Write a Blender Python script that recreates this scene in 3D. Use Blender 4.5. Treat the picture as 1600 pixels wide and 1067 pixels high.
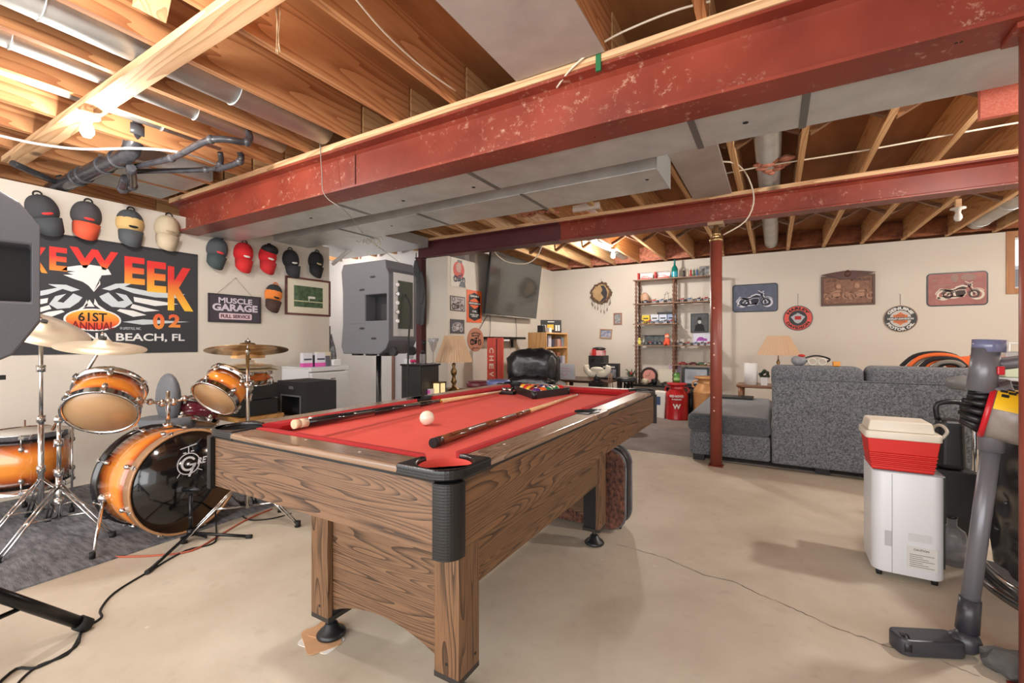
import bpy, bmesh, math, random
from mathutils import Vector, Matrix, Euler
random.seed(7)
PI = math.pi
C = bpy.context.scene.collection
S = bpy.context.scene
for o in list(bpy.data.objects): bpy.data.objects.remove(o)

# ---------------- camera ----------------
F = 700.0; CX, CY = 800.0, 533.5; CAMH = 1.12
YAW = math.atan(410/700.0); cs, sn = math.cos(YAW), math.sin(YAW)
cam = bpy.data.cameras.new('camera'); cam.sensor_width = 36; cam.lens = 36*F/1600
cam.clip_start = 0.02; cam.clip_end = 100
camo = bpy.data.objects.new('camera', cam); C.objects.link(camo)
camo.location = (0, 0, CAMH); camo.rotation_euler = (PI/2, 0, YAW); S.camera = camo

# ---------------- world, lights, exposure ----------------
W = bpy.data.worlds.new('world'); S.world = W; W.use_nodes = True
bg = W.node_tree.nodes['Background']; bg.inputs[0].default_value = (1.0, 0.97, 0.93, 1); bg.inputs[1].default_value = 1.2
S.view_settings.view_transform = 'Standard'; S.view_settings.look = 'None'
S.view_settings.gamma = 1; S.view_settings.use_curve_mapping = False
S.view_settings.exposure = 0.75
def point_light(name, loc, power, color=(1, .955, .90), r=.05):
    l = bpy.data.lights.new(name, 'POINT'); l.energy = power; l.color = color; l.shadow_soft_size = r
    o = bpy.data.objects.new(name, l); C.objects.link(o); o.location = loc; return o
BULBS = {   # bare bulbs on joists; sofa and back room ones are added fill: position, power
 'left':  ((-3.21, .93, 2.27), 60), 'far': ((-1.934, 6.08, 2.32), 95),
 'table': ((-1.75, .42, 2.28), 48), 'right': ((1.426, 3.0, 2.27), 85), 'sofa': ((2.686, 5.2, 2.3), 110),
 'alcove_fill': ((-5.714, 4.2, 2.3), 34)}
# soft fill panel added at the open end behind the camera, no known window
al = bpy.data.lights.new('rear_fill', 'AREA'); al.shape = 'RECTANGLE'; al.size = 5.5; al.size_y = 1.9; al.energy = 80; al.color = (.97, .98, 1)
alo = bpy.data.objects.new('rear_fill', al); C.objects.link(alo); alo.location = (-1.2, -2.2, 1.25); alo.rotation_euler = (PI/2, 0, 0)

# ---------------- pixel -> plane helpers ----------------
def PX(px, py, X=None, Y=None, Z=None, D=None):
    a = (px-CX)/F; b = (CY-py)/F
    dx, dy = a*cs - sn, a*sn + cs
    t = X/dx if X is not None else Y/dy if Y is not None else (Z-CAMH)/b if Z is not None else D
    return Vector((dx*t, dy*t, CAMH + b*t))

# ---------------- materials ----------------
def lin(c):
    return tuple(((v/255)/12.92 if v/255 <= .04045 else ((v/255+.055)/1.055)**2.4) for v in c)
MATS = {}
def mat(name, col, rough=.5, metal=0, noise=0, nscale=20, bump=0, bscale=60, emit=0, trans=0, coat=0, spec=.5, stretch=(1,1,1), sheen=0, col2=None, alpha=1):
    """col is sRGB 0-255; noise mixes towards col2 (or a darker tone) in object space"""
    if name in MATS: return MATS[name]
    m = bpy.data.materials.new(name); m.use_nodes = True; n = m.node_tree.nodes; L = m.node_tree.links
    b = n['Principled BSDF']; c = lin(col)
    b.inputs['Base Color'].default_value = (*c, 1); b.inputs['Roughness'].default_value = rough
    b.inputs['Metallic'].default_value = metal; b.inputs['Specular IOR Level'].default_value = spec
    if coat: b.inputs['Coat Weight'].default_value = coat; b.inputs['Coat Roughness'].default_value = .1
    if sheen: b.inputs['Sheen Weight'].default_value = sheen
    if trans: b.inputs['Transmission Weight'].default_value = trans
    if alpha < 1: b.inputs['Alpha'].default_value = alpha
    if emit:
        b.inputs['Emission Color'].default_value = (*c, 1); b.inputs['Emission Strength'].default_value = emit
    if noise or bump:
        tc = n.new('ShaderNodeTexCoord'); mp = n.new('ShaderNodeMapping'); mp.inputs['Scale'].default_value = stretch
        L.new(tc.outputs['Object'], mp.inputs[0])
    if noise:
        t = n.new('ShaderNodeTexNoise'); t.inputs['Scale'].default_value = nscale; t.inputs['Detail'].default_value = 6; t.inputs['Roughness'].default_value = .6
        L.new(mp.outputs[0], t.inputs[0])
        r = n.new('ShaderNodeMapRange'); r.inputs[1].default_value = .35; r.inputs[2].default_value = .65; r.inputs[3].default_value = 0; r.inputs[4].default_value = noise
        L.new(t.outputs[0], r.inputs[0])
        x = n.new('ShaderNodeMix'); x.data_type = 'RGBA'; x.inputs[6].default_value = (*c, 1)
        c2 = lin(col2) if col2 else tuple(v*.45 for v in c)
        x.inputs[7].default_value = (*c2, 1); L.new(r.outputs[0], x.inputs[0]); L.new(x.outputs[2], b.inputs['Base Color'])
    if bump:
        t2 = n.new('ShaderNodeTexNoise'); t2.inputs['Scale'].default_value = bscale; t2.inputs['Detail'].default_value = 4
        L.new(mp.outputs[0], t2.inputs[0])
        bp = n.new('ShaderNodeBump'); bp.inputs['Strength'].default_value = bump; bp.inputs['Distance'].default_value = .01
        L.new(t2.outputs[0], bp.inputs['Height']); L.new(bp.outputs[0], b.inputs['Normal'])
    MATS[name] = m; return m

def wood(name, light, dark, axis='Y', freq=55, nscale=3.0, squeeze=.12, rough=.45, fine=.35, coat=0, knots=0):
    """grain = contour lines of a noise stretched along the axis, plus fine pores"""
    if name in MATS: return MATS[name]
    m = bpy.data.materials.new(name); m.use_nodes = True; n = m.node_tree.nodes; L = m.node_tree.links
    b = n['Principled BSDF']; b.inputs['Roughness'].default_value = rough
    if coat: b.inputs['Coat Weight'].default_value = coat; b.inputs['Coat Roughness'].default_value = .2
    tc = n.new('ShaderNodeTexCoord'); mp = n.new('ShaderNodeMapping')
    s = [1, 1, 1]; s['XYZ'.index(axis)] = squeeze; mp.inputs['Scale'].default_value = s
    L.new(tc.outputs['Object'], mp.inputs[0])
    t = n.new('ShaderNodeTexNoise'); t.inputs['Scale'].default_value = nscale; t.inputs['Detail'].default_value = 2; t.inputs['Roughness'].default_value = .45
    L.new(mp.outputs[0], t.inputs[0])
    mu = n.new('ShaderNodeMath'); mu.operation = 'MULTIPLY'; mu.inputs[1].default_value = freq; L.new(t.outputs[0], mu.inputs[0])
    si = n.new('ShaderNodeMath'); si.operation = 'FRACT'; L.new(mu.outputs[0], si.inputs[0])
    rp = n.new('ShaderNodeValToRGB'); e = rp.color_ramp.elements
    e[0].position = 0; e[0].color = (0, 0, 0, 1); e[1].position = 1; e[1].color = (.9, .9, .9, 1)
    k = e.new(.55); k.color = (.15, .15, .15, 1)
    L.new(si.outputs[0], rp.inputs[0])
    mp2 = n.new('ShaderNodeMapping'); s2 = [1, 1, 1]; s2['XYZ'.index(axis)] = .03; mp2.inputs['Scale'].default_value = s2
    L.new(tc.outputs['Object'], mp2.inputs[0])
    t2 = n.new('ShaderNodeTexNoise'); t2.inputs['Scale'].default_value = 260; t2.inputs['Detail'].default_value = 2; L.new(mp2.outputs[0], t2.inputs[0])
    r2 = n.new('ShaderNodeMapRange'); r2.inputs[1].default_value = .5; r2.inputs[2].default_value = .75; r2.inputs[4].default_value = fine; L.new(t2.outputs[0], r2.inputs[0])
    ad = n.new('ShaderNodeMath'); ad.operation = 'ADD'; ad.use_clamp = True; L.new(rp.outputs[0], ad.inputs[0]); L.new(r2.outputs[0], ad.inputs[1])
    x = n.new('ShaderNodeMix'); x.data_type = 'RGBA'; x.inputs[6].default_value = (*lin(light), 1); x.inputs[7].default_value = (*lin(dark), 1)
    L.new(ad.outputs[0], x.inputs[0]); last = x.outputs[2]
    if knots:
        v = n.new('ShaderNodeTexVoronoi'); v.inputs['Scale'].default_value = 2.2; mk = n.new('ShaderNodeMapping'); q = [1, 1, 1]; q['XYZ'.index(axis)] = .6; mk.inputs['Scale'].default_value = q
        L.new(tc.outputs['Object'], mk.inputs[0]); L.new(mk.outputs[0], v.inputs[0])
        r3 = n.new('ShaderNodeMapRange'); r3.inputs[1].default_value = .04; r3.inputs[2].default_value = .09; r3.inputs[3].default_value = knots; r3.inputs[4].default_value = 0
        L.new(v.outputs['Distance'], r3.inputs[0])
        y = n.new('ShaderNodeMix'); y.data_type = 'RGBA'; y.inputs[7].default_value = (.05, .025, .012, 1)
        L.new(last, y.inputs[6]); L.new(r3.outputs[0], y.inputs[0]); last = y.outputs[2]
    L.new(last, b.inputs['Base Color']); MATS[name] = m; return m

# ---------------- mesh builder ----------------
def frame(d, up=(0, 0, 1)):
    d = Vector(d).normalized(); u = Vector(up)
    if abs(d.dot(u)) > .98: u = Vector((0, 1, 0))
    x = u.cross(d).normalized(); y = d.cross(x)
    return Matrix((x, y, d)).transposed()          # local z -> d
class MB:
    def __init__(s): s.bm = bmesh.new(); s.mi = 0; s.T = Matrix.Identity(4)
    def _f(s, vs, smooth=False):
        try: f = s.bm.faces.new(vs)
        except ValueError: return
        f.material_index = s.mi; f.smooth = smooth
    def v(s, p): return s.bm.verts.new(s.T @ Vector(p))
    def box(s, c, d, R=None, taper=1.0):
        c = Vector(c); P = []
        for z in (-1, 1):
            k = taper if z > 0 else 1
            for x, y in ((-1, -1), (1, -1), (1, 1), (-1, 1)):
                q = Vector((x*d[0]/2*k, y*d[1]/2*k, z*d[2]/2))
                if R is not None: q = R @ q
                P.append(s.v(c+q))
        for f in ((3, 2, 1, 0), (4, 5, 6, 7), (0, 1, 5, 4), (1, 2, 6, 5), (2, 3, 7, 6), (3, 0, 4, 7)): s._f([P[i] for i in f])
        return s
    def bx(s, x0, x1, y0, y1, z0, z1): return s.box(((x0+x1)/2, (y0+y1)/2, (z0+z1)/2), (x1-x0, y1-y0, z1-z0))
    def rbox(s, c, d, r, seg=4, axis='z', R=None):
        """box with rounded corners seen along axis"""
        w, h, t = {'z': (d[0], d[1], d[2]), 'y': (d[0], d[2], d[1]), 'x': (d[1], d[2], d[0])}[axis]
        pts = []
        for cx, cy, a0 in ((w/2-r, h/2-r, 0), (-w/2+r, h/2-r, PI/2), (-w/2+r, -h/2+r, PI), (w/2-r, -h/2+r, 1.5*PI)):
            for i in range(seg+1):
                a = a0+PI/2*i/seg; pts.append((cx+r*math.cos(a), cy+r*math.sin(a)))
        B = {'z': lambda u, v, w_: Vector((u, v, w_)), 'y': lambda u, v, w_: Vector((u, w_, v)), 'x': lambda u, v, w_: Vector((w_, u, v))}[axis]
        c = Vector(c); lo = []; hi = []
        for u, v_ in pts:
            a, b = B(u, v_, -t/2), B(u, v_, t/2)
            if R is not None: a, b = R @ a, R @ b
            lo.append(s.v(c+a)); hi.append(s.v(c+b))
        n = len(pts)
        for i in range(n): s._f([lo[i], lo[(i+1) % n], hi[(i+1) % n], hi[i]], True)
        s._f(lo[::-1]); s._f(hi); return s
    def cyl(s, a, b, r1, r2=None, seg=14, cap=True, smooth=True):
        a, b = Vector(a), Vector(b); r2 = r1 if r2 is None else r2; M = frame(b-a)
        A = []; B = []
        for i in range(seg):
            t = 2*PI*i/seg; q = M @ Vector((math.cos(t), math.sin(t), 0)); A.append(s.v(a+q*r1)); B.append(s.v(b+q*r2))
        for i in range(seg): s._f([A[i], A[(i+1) % seg], B[(i+1) % seg], B[i]], smooth)
        if cap: s._f(A[::-1]); s._f(B)
        return s
    def lathe(s, prof, o=(0, 0, 0), d=(0, 0, 1), seg=20, cap=True, sx=1, sy=1, a0=0, a1=2*PI):
        M = frame(d); o = Vector(o); rings = []; full = abs(a1-a0-2*PI) < 1e-4; k = seg if full else seg+1
        for r, z in prof:
            rings.append([s.v(o + M @ Vector((r*sx*math.cos(a0+(a1-a0)*i/seg), r*sy*math.sin(a0+(a1-a0)*i/seg), z))) for i in range(k)])
        for q in range(len(rings)-1):
            A, B = rings[q], rings[q+1]
            for i in range(seg):
                j = (i+1) % k; s._f([A[i], A[j], B[j], B[i]], True)
        if cap and full: s._f(rings[0][::-1]); s._f(rings[-1])
        return s
    def ball(s, c, r, seg=14, sx=1, sy=1, sz=1, R=None):
        c = Vector(c); n = max(6, seg//2); rings = []
        for q in range(1, n):
            ph = PI*q/n; row = []
            for i in range(seg):
                t = 2*PI*i/seg; p = Vector((r*sx*math.sin(ph)*math.cos(t), r*sy*math.sin(ph)*math.sin(t), -r*sz*math.cos(ph)))
                if R is not None: p = R @ p
                row.append(s.v(c+p))
            rings.append(row)
        e = Vector((0, 0, r*sz)); e = R @ e if R is not None else e
        lo, hi = s.v(c-e), s.v(c+e)
        for i in range(seg):
            j = (i+1) % seg; s._f([lo, rings[0][j], rings[0][i]], True); s._f([hi, rings[-1][i], rings[-1][j]], True)
            for q in range(len(rings)-1): s._f([rings[q][i], rings[q][j], rings[q+1][j], rings[q+1][i]], True)
        return s
    def torus(s, c, R_, r, d=(0, 0, 1), seg=28, ts=8, a0=0, a1=2*PI, sy=1):
        M = frame(d); c = Vector(c); full = abs(a1-a0-2*PI) < 1e-4; k = seg if full else seg+1; rings = []
        for i in range(k):
            t = a0+(a1-a0)*i/seg
            rings.append([s.v(c + M @ Vector(((R_+r*math.cos(2*PI*j/ts))*math.cos(t), (R_*sy+r*math.cos(2*PI*j/ts))*math.sin(t), r*math.sin(2*PI*j/ts)))) for j in range(ts)])
        for i in range(seg):
            A, B = rings[i], rings[(i+1) % k]
            for j in range(ts): s._f([A[j], B[j], B[(j+1) % ts], A[(j+1) % ts]], True)
        if not full: s._f(rings[0]); s._f(rings[-1][::-1])
        return s
    def tube(s, pts, r, seg=8, sub=4):
        P = [Vector(p) for p in pts]
        if sub > 1 and len(P) > 2:
            Q = []
            for i in range(len(P)-1):
                p0, p1, p2, p3 = P[max(i-1, 0)], P[i], P[i+1], P[min(i+2, len(P)-1)]
                for k in range(sub):
                    t = k/sub; Q.append(.5*((2*p1)+(p2-p0)*t+(2*p0-5*p1+4*p2-p3)*t*t+(-p0+3*p1-3*p2+p3)*t**3))
            Q.append(P[-1]); P = Q
        up = Vector((0, 0, 1)); rings = []; prev = None
        for i, p in enumerate(P):
            d = (P[min(i+1, len(P)-1)]-P[max(i-1, 0)]).normalized()
            if prev is None: M = frame(d); xx = M.col[0].copy()
            else:
                xx = prev-d*prev.dot(d)
                xx = xx.normalized() if xx.length > 1e-5 else frame(d).col[0].copy()
            prev = xx; yy = d.cross(xx)
            rr = r[min(int(i*len(r)/len(P)), len(r)-1)] if isinstance(r, (list, tuple)) else r
            rings.append([s.v(p+rr*(xx*math.cos(2*PI*j/seg)+yy*math.sin(2*PI*j/seg))) for j in range(seg)])
        for A, B in zip(rings, rings[1:]):
            for j in range(seg): s._f([A[j], A[(j+1) % seg], B[(j+1) % seg], B[j]], True)
        s._f(rings[0][::-1]); s._f(rings[-1]); return s
    def prism(s, pts, t, M=None, z0=0):
        """polygon in local xy extruded z0..z0+t, then M"""
        M = M or Matrix.Identity(4)
        A = [s.v(M @ Vector((x, y, z0))) for x, y in pts]; B = [s.v(M @ Vector((x, y, z0+t))) for x, y in pts]; n = len(pts)
        for i in range(n): s._f([A[i], A[(i+1) % n], B[(i+1) % n], B[i]])
        s._f(A[::-1]); s._f(B); return s
    def wp(s, pts, y0=0, t=.002): return s.prism(pts, t, WL, -y0)
    def wrect(s, x0, x1, z0, z1, y0=0, t=.002): return s.wp([(x0, z0), (x1, z0), (x1, z1), (x0, z1)], y0, t)
    def wdisc(s, x, z, r, y0=0, t=.002, n=28, ry=None):
        return s.wp([(x+r*math.cos(2*PI*i/n), z+(ry or r)*math.sin(2*PI*i/n)) for i in range(n)], y0, t)
    def wring(s, x, z, r0, r1, y0=0, t=.002, n=36, a0=0, a1=2*PI, k=1):
        for i in range(n):
            a, b = a0+(a1-a0)*i/n, a0+(a1-a0)*(i+1)/n
            s.wp([(x+r0*math.cos(a), z+r0*k*math.sin(a)), (x+r1*math.cos(a), z+r1*k*math.sin(a)), (x+r1*math.cos(b), z+r1*k*math.sin(b)), (x+r0*math.cos(b), z+r0*k*math.sin(b))], y0, t)
        return s
    def wline(s, pts, w, y0=0, t=.002):
        for (x0, z0), (x1, z1) in zip(pts, pts[1:]):
            l = math.hypot(x1-x0, z1-z0) or 1; nx, nz = -(z1-z0)/l*w/2, (x1-x0)/l*w/2
            s.wp([(x0-nx, z0-nz), (x1-nx, z1-nz), (x1+nx, z1+nz), (x0+nx, z0+nz)], y0, t)
        return s
    def text(s, txt, size, M=None, fn=None, off=0, ext=.001, align='CENTER', width=None, height=None, shear=0):
        c = bpy.data.curves.new('t', 'FONT'); c.body = txt; c.size = size; c.align_x = align; c.align_y = 'CENTER'; c.extrude = ext; c.offset = off; c.shear = shear
        c.resolution_u = 3
        o = bpy.data.objects.new('t', c); C.objects.link(o); me = bpy.data.meshes.new_from_object(o)
        bpy.data.objects.remove(o); bpy.data.curves.remove(c)
        vs = [v.co.copy() for v in me.vertices]
        if vs and (width or height):
            x0, x1 = min(v.x for v in vs), max(v.x for v in vs); y0, y1 = min(v.y for v in vs), max(v.y for v in vs)
            for v in vs:
                if width: v.x = (v.x-(x0+x1)/2)*width/(x1-x0)
                if height: v.y = (v.y-(y0+y1)/2)*height/(y1-y0)
        M = WL if M is None else M
        V = []
        for v in vs:
            x, y = (v.x, v.y) if fn is None else fn(v.x, v.y)
            V.append(s.v(M @ Vector((x, y, v.z))))
        for p in me.polygons:
            try: s._f([V[i] for i in p.vertices])
            except Exception: pass
        bpy.data.meshes.remove(me); return s
    def done(s, name, m, parent=None, bevel=0, sub=0, seg=2, smooth=None, loc=None):
        me = bpy.data.meshes.new(name)
        if loc is None and parent is None and len(s.bm.verts):
            xs = [v.co for v in s.bm.verts]
            loc = Vector(((min(v.x for v in xs)+max(v.x for v in xs))/2, (min(v.y for v in xs)+max(v.y for v in xs))/2, min(v.z for v in xs)))
            bmesh.ops.translate(s.bm, verts=s.bm.verts, vec=-loc)
        bmesh.ops.recalc_face_normals(s.bm, faces=s.bm.faces)
        if smooth is not None:
            for f in s.bm.faces: f.smooth = smooth
        s.bm.to_mesh(me); s.bm.free()
        for x in (m if isinstance(m, (list, tuple)) else [m]): me.materials.append(x)
        o = bpy.data.objects.new(name, me); C.objects.link(o); o.parent = parent
        if loc is not None: o.location = loc
        if bevel:
            b = o.modifiers.new('b', 'BEVEL'); b.width = bevel; b.segments = seg; b.limit_method = 'ANGLE'; b.angle_limit = .6
        if sub:
            b = o.modifiers.new('s', 'SUBSURF'); b.levels = sub; b.render_levels = sub
        return o
WL = Matrix(((1, 0, 0, 0), (0, 0, -1, 0), (0, 1, 0, 0), (0, 0, 0, 1)))      # xy drawing -> wall-local (x, z), facing -y
def arc_text(R, a0=PI/2, up=True):
    """bend a line of text round a circle: up=True over the top, False under the bottom"""
    if up: return lambda x, y: ((R+y)*math.cos(a0-x/R), (R+y)*math.sin(a0-x/R))
    return lambda x, y: ((R-y)*math.cos(-PI/2+x/R), (R-y)*math.sin(-PI/2+x/R))
def tag(o, label, cat, group=None):
    o['label'] = label; o['category'] = cat
    if group: o['group'] = group
    return o
def thing(name, label, cat, loc=(0, 0, 0), rotz=0, group=None):
    o = bpy.data.objects.new(name, None); C.objects.link(o); o.empty_display_size = .05
    o.location = loc; o.rotation_euler = (0, 0, rotz); return tag(o, label, cat, group)
def struct(o): o['kind'] = 'structure'; return o
def copy_tree(o, parent=None):
    c = o.copy(); C.objects.link(c); c.parent = parent
    for ch in o.children: copy_tree(ch, c)
    return c
def dup(o, loc, rotz=0, label=None, group=None, scale=None):
    c = copy_tree(o); c.location = loc; c.rotation_euler = (0, 0, rotz)
    if label: c['label'] = label
    if group: c['group'] = group
    if scale: c.scale = (scale, scale, scale)
    return c
def wallrect(x0, y0, x1, y1, **k):
    """photo rectangle on a wall plane -> bottom-centre point, width, height"""
    a, b = PX(x0, (y0+y1)/2, **k), PX(x1, (y0+y1)/2, **k); m = (x0+x1)/2
    t, u = PX(m, y0, **k), PX(m, y1, **k)
    return Vector(((a.x+b.x)/2, (a.y+b.y)/2, u.z)), (b-a).length, t.z-u.z

# ---------------- shared materials ----------------
WALL = mat('wall_paint', (212, 204, 192), .85, noise=.12, nscale=1.3, col2=(196, 184, 168), bump=.08, bscale=90)
WALLW = mat('white_wall_paint', (226, 226, 228), .8, noise=.1, nscale=2, bump=.05)
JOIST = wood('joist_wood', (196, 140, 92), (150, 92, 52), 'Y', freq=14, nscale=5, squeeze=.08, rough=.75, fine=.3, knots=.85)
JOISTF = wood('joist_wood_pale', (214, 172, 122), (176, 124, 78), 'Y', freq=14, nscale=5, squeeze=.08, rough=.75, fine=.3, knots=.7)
BOARDX = wood('board_wood', (222, 184, 140), (178, 130, 88), 'X', freq=12, nscale=5, squeeze=.08, rough=.75, fine=.35, knots=.8)
PLY = mat('subfloor_plywood', (158, 104, 58), .8, noise=.6, nscale=6, col2=(110, 66, 32), stretch=(1, .2, 1))
GALV = mat('galvanised_steel', (204, 206, 204), .42, metal=.5, noise=.35, nscale=5, col2=(140, 142, 142), bump=.12, bscale=14)
CHROME = mat('chrome', (215, 215, 215), .12, metal=1)
BLACKP = mat('black_plastic', (28, 29, 31), .38, noise=.2, nscale=30)
BLACKM = mat('black_metal', (24, 24, 26), .32, metal=.3)
RUB = mat('black_rubber', (18, 18, 18), .7)
WHITEP = mat('white_plastic', (222, 223, 224), .4)
PAPER = mat('paper', (226, 222, 214), .8)
BLACKFLAT = mat('black_ink', (22, 21, 22), .7)
WHITEINK = mat('white_ink', (228, 226, 220), .7)
OR = mat('orange_ink', (222, 98, 44), .6)
REDINK = mat('red_ink', (190, 36, 34), .6)
# ================= THE SETTING =================
def concrete():
    m = bpy.data.materials.new('concrete_floor'); m.use_nodes = True; n = m.node_tree.nodes; L = m.node_tree.links; b = n['Principled BSDF']
    b.inputs['Roughness'].default_value = .55; b.inputs['Specular IOR Level'].default_value = .35
    tc = n.new('ShaderNodeTexCoord'); t = n.new('ShaderNodeTexNoise'); t.inputs['Scale'].default_value = 1.6; t.inputs['Detail'].default_value = 9; t.inputs['Roughness'].default_value = .62
    L.new(tc.outputs['Object'], t.inputs[0]); r = n.new('ShaderNodeValToRGB'); e = r.color_ramp.elements
    e[0].position = .3; e[0].color = (*lin((182, 168, 148)), 1); e[1].position = .68; e[1].color = (*lin((208, 198, 180)), 1)
    L.new(t.outputs[0], r.inputs[0])
    t3 = n.new('ShaderNodeTexNoise'); t3.inputs['Scale'].default_value = 14; t3.inputs['Detail'].default_value = 5; L.new(tc.outputs['Object'], t3.inputs[0])
    r3 = n.new('ShaderNodeMapRange'); r3.inputs[1].default_value = .6; r3.inputs[2].default_value = .8; r3.inputs[4].default_value = .22; L.new(t3.outputs[0], r3.inputs[0])
    x = n.new('ShaderNodeMix'); x.data_type = 'RGBA'; x.inputs[7].default_value = (*lin((140, 118, 96)), 1); L.new(r.outputs[0], x.inputs[6]); L.new(r3.outputs[0], x.inputs[0])
    t4 = n.new('ShaderNodeTexVoronoi'); t4.inputs['Scale'].default_value = 3.1; L.new(tc.outputs['Object'], t4.inputs[0])
    r4 = n.new('ShaderNodeMapRange'); r4.inputs[1].default_value = .015; r4.inputs[2].default_value = .03; r4.inputs[3].default_value = .6; r4.inputs[4].default_value = 0; L.new(t4.outputs['Distance'], r4.inputs[0])
    x2 = n.new('ShaderNodeMix'); x2.data_type = 'RGBA'; x2.inputs[7].default_value = (*lin((226, 218, 204)), 1); L.new(x.outputs[2], x2.inputs[6]); L.new(r4.outputs[0], x2.inputs[0])
    L.new(x2.outputs[2], b.inputs['Base Color'])
    bp = n.new('ShaderNodeBump'); bp.inputs['Strength'].default_value = .12; L.new(t3.outputs[0], bp.inputs['Height']); L.new(bp.outputs[0], b.inputs['Normal'])
    return m
floor = struct(MB().bx(-6.9, 3.6, -1.6, 7.65, -.1, 0).done('floor', concrete()))
def flat_strip(pts, ws, z=.0008):
    mb = MB(); L_, R_ = [], []
    for i, p in enumerate(pts):
        d = (pts[min(i+1, len(pts)-1)]-pts[max(i-1, 0)]); d.z = 0; d.normalize(); n = Vector((-d.y, d.x, 0)); w = ws[i]
        L_.append(mb.v((p.x+n.x*w, p.y+n.y*w, z))); R_.append(mb.v((p.x-n.x*w, p.y-n.y*w, z)))
    for i in range(len(pts)-1): mb._f([L_[i], L_[i+1], R_[i+1], R_[i]])
    return mb
def crack(cp, wmax):
    P = [PX(x, y, Z=0) for x, y in cp]; Q = []
    for a, b in zip(P, P[1:]):
        for k in range(8):
            q = a.lerp(b, k/8); Q.append(q+Vector((random.uniform(-.006, .006), random.uniform(-.006, .006), 0)))
    c = flat_strip(Q, [random.uniform(.25, 1)*wmax for _ in Q]).done('crack', mat('crack_dark', (60, 48, 38), .9), floor, loc=(0, 0, 0))
    c.location = -floor.location; return c
crack([(965, 850), (1040, 872), (1100, 898), (1150, 910), (1188, 930), (1235, 948), (1290, 975), (1330, 990), (1390, 1010), (1430, 1020)], .0022)
crack([(1410, 1005), (1470, 1032), (1540, 1062)], .0016)
# walls
XL = -4.66; YF = 7.55; XT = -3.55
struct(MB().bx(XL-.11, XL, -1.6, 3.57, 0, 2.26).done('wall_left', WALL))
struct(MB().bx(-6.9, XT-.1, 4.96, 5.06, 0, 2.665).done('wall_alcove', WALLW))
struct(MB().bx(-6.9, -6.8, -1.6, 5.0, 0, 2.665).done('wall_utility', WALLW))
struct(MB().bx(XT-.1, XT, 5.06, YF+.1, 0, 2.42).done('wall_media', WALL))
struct(MB().bx(XT-.30, -3.5, 4.40, 5.06, 0, 2.185).done('wall_pier', WALL))
wb = MB(); wb.bx(XT-.1, 2.37, YF, YF+.12, 0, 2.42); wb.bx(2.37, 3.5, YF, YF+.12, 0, 1.68)
struct(wb.done('wall_back', WALL))
struct(MB().bx(3.5, 3.6, -1.6, YF+.12, 0, 2.665).done('wall_right', WALL))
struct(MB().bx(XT-.2, 3.5, YF+.13, YF+.2, 2.425, 2.665).done('trim_1', mat('rim_board', (122, 74, 44), .85, noise=.7, nscale=9, col2=(70, 38, 22))))
struct(MB().bx(-6.9, 3.6, -1.6, YF+.2, 2.665, 2.70).done('ceiling', PLY))
# window in the back wall
win = MB(); z0, z1 = 1.68, 2.42
for a in ((2.37, 2.44, z0, z1), (3.43, 3.5, z0, z1), (2.44, 3.43, z0, z0+.065), (2.44, 3.43, z1-.065, z1)): win.bx(a[0], a[1], YF-.02, YF+.12, a[2], a[3])
w1 = struct(win.done('window_1', wood('pine_trim', (184, 128, 74), (150, 96, 50), 'Z', freq=10, rough=.5)))
def wchild(mb, name, m):
    o = mb.done(name, m, w1, loc=(0, 0, 0)); o.location = -w1.location; return o
g = MB(); 
for a in ((2.44, 2.47, z0+.065, z1-.065), (2.47, 3.43, z0+.065, z0+.09), (2.47, 3.43, z1-.09, z1-.065), (2.88, 2.91, z0+.09, z1-.09)): g.bx(a[0], a[1], YF+.07, YF+.1, a[2], a[3])
wchild(g, 'sash', WHITEP)
wchild(MB().bx(2.45, 3.43, YF+.08, YF+.085, z0+.07, z1-.07), 'pane', mat('window_glass', (240, 245, 250), .02, trans=1, alpha=.25))
struct(MB().bx(2.2, 3.6, YF+.75, YF+.8, 1.5, 2.1).done('trim_2', mat('window_well_steel', (120, 124, 130), .5, metal=.6)))

# ---- floor joists ----
XJ = [.166+.42*k for k in range(-17, 8)]
first = None
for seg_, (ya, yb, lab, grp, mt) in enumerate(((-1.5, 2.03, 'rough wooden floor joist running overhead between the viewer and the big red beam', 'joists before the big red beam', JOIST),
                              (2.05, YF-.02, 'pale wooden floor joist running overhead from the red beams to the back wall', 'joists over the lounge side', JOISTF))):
    first = None
    for i, x in enumerate(XJ):
        if seg_ == 0 and x > 3.2: continue
        if seg_ == 1 and x < -5: yb2 = 4.9
        if first is None or (seg_ == 1 and i % 3 == 0 and x > -5 and not first.get('long')):
            yb_ = yb if not (seg_ == 1 and x < -3.7) else 4.9
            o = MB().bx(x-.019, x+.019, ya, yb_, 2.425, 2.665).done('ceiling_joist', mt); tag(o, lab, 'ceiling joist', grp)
            o.location.z = 2.425; first = o
            if yb_ == yb: o['long'] = 1
            base = x; continue
        yb_ = yb if not (seg_ == 1 and x < -3.7) else 4.9
        if yb_ == yb and seg_ == 1 and not first.get('long'):
            o = MB().bx(x-.019, x+.019, ya, yb_, 2.425, 2.665).done('ceiling_joist', mt); tag(o, lab, 'ceiling joist', grp); o['long'] = 1; first = o; continue
        o = first.copy(); C.objects.link(o); o.location.x = x
for o in C.objects:
    if o.get('long'): del o['long']
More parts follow.
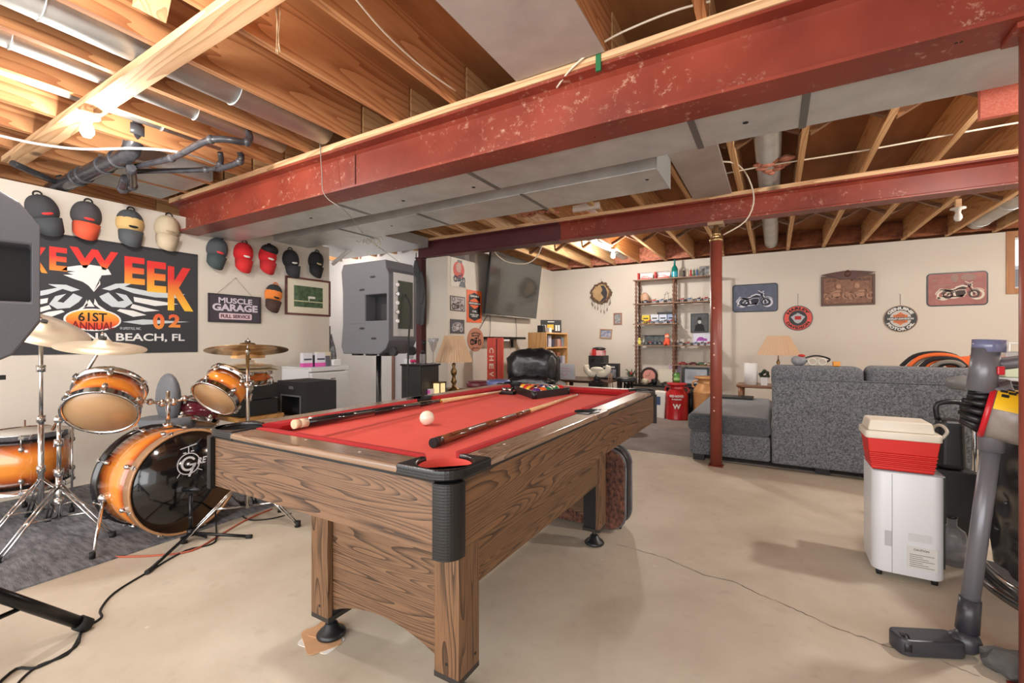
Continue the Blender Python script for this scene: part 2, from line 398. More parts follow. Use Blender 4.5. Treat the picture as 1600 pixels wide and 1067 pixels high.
# rim insulation and blocking seen between the joists above the back wall
INS = mat('pink_insulation', (206, 138, 112), .95, noise=.7, nscale=22, col2=(132, 74, 52), bump=.8, bscale=30)
BRN = mat('old_insulation_paper', (150, 88, 52), .8, noise=.7, nscale=12, col2=(84, 44, 26), bump=.5, bscale=18)
def lump(x0, x1, y0, y1, z0, z1, n=7):
    mb = MB(); g = {}
    for i in range(n+1):
        for j in range(n+1):
            u, v_ = i/n, j/n
            g[i, j] = mb.v((x0+(x1-x0)*u, y0+random.uniform(0, .04)-.03*math.sin(PI*u)*math.sin(PI*v_), z0+(z1-z0)*v_))
    for i in range(n):
        for j in range(n): mb._f([g[i, j], g[i+1, j], g[i+1, j+1], g[i, j+1]], True)
    return mb
for k, x in enumerate(XJ[:-1]):
    if XT < x+.1 and x < 3.3:
        pk = x < -1.2
        o = lump(x+.022, x+.398, YF-.16, 0, 2.43, 2.66).done('insulation_batt', INS if pk else BRN)
        tag(o, 'pink insulation batt stuffed between joists over the wall left of the shelves' if pk else 'brown paper faced insulation batt between joists above the picture wall', 'insulation', 'pink rim insulation' if pk else 'brown rim insulation')
# cross bridging
for k, x in enumerate(XJ[:-1]):
    if XT+.1 < x < 3.1:
        for yb_ in (5.9,):
            mb = MB(); a, b = x+.02, x+.40
            mb.box(((a+b)/2, yb_, 2.545), (.42, .038, .035), Matrix.Rotation(.50, 3, 'Y')); mb.box(((a+b)/2, yb_+.05, 2.545), (.42, .038, .035), Matrix.Rotation(-.50, 3, 'Y'))
            tag(mb.done('cross_brace', wood('brace_wood', (128, 92, 62), (84, 54, 34), 'X', freq=9)), 'crossed wooden bridging braces between two joists of the lounge ceiling', 'brace', 'cross bracing in the lounge ceiling')
        if x > -1.3:
            mb = MB(); a, b = x+.02, x+.40
            mb.box(((a+b)/2, 3.35, 2.545), (.42, .038, .035), Matrix.Rotation(.50, 3, 'Y')); mb.box(((a+b)/2, 3.40, 2.545), (.42, .038, .035), Matrix.Rotation(-.50, 3, 'Y'))
            tag(mb.done('cross_brace', MATS['brace_wood']), 'crossed wooden bridging braces between joists behind the big red beam', 'brace', 'cross bracing between the two red beams')

# ---- steel beams ----
def steel():
    m = bpy.data.materials.new('red_oxide_steel'); m.use_nodes = True; n = m.node_tree.nodes; L = m.node_tree.links; b = n['Principled BSDF']
    b.inputs['Roughness'].default_value = .42
    tc = n.new('ShaderNodeTexCoord'); t = n.new('ShaderNodeTexNoise'); t.inputs['Scale'].default_value = 2.2; t.inputs['Detail'].default_value = 5; L.new(tc.outputs['Object'], t.inputs[0])
    r = n.new('ShaderNodeValToRGB'); e = r.color_ramp.elements; e[0].position = .3; e[0].color = (*lin((106, 38, 26)), 1); e[1].position = .7; e[1].color = (*lin((146, 62, 44)), 1); L.new(t.outputs[0], r.inputs[0])
    t2 = n.new('ShaderNodeTexNoise'); t2.inputs['Scale'].default_value = 26; t2.inputs['Detail'].default_value = 8; t2.inputs['Roughness'].default_value = .75; L.new(tc.outputs['Object'], t2.inputs[0])
    t3 = n.new('ShaderNodeTexNoise'); t3.inputs['Scale'].default_value = 2.6; t3.inputs['Detail'].default_value = 1; L.new(tc.outputs['Object'], t3.inputs[0])
    r2 = n.new('ShaderNodeMapRange'); r2.inputs[1].default_value = .56; r2.inputs[2].default_value = .72; L.new(t2.outputs[0], r2.inputs[0])
    r3 = n.new('ShaderNodeMapRange'); r3.inputs[1].default_value = .43; r3.inputs[2].default_value = .56; r3.inputs[4].default_value = .9; L.new(t3.outputs[0], r3.inputs[0])
    mu = n.new('ShaderNodeMath'); mu.operation = 'MULTIPLY'; L.new(r2.outputs[0], mu.inputs[0]); L.new(r3.outputs[0], mu.inputs[1])
    x = n.new('ShaderNodeMix'); x.data_type = 'RGBA'; x.inputs[7].default_value = (*lin((214, 176, 150)), 1); L.new(r.outputs[0], x.inputs[6]); L.new(mu.outputs[0], x.inputs[0]); L.new(x.outputs[2], b.inputs['Base Color'])
    bp = n.new('ShaderNodeBump'); bp.inputs['Strength'].default_value = .1; L.new(t2.outputs[0], bp.inputs['Height']); L.new(bp.outputs[0], b.inputs['Normal'])
    return m
STEEL = steel()
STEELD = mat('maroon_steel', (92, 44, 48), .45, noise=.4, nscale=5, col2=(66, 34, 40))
def ibeam(x0, x1, y0, y1, z0, z1, tf=.014, tw=.012):
    yc = (y0+y1)/2; a, b = x0, x1; r = .02
    prof = [(y0, z0), (y1, z0), (y1, z0+tf), (yc+tw+r, z0+tf+.004), (yc+tw, z0+tf+r), (yc+tw, z1-tf-r), (yc+tw+r, z1-tf-.004), (y1, z1-tf), (y1, z1), (y0, z1), (y0, z1-tf), (yc-tw-r, z1-tf-.004), (yc-tw, z1-tf-r), (yc-tw, z0+tf+r), (yc-tw-r, z0+tf+.004), (y0, z0+tf)]
    M = Matrix(((0, 0, 1, 0), (1, 0, 0, 0), (0, 1, 0, 0), (0, 0, 0, 1)))
    return MB().prism(prof, b-a, M, a)
bm1 = thing('steel_beam', 'large red oxide painted steel beam crossing the ceiling over the pool table', 'steel beam', (-1.7, 2.045, 2.108))
def rel(t, mb, name, m, **k):
    """mesh given in world coordinates made a part of thing t"""
    bmesh.ops.translate(mb.bm, verts=mb.bm.verts, vec=-Vector(t.location)); return mb.done(name, m, t, **k)
# the visible web sits close to the near flange edge
rel(bm1, ibeam(-4.78, 1.6, 1.957, 2.135, 2.108, 2.385), 'beam_section', STEEL)
rel(bm1, MB().bx(-4.78, 1.6, 1.95, 2.14, 2.386, 2.424), 'nailer_board', BOARDX)
mb = MB(); p = PX(555, 265, Y=2.03); mb.bx(p.x-.002, p.x+.002, 2.028, 2.034, 2.13, 2.37); rel(bm1, mb, 'weld_seam', mat('seam', (70, 26, 20), .7))
for (px_, py_) in ((1494, 67), (1502, 65), (930, 214), (860, 237)):
    q = PX(px_, py_, Z=2.1085); rel(bm1, MB().cyl((q.x, q.y, 2.1075), (q.x, q.y, 2.1085), .005), 'bolt_hole', BLACKFLAT)
mb = MB(); q = PX(936, 72, Y=1.957); mb.bx(q.x-.012, q.x+.012, 1.945, 1.957, 2.345, 2.42)
rel(bm1, mb, 'green_tape', mat('green_tape', (30, 104, 60), .6))
bm2 = thing('steel_beam', 'smaller red steel beam held by the red post over the lounge', 'steel beam', (-.8, 4.43, 2.19))
rel(bm2, ibeam(-1.98, 3.5, 4.35, 4.5, 2.19, 2.39, .012, .01), 'beam_section', STEEL)
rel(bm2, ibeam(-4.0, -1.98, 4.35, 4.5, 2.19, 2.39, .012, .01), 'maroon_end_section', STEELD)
rel(bm2, MB().bx(-4.05, 3.5, 4.345, 4.505, 2.391, 2.424), 'nailer_board', BOARDX)
# posts
pt = thing('support_post', 'slim red steel support post standing in front of the grey sofa', 'post', (-.454, 4.42, 0))
MB().cyl((0, 0, .006), (0, 0, 2.02), .05, seg=24).done('pole', mat('red_post_paint', (142, 70, 56), .4, noise=.3, nscale=4), pt)
MB().cyl((0, 0, 2.0), (0, 0, 2.16), .022, seg=12).cyl((0, 0, 2.02), (0, 0, 2.05), .055).cyl((0, 0, 2.07), (0, 0, 2.10), .04).done('adjusting_screw', mat('brass_screw', (190, 160, 110), .3, metal=.9), pt)
MB().box((0, 0, 2.175), (.13, .13, .028)).done('top_plate', mat('plate_steel', (170, 140, 110), .4, metal=.6), pt)
MB().box((0, 0, .003), (.12, .12, .006)).done('base_plate', MATS['red_post_paint'], pt)
for z in (1.0, 1.10, 1.42, .62, .5): MB().cyl((-.012, -.045, z), (-.012, -.0515, z), .007).done('pin_hole', mat('pin_steel', (190, 150, 120), .4, metal=.4), pt)
pe = thing('edge_post', 'reddish steel post at the right edge, holding the big beam beside the bar', 'post', (.708, 2.045, 0))
MB().cyl((0, 0, .006), (0, 0, 2.09), .036, seg=24).done('pole', MATS['red_post_paint'], pe)
MB().box((0, 0, 2.098), (.12, .12, .018)).done('top_plate', STEEL, pe)
MB().box((0, 0, .003), (.1, .1, .006)).done('base_plate', STEEL, pe)
pm = thing('maroon_post', 'maroon post under the left end of the smaller red beam', 'post', (-3.96, 4.425, 0))
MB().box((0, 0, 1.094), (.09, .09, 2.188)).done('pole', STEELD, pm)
MB().box((0, 0, .004), (.14, .14, .008)).done('base_plate', STEELD, pm)

# ---- board nailed under the joists, loose 2x4 pieces ----
tag(MB().bx(-4.7, -1.2, .905, 1.01, 2.386, 2.424).done('strapping_board', BOARDX), 'pale speckled wooden board nailed across under the joists, bulb at its left end', 'board')
tag(MB().bx(-.6, 1.3, 3.0, 3.045, 2.385, 2.423).done('strapping_board', BOARDX), 'thin pale wooden strapping nailed under the joists beyond the grey duct', 'board')
tag(MB().box((-2.15, .83, 2.55), (.05, .10, .22), Matrix.Rotation(.5, 3, 'Y')).done('wood_block', BOARDX), 'short wooden block wedged against a joist above the pale board', 'block')
# ---- sheet metal ----
PAN = mat('panning_sheet', (182, 174, 166), .55, metal=.1, noise=.6, nscale=3, col2=(150, 140, 132), bump=.15, bscale=8)
tag(MB().bx(-1.112, -.655, .1, 1.94, 2.418, 2.4245).done('panning_sheet', PAN), 'grey sheet metal pan closing one joist bay at the top of the photo', 'sheet metal')
d1 = thing('rectangular_duct', 'long rectangular galvanised duct running beside the big red beam', 'duct', (-1.7, 2.33, 2.12))
rel(d1, MB().bx(-4.95, 1.7, 2.15, 2.49, 2.12, 2.37), 'duct_body', GALV, bevel=.003)
for px_, py_ in ((1085, 205), (1258, 165), (560, 330), (760, 285)):
    q = PX(px_, py_, Z=2.118); rel(d1, MB().bx(q.x-.015, q.x+.015, 2.145, 2.495, 2.1165, 2.12), 'joint_strap', mat('duct_strap', (128, 130, 130), .4, metal=.8))
for px_, py_ in ((1165, 192), (740, 293), (630, 314), (486, 341)):
    q = PX(px_, py_, Z=2.118); rel(d1, MB().cyl((q.x, q.y, 2.1195), (q.x, q.y, 2.1175), .012), 'screw_hole', BLACKFLAT)
d2 = thing('rectangular_duct', 'lower rectangular galvanised duct ending with a capped box above the table', 'duct', (-2.5, 3.08, 2.2))
rel(d2, MB().bx(-5.2, -.637, 2.87, 3.29, 2.2, 2.42), 'duct_body', GALV, bevel=.003)
rel(d2, MB().bx(-.637, -.632, 2.865, 3.295, 2.195, 2.42), 'end_cap', mat('bright_galv', (206, 214, 216), .4, metal=.7))
for x in (-1.6, -2.6, -3.6): rel(d2, MB().bx(x-.012, x+.012, 2.862, 3.298, 2.194, 2.2), 'joint_strap', MATS['duct_strap'])
for px_, py_ in ((1011, 281), (612, 353)):
    q = PX(px_, py_, Z=2.199); rel(d2, MB().cyl((q.x, q.y, 2.2), (q.x, q.y, 2.1985), .012), 'screw_hole', BLACKFLAT)
tag(MB().bx(-5.3, -3.75, 3.3, 4.32, 2.30, 2.42).done('wide_duct', mat('pale_galv', (200, 204, 206), .45, metal=.6, noise=.2)), 'pale wide flat duct over the opening to the back room', 'duct')
tag(MB().bx(-.63, -.32, 3.0, 4.30, 2.40, 2.424).done('return_air_panel', PAN), 'thin grey metal return air panel just beyond the capped duct', 'sheet metal')
# round ducts in the joist bays
def rduct(x, y0, y1, z, r, lab, grp=None):
    t = thing('round_duct', lab, 'duct', (x, (y0+y1)/2, z), 0, grp)
    rel(t, MB().cyl((x, y0, z), (x, y1, z), r, seg=28), 'duct_pipe', GALV)
    y = y0+.3
    while y < y1: rel(t, MB().torus((x, y, z), r+.001, .004, (0, 1, 0), 28, 6), 'crimp_ring', MATS['bright_galv']); y += .75
    return t
rduct(-2.564, -1.2, 1.93, 2.52, .095, 'widest round silver duct in the joist bay beside the pale board')
rduct(-2.984, -1.2, 1.90, 2.50, .055, 'thinner round silver duct left of the widest one')
rduct(-3.404, -1.2, 1.7, 2.52, .04, 'thinnest round silver pipe above the ceiling bulb at upper left')
rduct(-2.144, 5.0, 7.3, 2.54, .07, 'round silver duct in the ceiling just left of the far lit bulb')
rduct(2.05, 4.6, 7.3, 2.54, .10, 'large round silver duct in the ceiling above the window')
q = PX(1208, 225, Z=2.45)
t = thing('round_duct', 'grey round duct showing above both red beams near the post', 'duct', (.0, 5.9, 2.5))
rel(t, MB().cyl((-.04, 3.0, 2.53), (-.04, 7.35, 2.53), .085, seg=24), 'duct_pipe', GALV)
# insulation tuft over the small beam
def tuft(name, c, s, m, lab):
    mb = MB()
    for i in range(26):
        a = Vector(c)+Vector((random.uniform(-1, 1)*s[0], random.uniform(-1, 1)*s[1], random.uniform(-1, 1)*s[2]))
        mb.ball(a, random.uniform(.35, .6)*s[2]*1.6, 8, sx=random.uniform(1, 2.2), sy=1.2, sz=.7)
    o = mb.done(name, m); return tag(o, lab, 'insulation')
tuft('insulation_tuft', (-.02, 3.95, 2.47), (.11, .12, .03), INS, 'torn pink insulation tuft hanging over the small beam near the post')
tuft('insulation_tuft', (-2.15, 4.1, 2.46), (.28, .12, .03), INS, 'ragged pink insulation above the small beam near the table centre')
tag(MB().bx(-1.72, -1.45, 4.12, 4.16, 2.40, 2.46).done('printed_carton_strip', mat('white_card', (214, 206, 196), .6)), 'white printed strip sticking out of insulation over the small beam', 'packaging')
p0 = PX(1532, 165, Y=2.60); p1 = PX(1600, 165, Y=2.60)
tag(MB().bx(p0.x, p0.x+.35, 2.60, 2.63, PX(1560, 180, Y=2.6).z, 2.42).done('rigid_foam_board', mat('red_foam', (222, 112, 90), .8, noise=.5, nscale=120, col2=(236, 160, 138))), 'speckled salmon red board hanging at the upper right corner', 'board')

# ---- plumbing at upper left ----
ABS = mat('abs_pipe', (46, 46, 50), .22, noise=.3, nscale=20, col2=(90, 90, 96))
t = thing('drain_pipe', 'thick black drain pipe dropping from the ceiling and bending to the left wall', 'pipe', (-3.66, 1.29, 2.38))
rel(t, MB().tube([(-3.64, 1.29, 2.66), (-3.64, 1.29, 2.50), (-3.66, 1.29, 2.42), (-3.74, 1.285, 2.37), (-4.1, 1.26, 2.35), (-4.9, 1.21, 2.31)], .052, 16), 'pipe_run', ABS)
for x, y, z in ((-3.86, 1.277, 2.362), (-4.05, 1.265, 2.352), (-4.35, 1.245, 2.338), (-4.45, 1.24, 2.333)): rel(t, MB().cyl((x+.012, y, z), (x-.012, y, z-.001), .06, seg=20), 'pipe_collar', mat('abs_collar', (70, 70, 74), .3))
rel(t, MB().cyl((-3.64, 1.29, 2.47), (-3.64, 1.29, 2.54), .06, seg=20), 'pipe_collar', MATS['abs_collar'])
def pipe(pts, r, lab, col=ABS):
    P = [PX(a, b, Z=z) for a, b, z in pts]; t = thing('waste_pipe', lab, 'pipe', P[0])
    mb = MB(); mb.tube(P, r, 12); rel(t, mb, 'pipe_run', col)
    for i in range(1, len(P)-1): rel(t, MB().ball(P[i], r*1.35, 12), 'elbow', MATS['abs_collar'])
pipe([(388, 205, 2.45), (386, 222, 2.37), (330, 218, 2.36), (268, 247, 2.35), (200, 262, 2.34)], .02, 'thin black waste pipe with the highest bend beside the thick drain')
pipe([(344, 238, 2.44), (344, 256, 2.38), (322, 265, 2.36), (200, 268, 2.35)], .018, 'thin black waste pipe running level under its neighbours')
pipe([(374, 236, 2.44), (375, 252, 2.37), (340, 265, 2.35)], .02, 'short black waste pipe elbow nearest the red beam end')
pipe([(205, 262, 2.30), (206, 290, 2.28), (192, 295, 2.26), (196, 278, 2.30)], .028, 'black trap bend hanging under the thick drain pipe')
pipe([(20, 255, 2.33), (95, 287, 2.33), (92, 275, 2.4)], .022, 'black pipe lying over the top of the left wall')
mb = MB().tube([PX(0, 212, Z=2.36), PX(60, 225, Z=2.36), PX(130, 233, Z=2.36), PX(220, 232, Z=2.36), PX(290, 240, Z=2.38), PX(350, 262, Z=2.4)], .008, 8)
tag(mb.done('water_tube', mat('white_tube', (232, 232, 226), .4)), 'white plastic water tube sagging past the thick black drain', 'tube')
tag(MB().bx(-4.9, -3.95, 1.35, 1.92, 2.428, 2.60).done('junction_duct', GALV), 'grey metal duct box over the end of the big red beam', 'duct')

# ---- wires ----
WIRE = mat('cream_cable', (216, 204, 182), .5)
def wire(pts, r, lab, m=WIRE, name='cable'):
    return tag(MB().tube(pts, r, 6).done(name, m), lab, 'cable')
wire([PX(545, -15, Z=2.41), PX(600, 50, Z=2.41), PX(660, 105, Z=2.42), PX(712, 142, Z=2.42)], .004, 'pale cable running along a joist at the top centre')
wire([PX(870, 137, Y=2.0), PX(895, 105, Y=1.94), PX(945, 65, Y=1.94), PX(1000, 38, Y=1.94), PX(1060, 15, Y=1.94), PX(1110, 2, Y=1.94)], .005, 'pale cable stapled along the top board of the big red beam')
wire([PX(1060, 267, Y=3.6), PX(1100, 258, Y=3.6), PX(1140, 253, Y=3.6), PX(1165, 270, Y=4.0), PX(1178, 310, Y=4.2), PX(1165, 345, Y=4.25), PX(1130, 367, Y=4.3)], .006, 'cream cable looping down over the small beam to the post')
wire([PX(1068, 285, Y=3.9), PX(1180, 262, Y=3.9), PX(1350, 235, Y=3.9), PX(1470, 213, Y=3.9), PX(1600, 190, Y=3.9)], .006, 'straight cream cable threaded through the joists behind the small beam')
wire([PX(770, 392, Y=4.7)+Vector((0, 0, .12)), PX(772, 392, Y=4.7), PX(790, 408, Y=4.75), PX(820, 412, Y=4.8), PX(838, 402, Y=4.8), PX(848, 380, Y=4.8), PX(848, 380, Y=4.8)+Vector((0, 0, .1))], .007, 'cream cable drooping in a loop above the wall television')
wire([PX(500, 222, Y=1.94), PX(503, 270, Y=1.94), PX(508, 306, Y=1.94), PX(545, 335, Y=2.1), PX(572, 371, Y=3.4), PX(600, 392, Y=3.6), PX(644, 425, Y=4.3)], .003, 'thin grey wire strung from the big beam to the hanging jacket', mat('grey_wire', (150, 142, 132), .5))
mb = MB()
for i in range(9):
    c = PX(575+random.uniform(-16, 22), 374+random.uniform(-5, 6), Y=3.45)
    mb.torus(c, random.uniform(.03, .055), .003, (random.uniform(-.4, .4), 1, random.uniform(-.5, 1)), 18, 5)
tag(mb.done('wire_bundle', WIRE), 'tangled bundle of loops of wire hanging above the tall speaker', 'cable')
tag(MB().tube([PX(520, 412, Y=3.95), PX(535, 400, Y=3.95), PX(548, 388, Y=3.95), PX(540, 380, Y=3.95), PX(520, 378, Y=3.95)], .028, 12).done('flexible_hose', mat('white_hose', (222, 222, 220), .5)), 'white flexible hose curling over the left wall end', 'hose')
t = thing('mosquito_wire', 'little twisted wires hanging from a joist at the upper left', 'wire', PX(436, 10, Z=2.42))
for k in range(4):
    a = PX(430+k*3, 5, Z=2.42); rel(t, MB().tube([a, a+Vector((random.uniform(-.02, .02), 0, -.10)), a+Vector((random.uniform(-.03, .03), 0, -.19))], .0015, 5), 'wire_strand', mat('bare_wire', (180, 160, 130), .4, metal=.6))

# ---- bare bulbs ----
GLOW = mat('bulb_glow', (255, 240, 215), .4, emit=25)
def bulb(key, lab, lit=True, z_up=None, power=True, px=None):
    loc, pw = BULBS[key]; t = thing('bare_bulb', lab, 'ceiling bulb', loc)
    top = 2.42-loc[2]
    MB().lathe([(.0, -.045), (.018, -.042), (.03, -.02), (.03, 0), (.02, .028), (.014, .04)], seg=18).done('glass_bulb', GLOW if lit else mat('bulb_off', (226, 222, 214), .3), t)
    MB().lathe([(.016, .036), (.022, .042), (.022, .06), (.055, .066), (.055, .078), (.02, .084)], seg=20).done('lamp_holder', mat('porcelain', (222, 214, 202), .35), t)
    if top > .09: MB().box((0, 0, (top+.084)/2), (.04, .04, top-.084)).done('mounting_block', BOARDX, t)
    if lit:
        l = point_light('bulb_light', (0, 0, -.01), pw); l.parent = t
    return t
bulb('left', 'lit bare bulb glaring in a white holder beside the black drain pipe')
bulb('far', 'lit bare bulb glaring on the far lounge ceiling over the back wall')
bulb('table', 'lit bare bulb over the near end of the pool table')
bulb('right', 'lit bare bulb over the home bar between the two red beams')
bulb('sofa', 'added fill bulb above the sofa, out of view, brightening the lounge')  # unseen bulb added to lift the back wall and lounge
bulb('alcove_fill', 'added fill bulb, unseen behind the left wall, brightening the back room')  # unseen bulb added so the back room reads brighter
BULBS['off'] = (tuple(PX(1497, 338, Y=5.6)), 0)
bulb('off', 'unlit white bulb in a round porcelain holder near the window', lit=False)
# ================= POOL TABLE =================
TX0, TX1, TY0, TY1 = -1.63, -.601, .765, 2.736; ZR = .832; ZB = .795
OAKX = wood('oak_grain_across', (122, 90, 65), (52, 34, 22), 'X', freq=64, nscale=5.5, squeeze=.08, rough=.42, fine=.6)
OAKY = wood('oak_grain_along', (120, 86, 56), (48, 30, 18), 'Y', freq=64, nscale=5.5, squeeze=.09, rough=.42, fine=.6)
OAKZ = wood('oak_grain_upright', (122, 88, 60), (52, 34, 22), 'Z', freq=44, nscale=6, squeeze=.09, rough=.42, fine=.6)
RAILX = wood('rail_grain_across', (146, 118, 96), (98, 74, 54), 'X', freq=20, nscale=8, squeeze=.1, rough=.22, fine=.4, coat=.4)
RAILY = wood('rail_grain_along', (146, 118, 96), (98, 74, 54), 'Y', freq=20, nscale=8, squeeze=.1, rough=.22, fine=.4, coat=.4)
CLOTH = mat('red_table_cloth', (220, 88, 76), .95, noise=.25, nscale=9, col2=(204, 70, 58), bump=.12, bscale=400)
CUSH = mat('red_cushion_cloth', (172, 28, 32), .9, noise=.2, nscale=12, bump=.08, bscale=300)
CAST = mat('black_casting', (24, 24, 25), .34, bump=.6, bscale=190)
def patterned():
    m = mat('black_scaled_casting', (16, 16, 18), .3); n = m.node_tree.nodes; L = m.node_tree.links
    tc = n.new('ShaderNodeTexCoord'); v = n.new('ShaderNodeTexVoronoi'); v.inputs['Scale'].default_value = 150; v.inputs['Randomness'].default_value = .15
    L.new(tc.outputs['Object'], v.inputs[0]); b = n.new('ShaderNodeBump'); b.inputs['Strength'].default_value = .35; b.inputs['Distance'].default_value = .0015; b.invert = True
    L.new(v.outputs['Distance'], b.inputs['Height']); L.new(b.outputs[0], n['Principled BSDF'].inputs['Normal']); return m
CAST2 = patterned()
tb = thing('pool_table', 'wood grain pool table with red cloth, black pocket castings and a narrow base', 'pool table', (-1.115, 1.75, 0))
R = lambda mb, name, m, **k: rel(tb, mb, name, m, **k)
W_ = .088
# bed cloth with pocket bites
def bite(cx, cy, r, a0, a1, n=10): return [(cx+r*math.cos(a0+(a1-a0)*i/n), cy+r*math.sin(a0+(a1-a0)*i/n)) for i in range(n+1)]
ix0, ix1, iy0, iy1 = TX0+W_, TX1-W_, TY0+W_, TY1-W_; ym = (TY0+TY1)/2; pr = .056
def cpt(sx, sy): return ((ix1 if sx > 0 else ix0)+.012*sx, (iy1 if sy > 0 else iy0)+.012*sy)
bed = []
bed += bite(*cpt(1, -1), pr, PI, PI/2)
bed += bite(ix1+.02, ym, .045, -PI*.5-.35, -1.5*PI+.35)
bed += bite(*cpt(1, 1), pr, -PI/2, -PI)
bed += bite(*cpt(-1, 1), pr, 0, -PI/2)
bed += bite(ix0-.02, ym, .045, PI/2-.35, -PI/2+.35)
bed += bite(*cpt(-1, -1), pr, PI/2, 0)
R(MB().prism(bed, .02, None, ZB-.02), 'playing_surface', CLOTH)
R(MB().bx(TX0+.03, TX1-.03, TY0+.03, TY1-.03, .70, ZB-.021), 'table_bed', BLACKFLAT)
# rails (wood caps) between the castings
cg = .152
def rail(x0, x1, y0, y1, m): R(MB().bx(x0, x1, y0, y1, .812, ZR), 'rail', m, bevel=.008, seg=3)
rail(TX0+cg, TX1-cg, TY0, TY0+W_-.004, RAILX); rail(TX0+cg, TX1-cg, TY1-W_+.004, TY1, RAILX)
rail(TX0, TX0+W_-.004, TY0+cg, ym-.075, RAILY); rail(TX0, TX0+W_-.004, ym+.075, TY1-cg, RAILY)
rail(TX1-W_+.004, TX1, TY0+cg, ym-.075, RAILY); rail(TX1-W_+.004, TX1, ym+.075, TY1-cg, RAILY)
R(MB().bx(TX0, TX0+.03, ym-.075, ym+.075, .812, ZR), 'rail_link', RAILY); R(MB().bx(TX1-.03, TX1, ym-.075, ym+.075, .812, ZR), 'rail_link', RAILY)
# cushions
def cush(p, q, n):
    """p->q along the rail, n = direction into the table"""
    p, q, n = Vector((*p, 0)), Vector((*q, 0)), Vector((*n, 0)); d = (q-p).normalized(); mb = MB()
    sec = [(0, .8), (0, ZR-.001), (.012, ZR+.003), (.04, ZR-.002), (.048, ZR-.010), (.03, ZB+.006), (.03, .8)]
    A = [mb.v(p+n*a+d*(a*1.0)+Vector((0, 0, z))) for a, z in sec]
    B = [mb.v(q+n*a-d*(a*1.0)+Vector((0, 0, z))) for a, z in sec]
    for i in range(len(sec)): mb._f([A[i], A[(i+1) % len(sec)], B[(i+1) % len(sec)], B[i]])
    mb._f(A[::-1]); mb._f(B); R(mb, 'cushion', CUSH)
k = .055
cush((ix0+k, iy0-.003), (ix1-k, iy0-.003), (0, 1)); cush((ix1-k, iy1+.003), (ix0+k, iy1+.003), (0, -1))
for xx, nx in ((ix0-.003, 1), (ix1+.003, -1)):
    cush((xx, iy0+k), (xx, ym-.055), (nx, 0)); cush((xx, ym+.055), (xx, iy1-k), (nx, 0))
# corner castings and pocket cups
for sx in (-1, 1):
    for sy in (-1, 1):
        ox, oy = (TX0 if sx < 0 else TX1), (TY0 if sy < 0 else TY1)
        f = lambda p: (ox-sx*p[0], oy-sy*p[1])
        cpx = W_-.012
        pts = [(0, .06), *[(.06-.06*math.cos(a), .06-.06*math.sin(a)) for a in [PI/2*q_/8 for q_ in range(1, 8)]], (.06, 0), (cg+.012, 0), (cg+.006, W_-.004)]
        pts += [(cpx+.066*math.cos(a), cpx+.066*math.sin(a)) for a in [math.radians(t) for t in range(10, -281, -10)]]
        pts += [(W_-.004, cg+.006), (0, cg+.012)]
        R(MB().prism([f(p) for p in pts], .028, None, .808), 'pocket_casting', CAST2, bevel=.006, seg=3)
        c = f((cpx, cpx))
        near = sx > 0 and sy < 0
        R(MB().lathe([(.064, .826), (.060, .80), (.058, .79), (0, .788)] if near else [(.064, .826), (.060, .80), (.056, .73), (.03, .70)], (c[0], c[1], 0), seg=24, cap=False), 'pocket_cup', CLOTH if near else RUB)
        q = [(0, .04), *[(.04-.04*math.cos(a), .04-.04*math.sin(a)) for a in [PI/2*q_/8 for q_ in range(1, 8)]], (.04, 0), (.052, 0), (.052, .052), (0, .052)]
        R(MB().prism([(ox+sx*.004-sx*a, oy+sy*.004-sy*b) for a, b in q], .168, None, .640), 'corner_cover', CAST2)
for sx, xx in ((-1, TX0), (1, TX1)):
    c = (xx-sx*(W_-.020), ym)
    R(MB().lathe([(.05, .833), (.047, .80), (.045, .73), (.02, .71)], (c[0], c[1], 0), seg=20, cap=False), 'pocket_cup', RUB)
    mb = MB().prism([(xx-sx*.03, ym-.075), (xx-sx*(W_-.004), ym-.075), *[(c[0]+.052*math.cos(a)*sx, c[1]+.052*math.sin(a)) for a in [math.radians(t) for t in range(-80, 81, 16)]], (xx-sx*(W_-.004), ym+.075), (xx-sx*.03, ym+.075)], .024, None, .811)
    R(mb, 'pocket_casting', BLACKP, bevel=.003)
# apron
ap = .010
R(MB().bx(TX0+ap+.04, TX1-ap-.04, TY0+ap, TY0+ap+.02, .648, .812), 'apron_panel', OAKX)
R(MB().bx(TX0+ap+.04, TX1-ap-.04, TY1-ap-.02, TY1-ap, .648, .812), 'apron_panel', OAKX)
R(MB().bx(TX0+ap, TX0+ap+.02, TY0+ap+.04, TY1-ap-.04, .648, .812), 'apron_panel', OAKY)
R(MB().bx(TX1-ap-.02, TX1-ap, TY0+ap+.04, TY1-ap-.04, .648, .812), 'apron_panel', OAKY)
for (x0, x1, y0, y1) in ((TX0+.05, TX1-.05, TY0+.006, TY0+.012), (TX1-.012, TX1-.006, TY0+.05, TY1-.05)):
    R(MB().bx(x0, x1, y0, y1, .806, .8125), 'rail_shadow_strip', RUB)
R(MB().bx(TX1-.0095, TX1-.004, 1.52, 1.70, .8145, .824), 'maker_plate', mat('plate_grey', (178, 168, 156), .3, metal=.6))
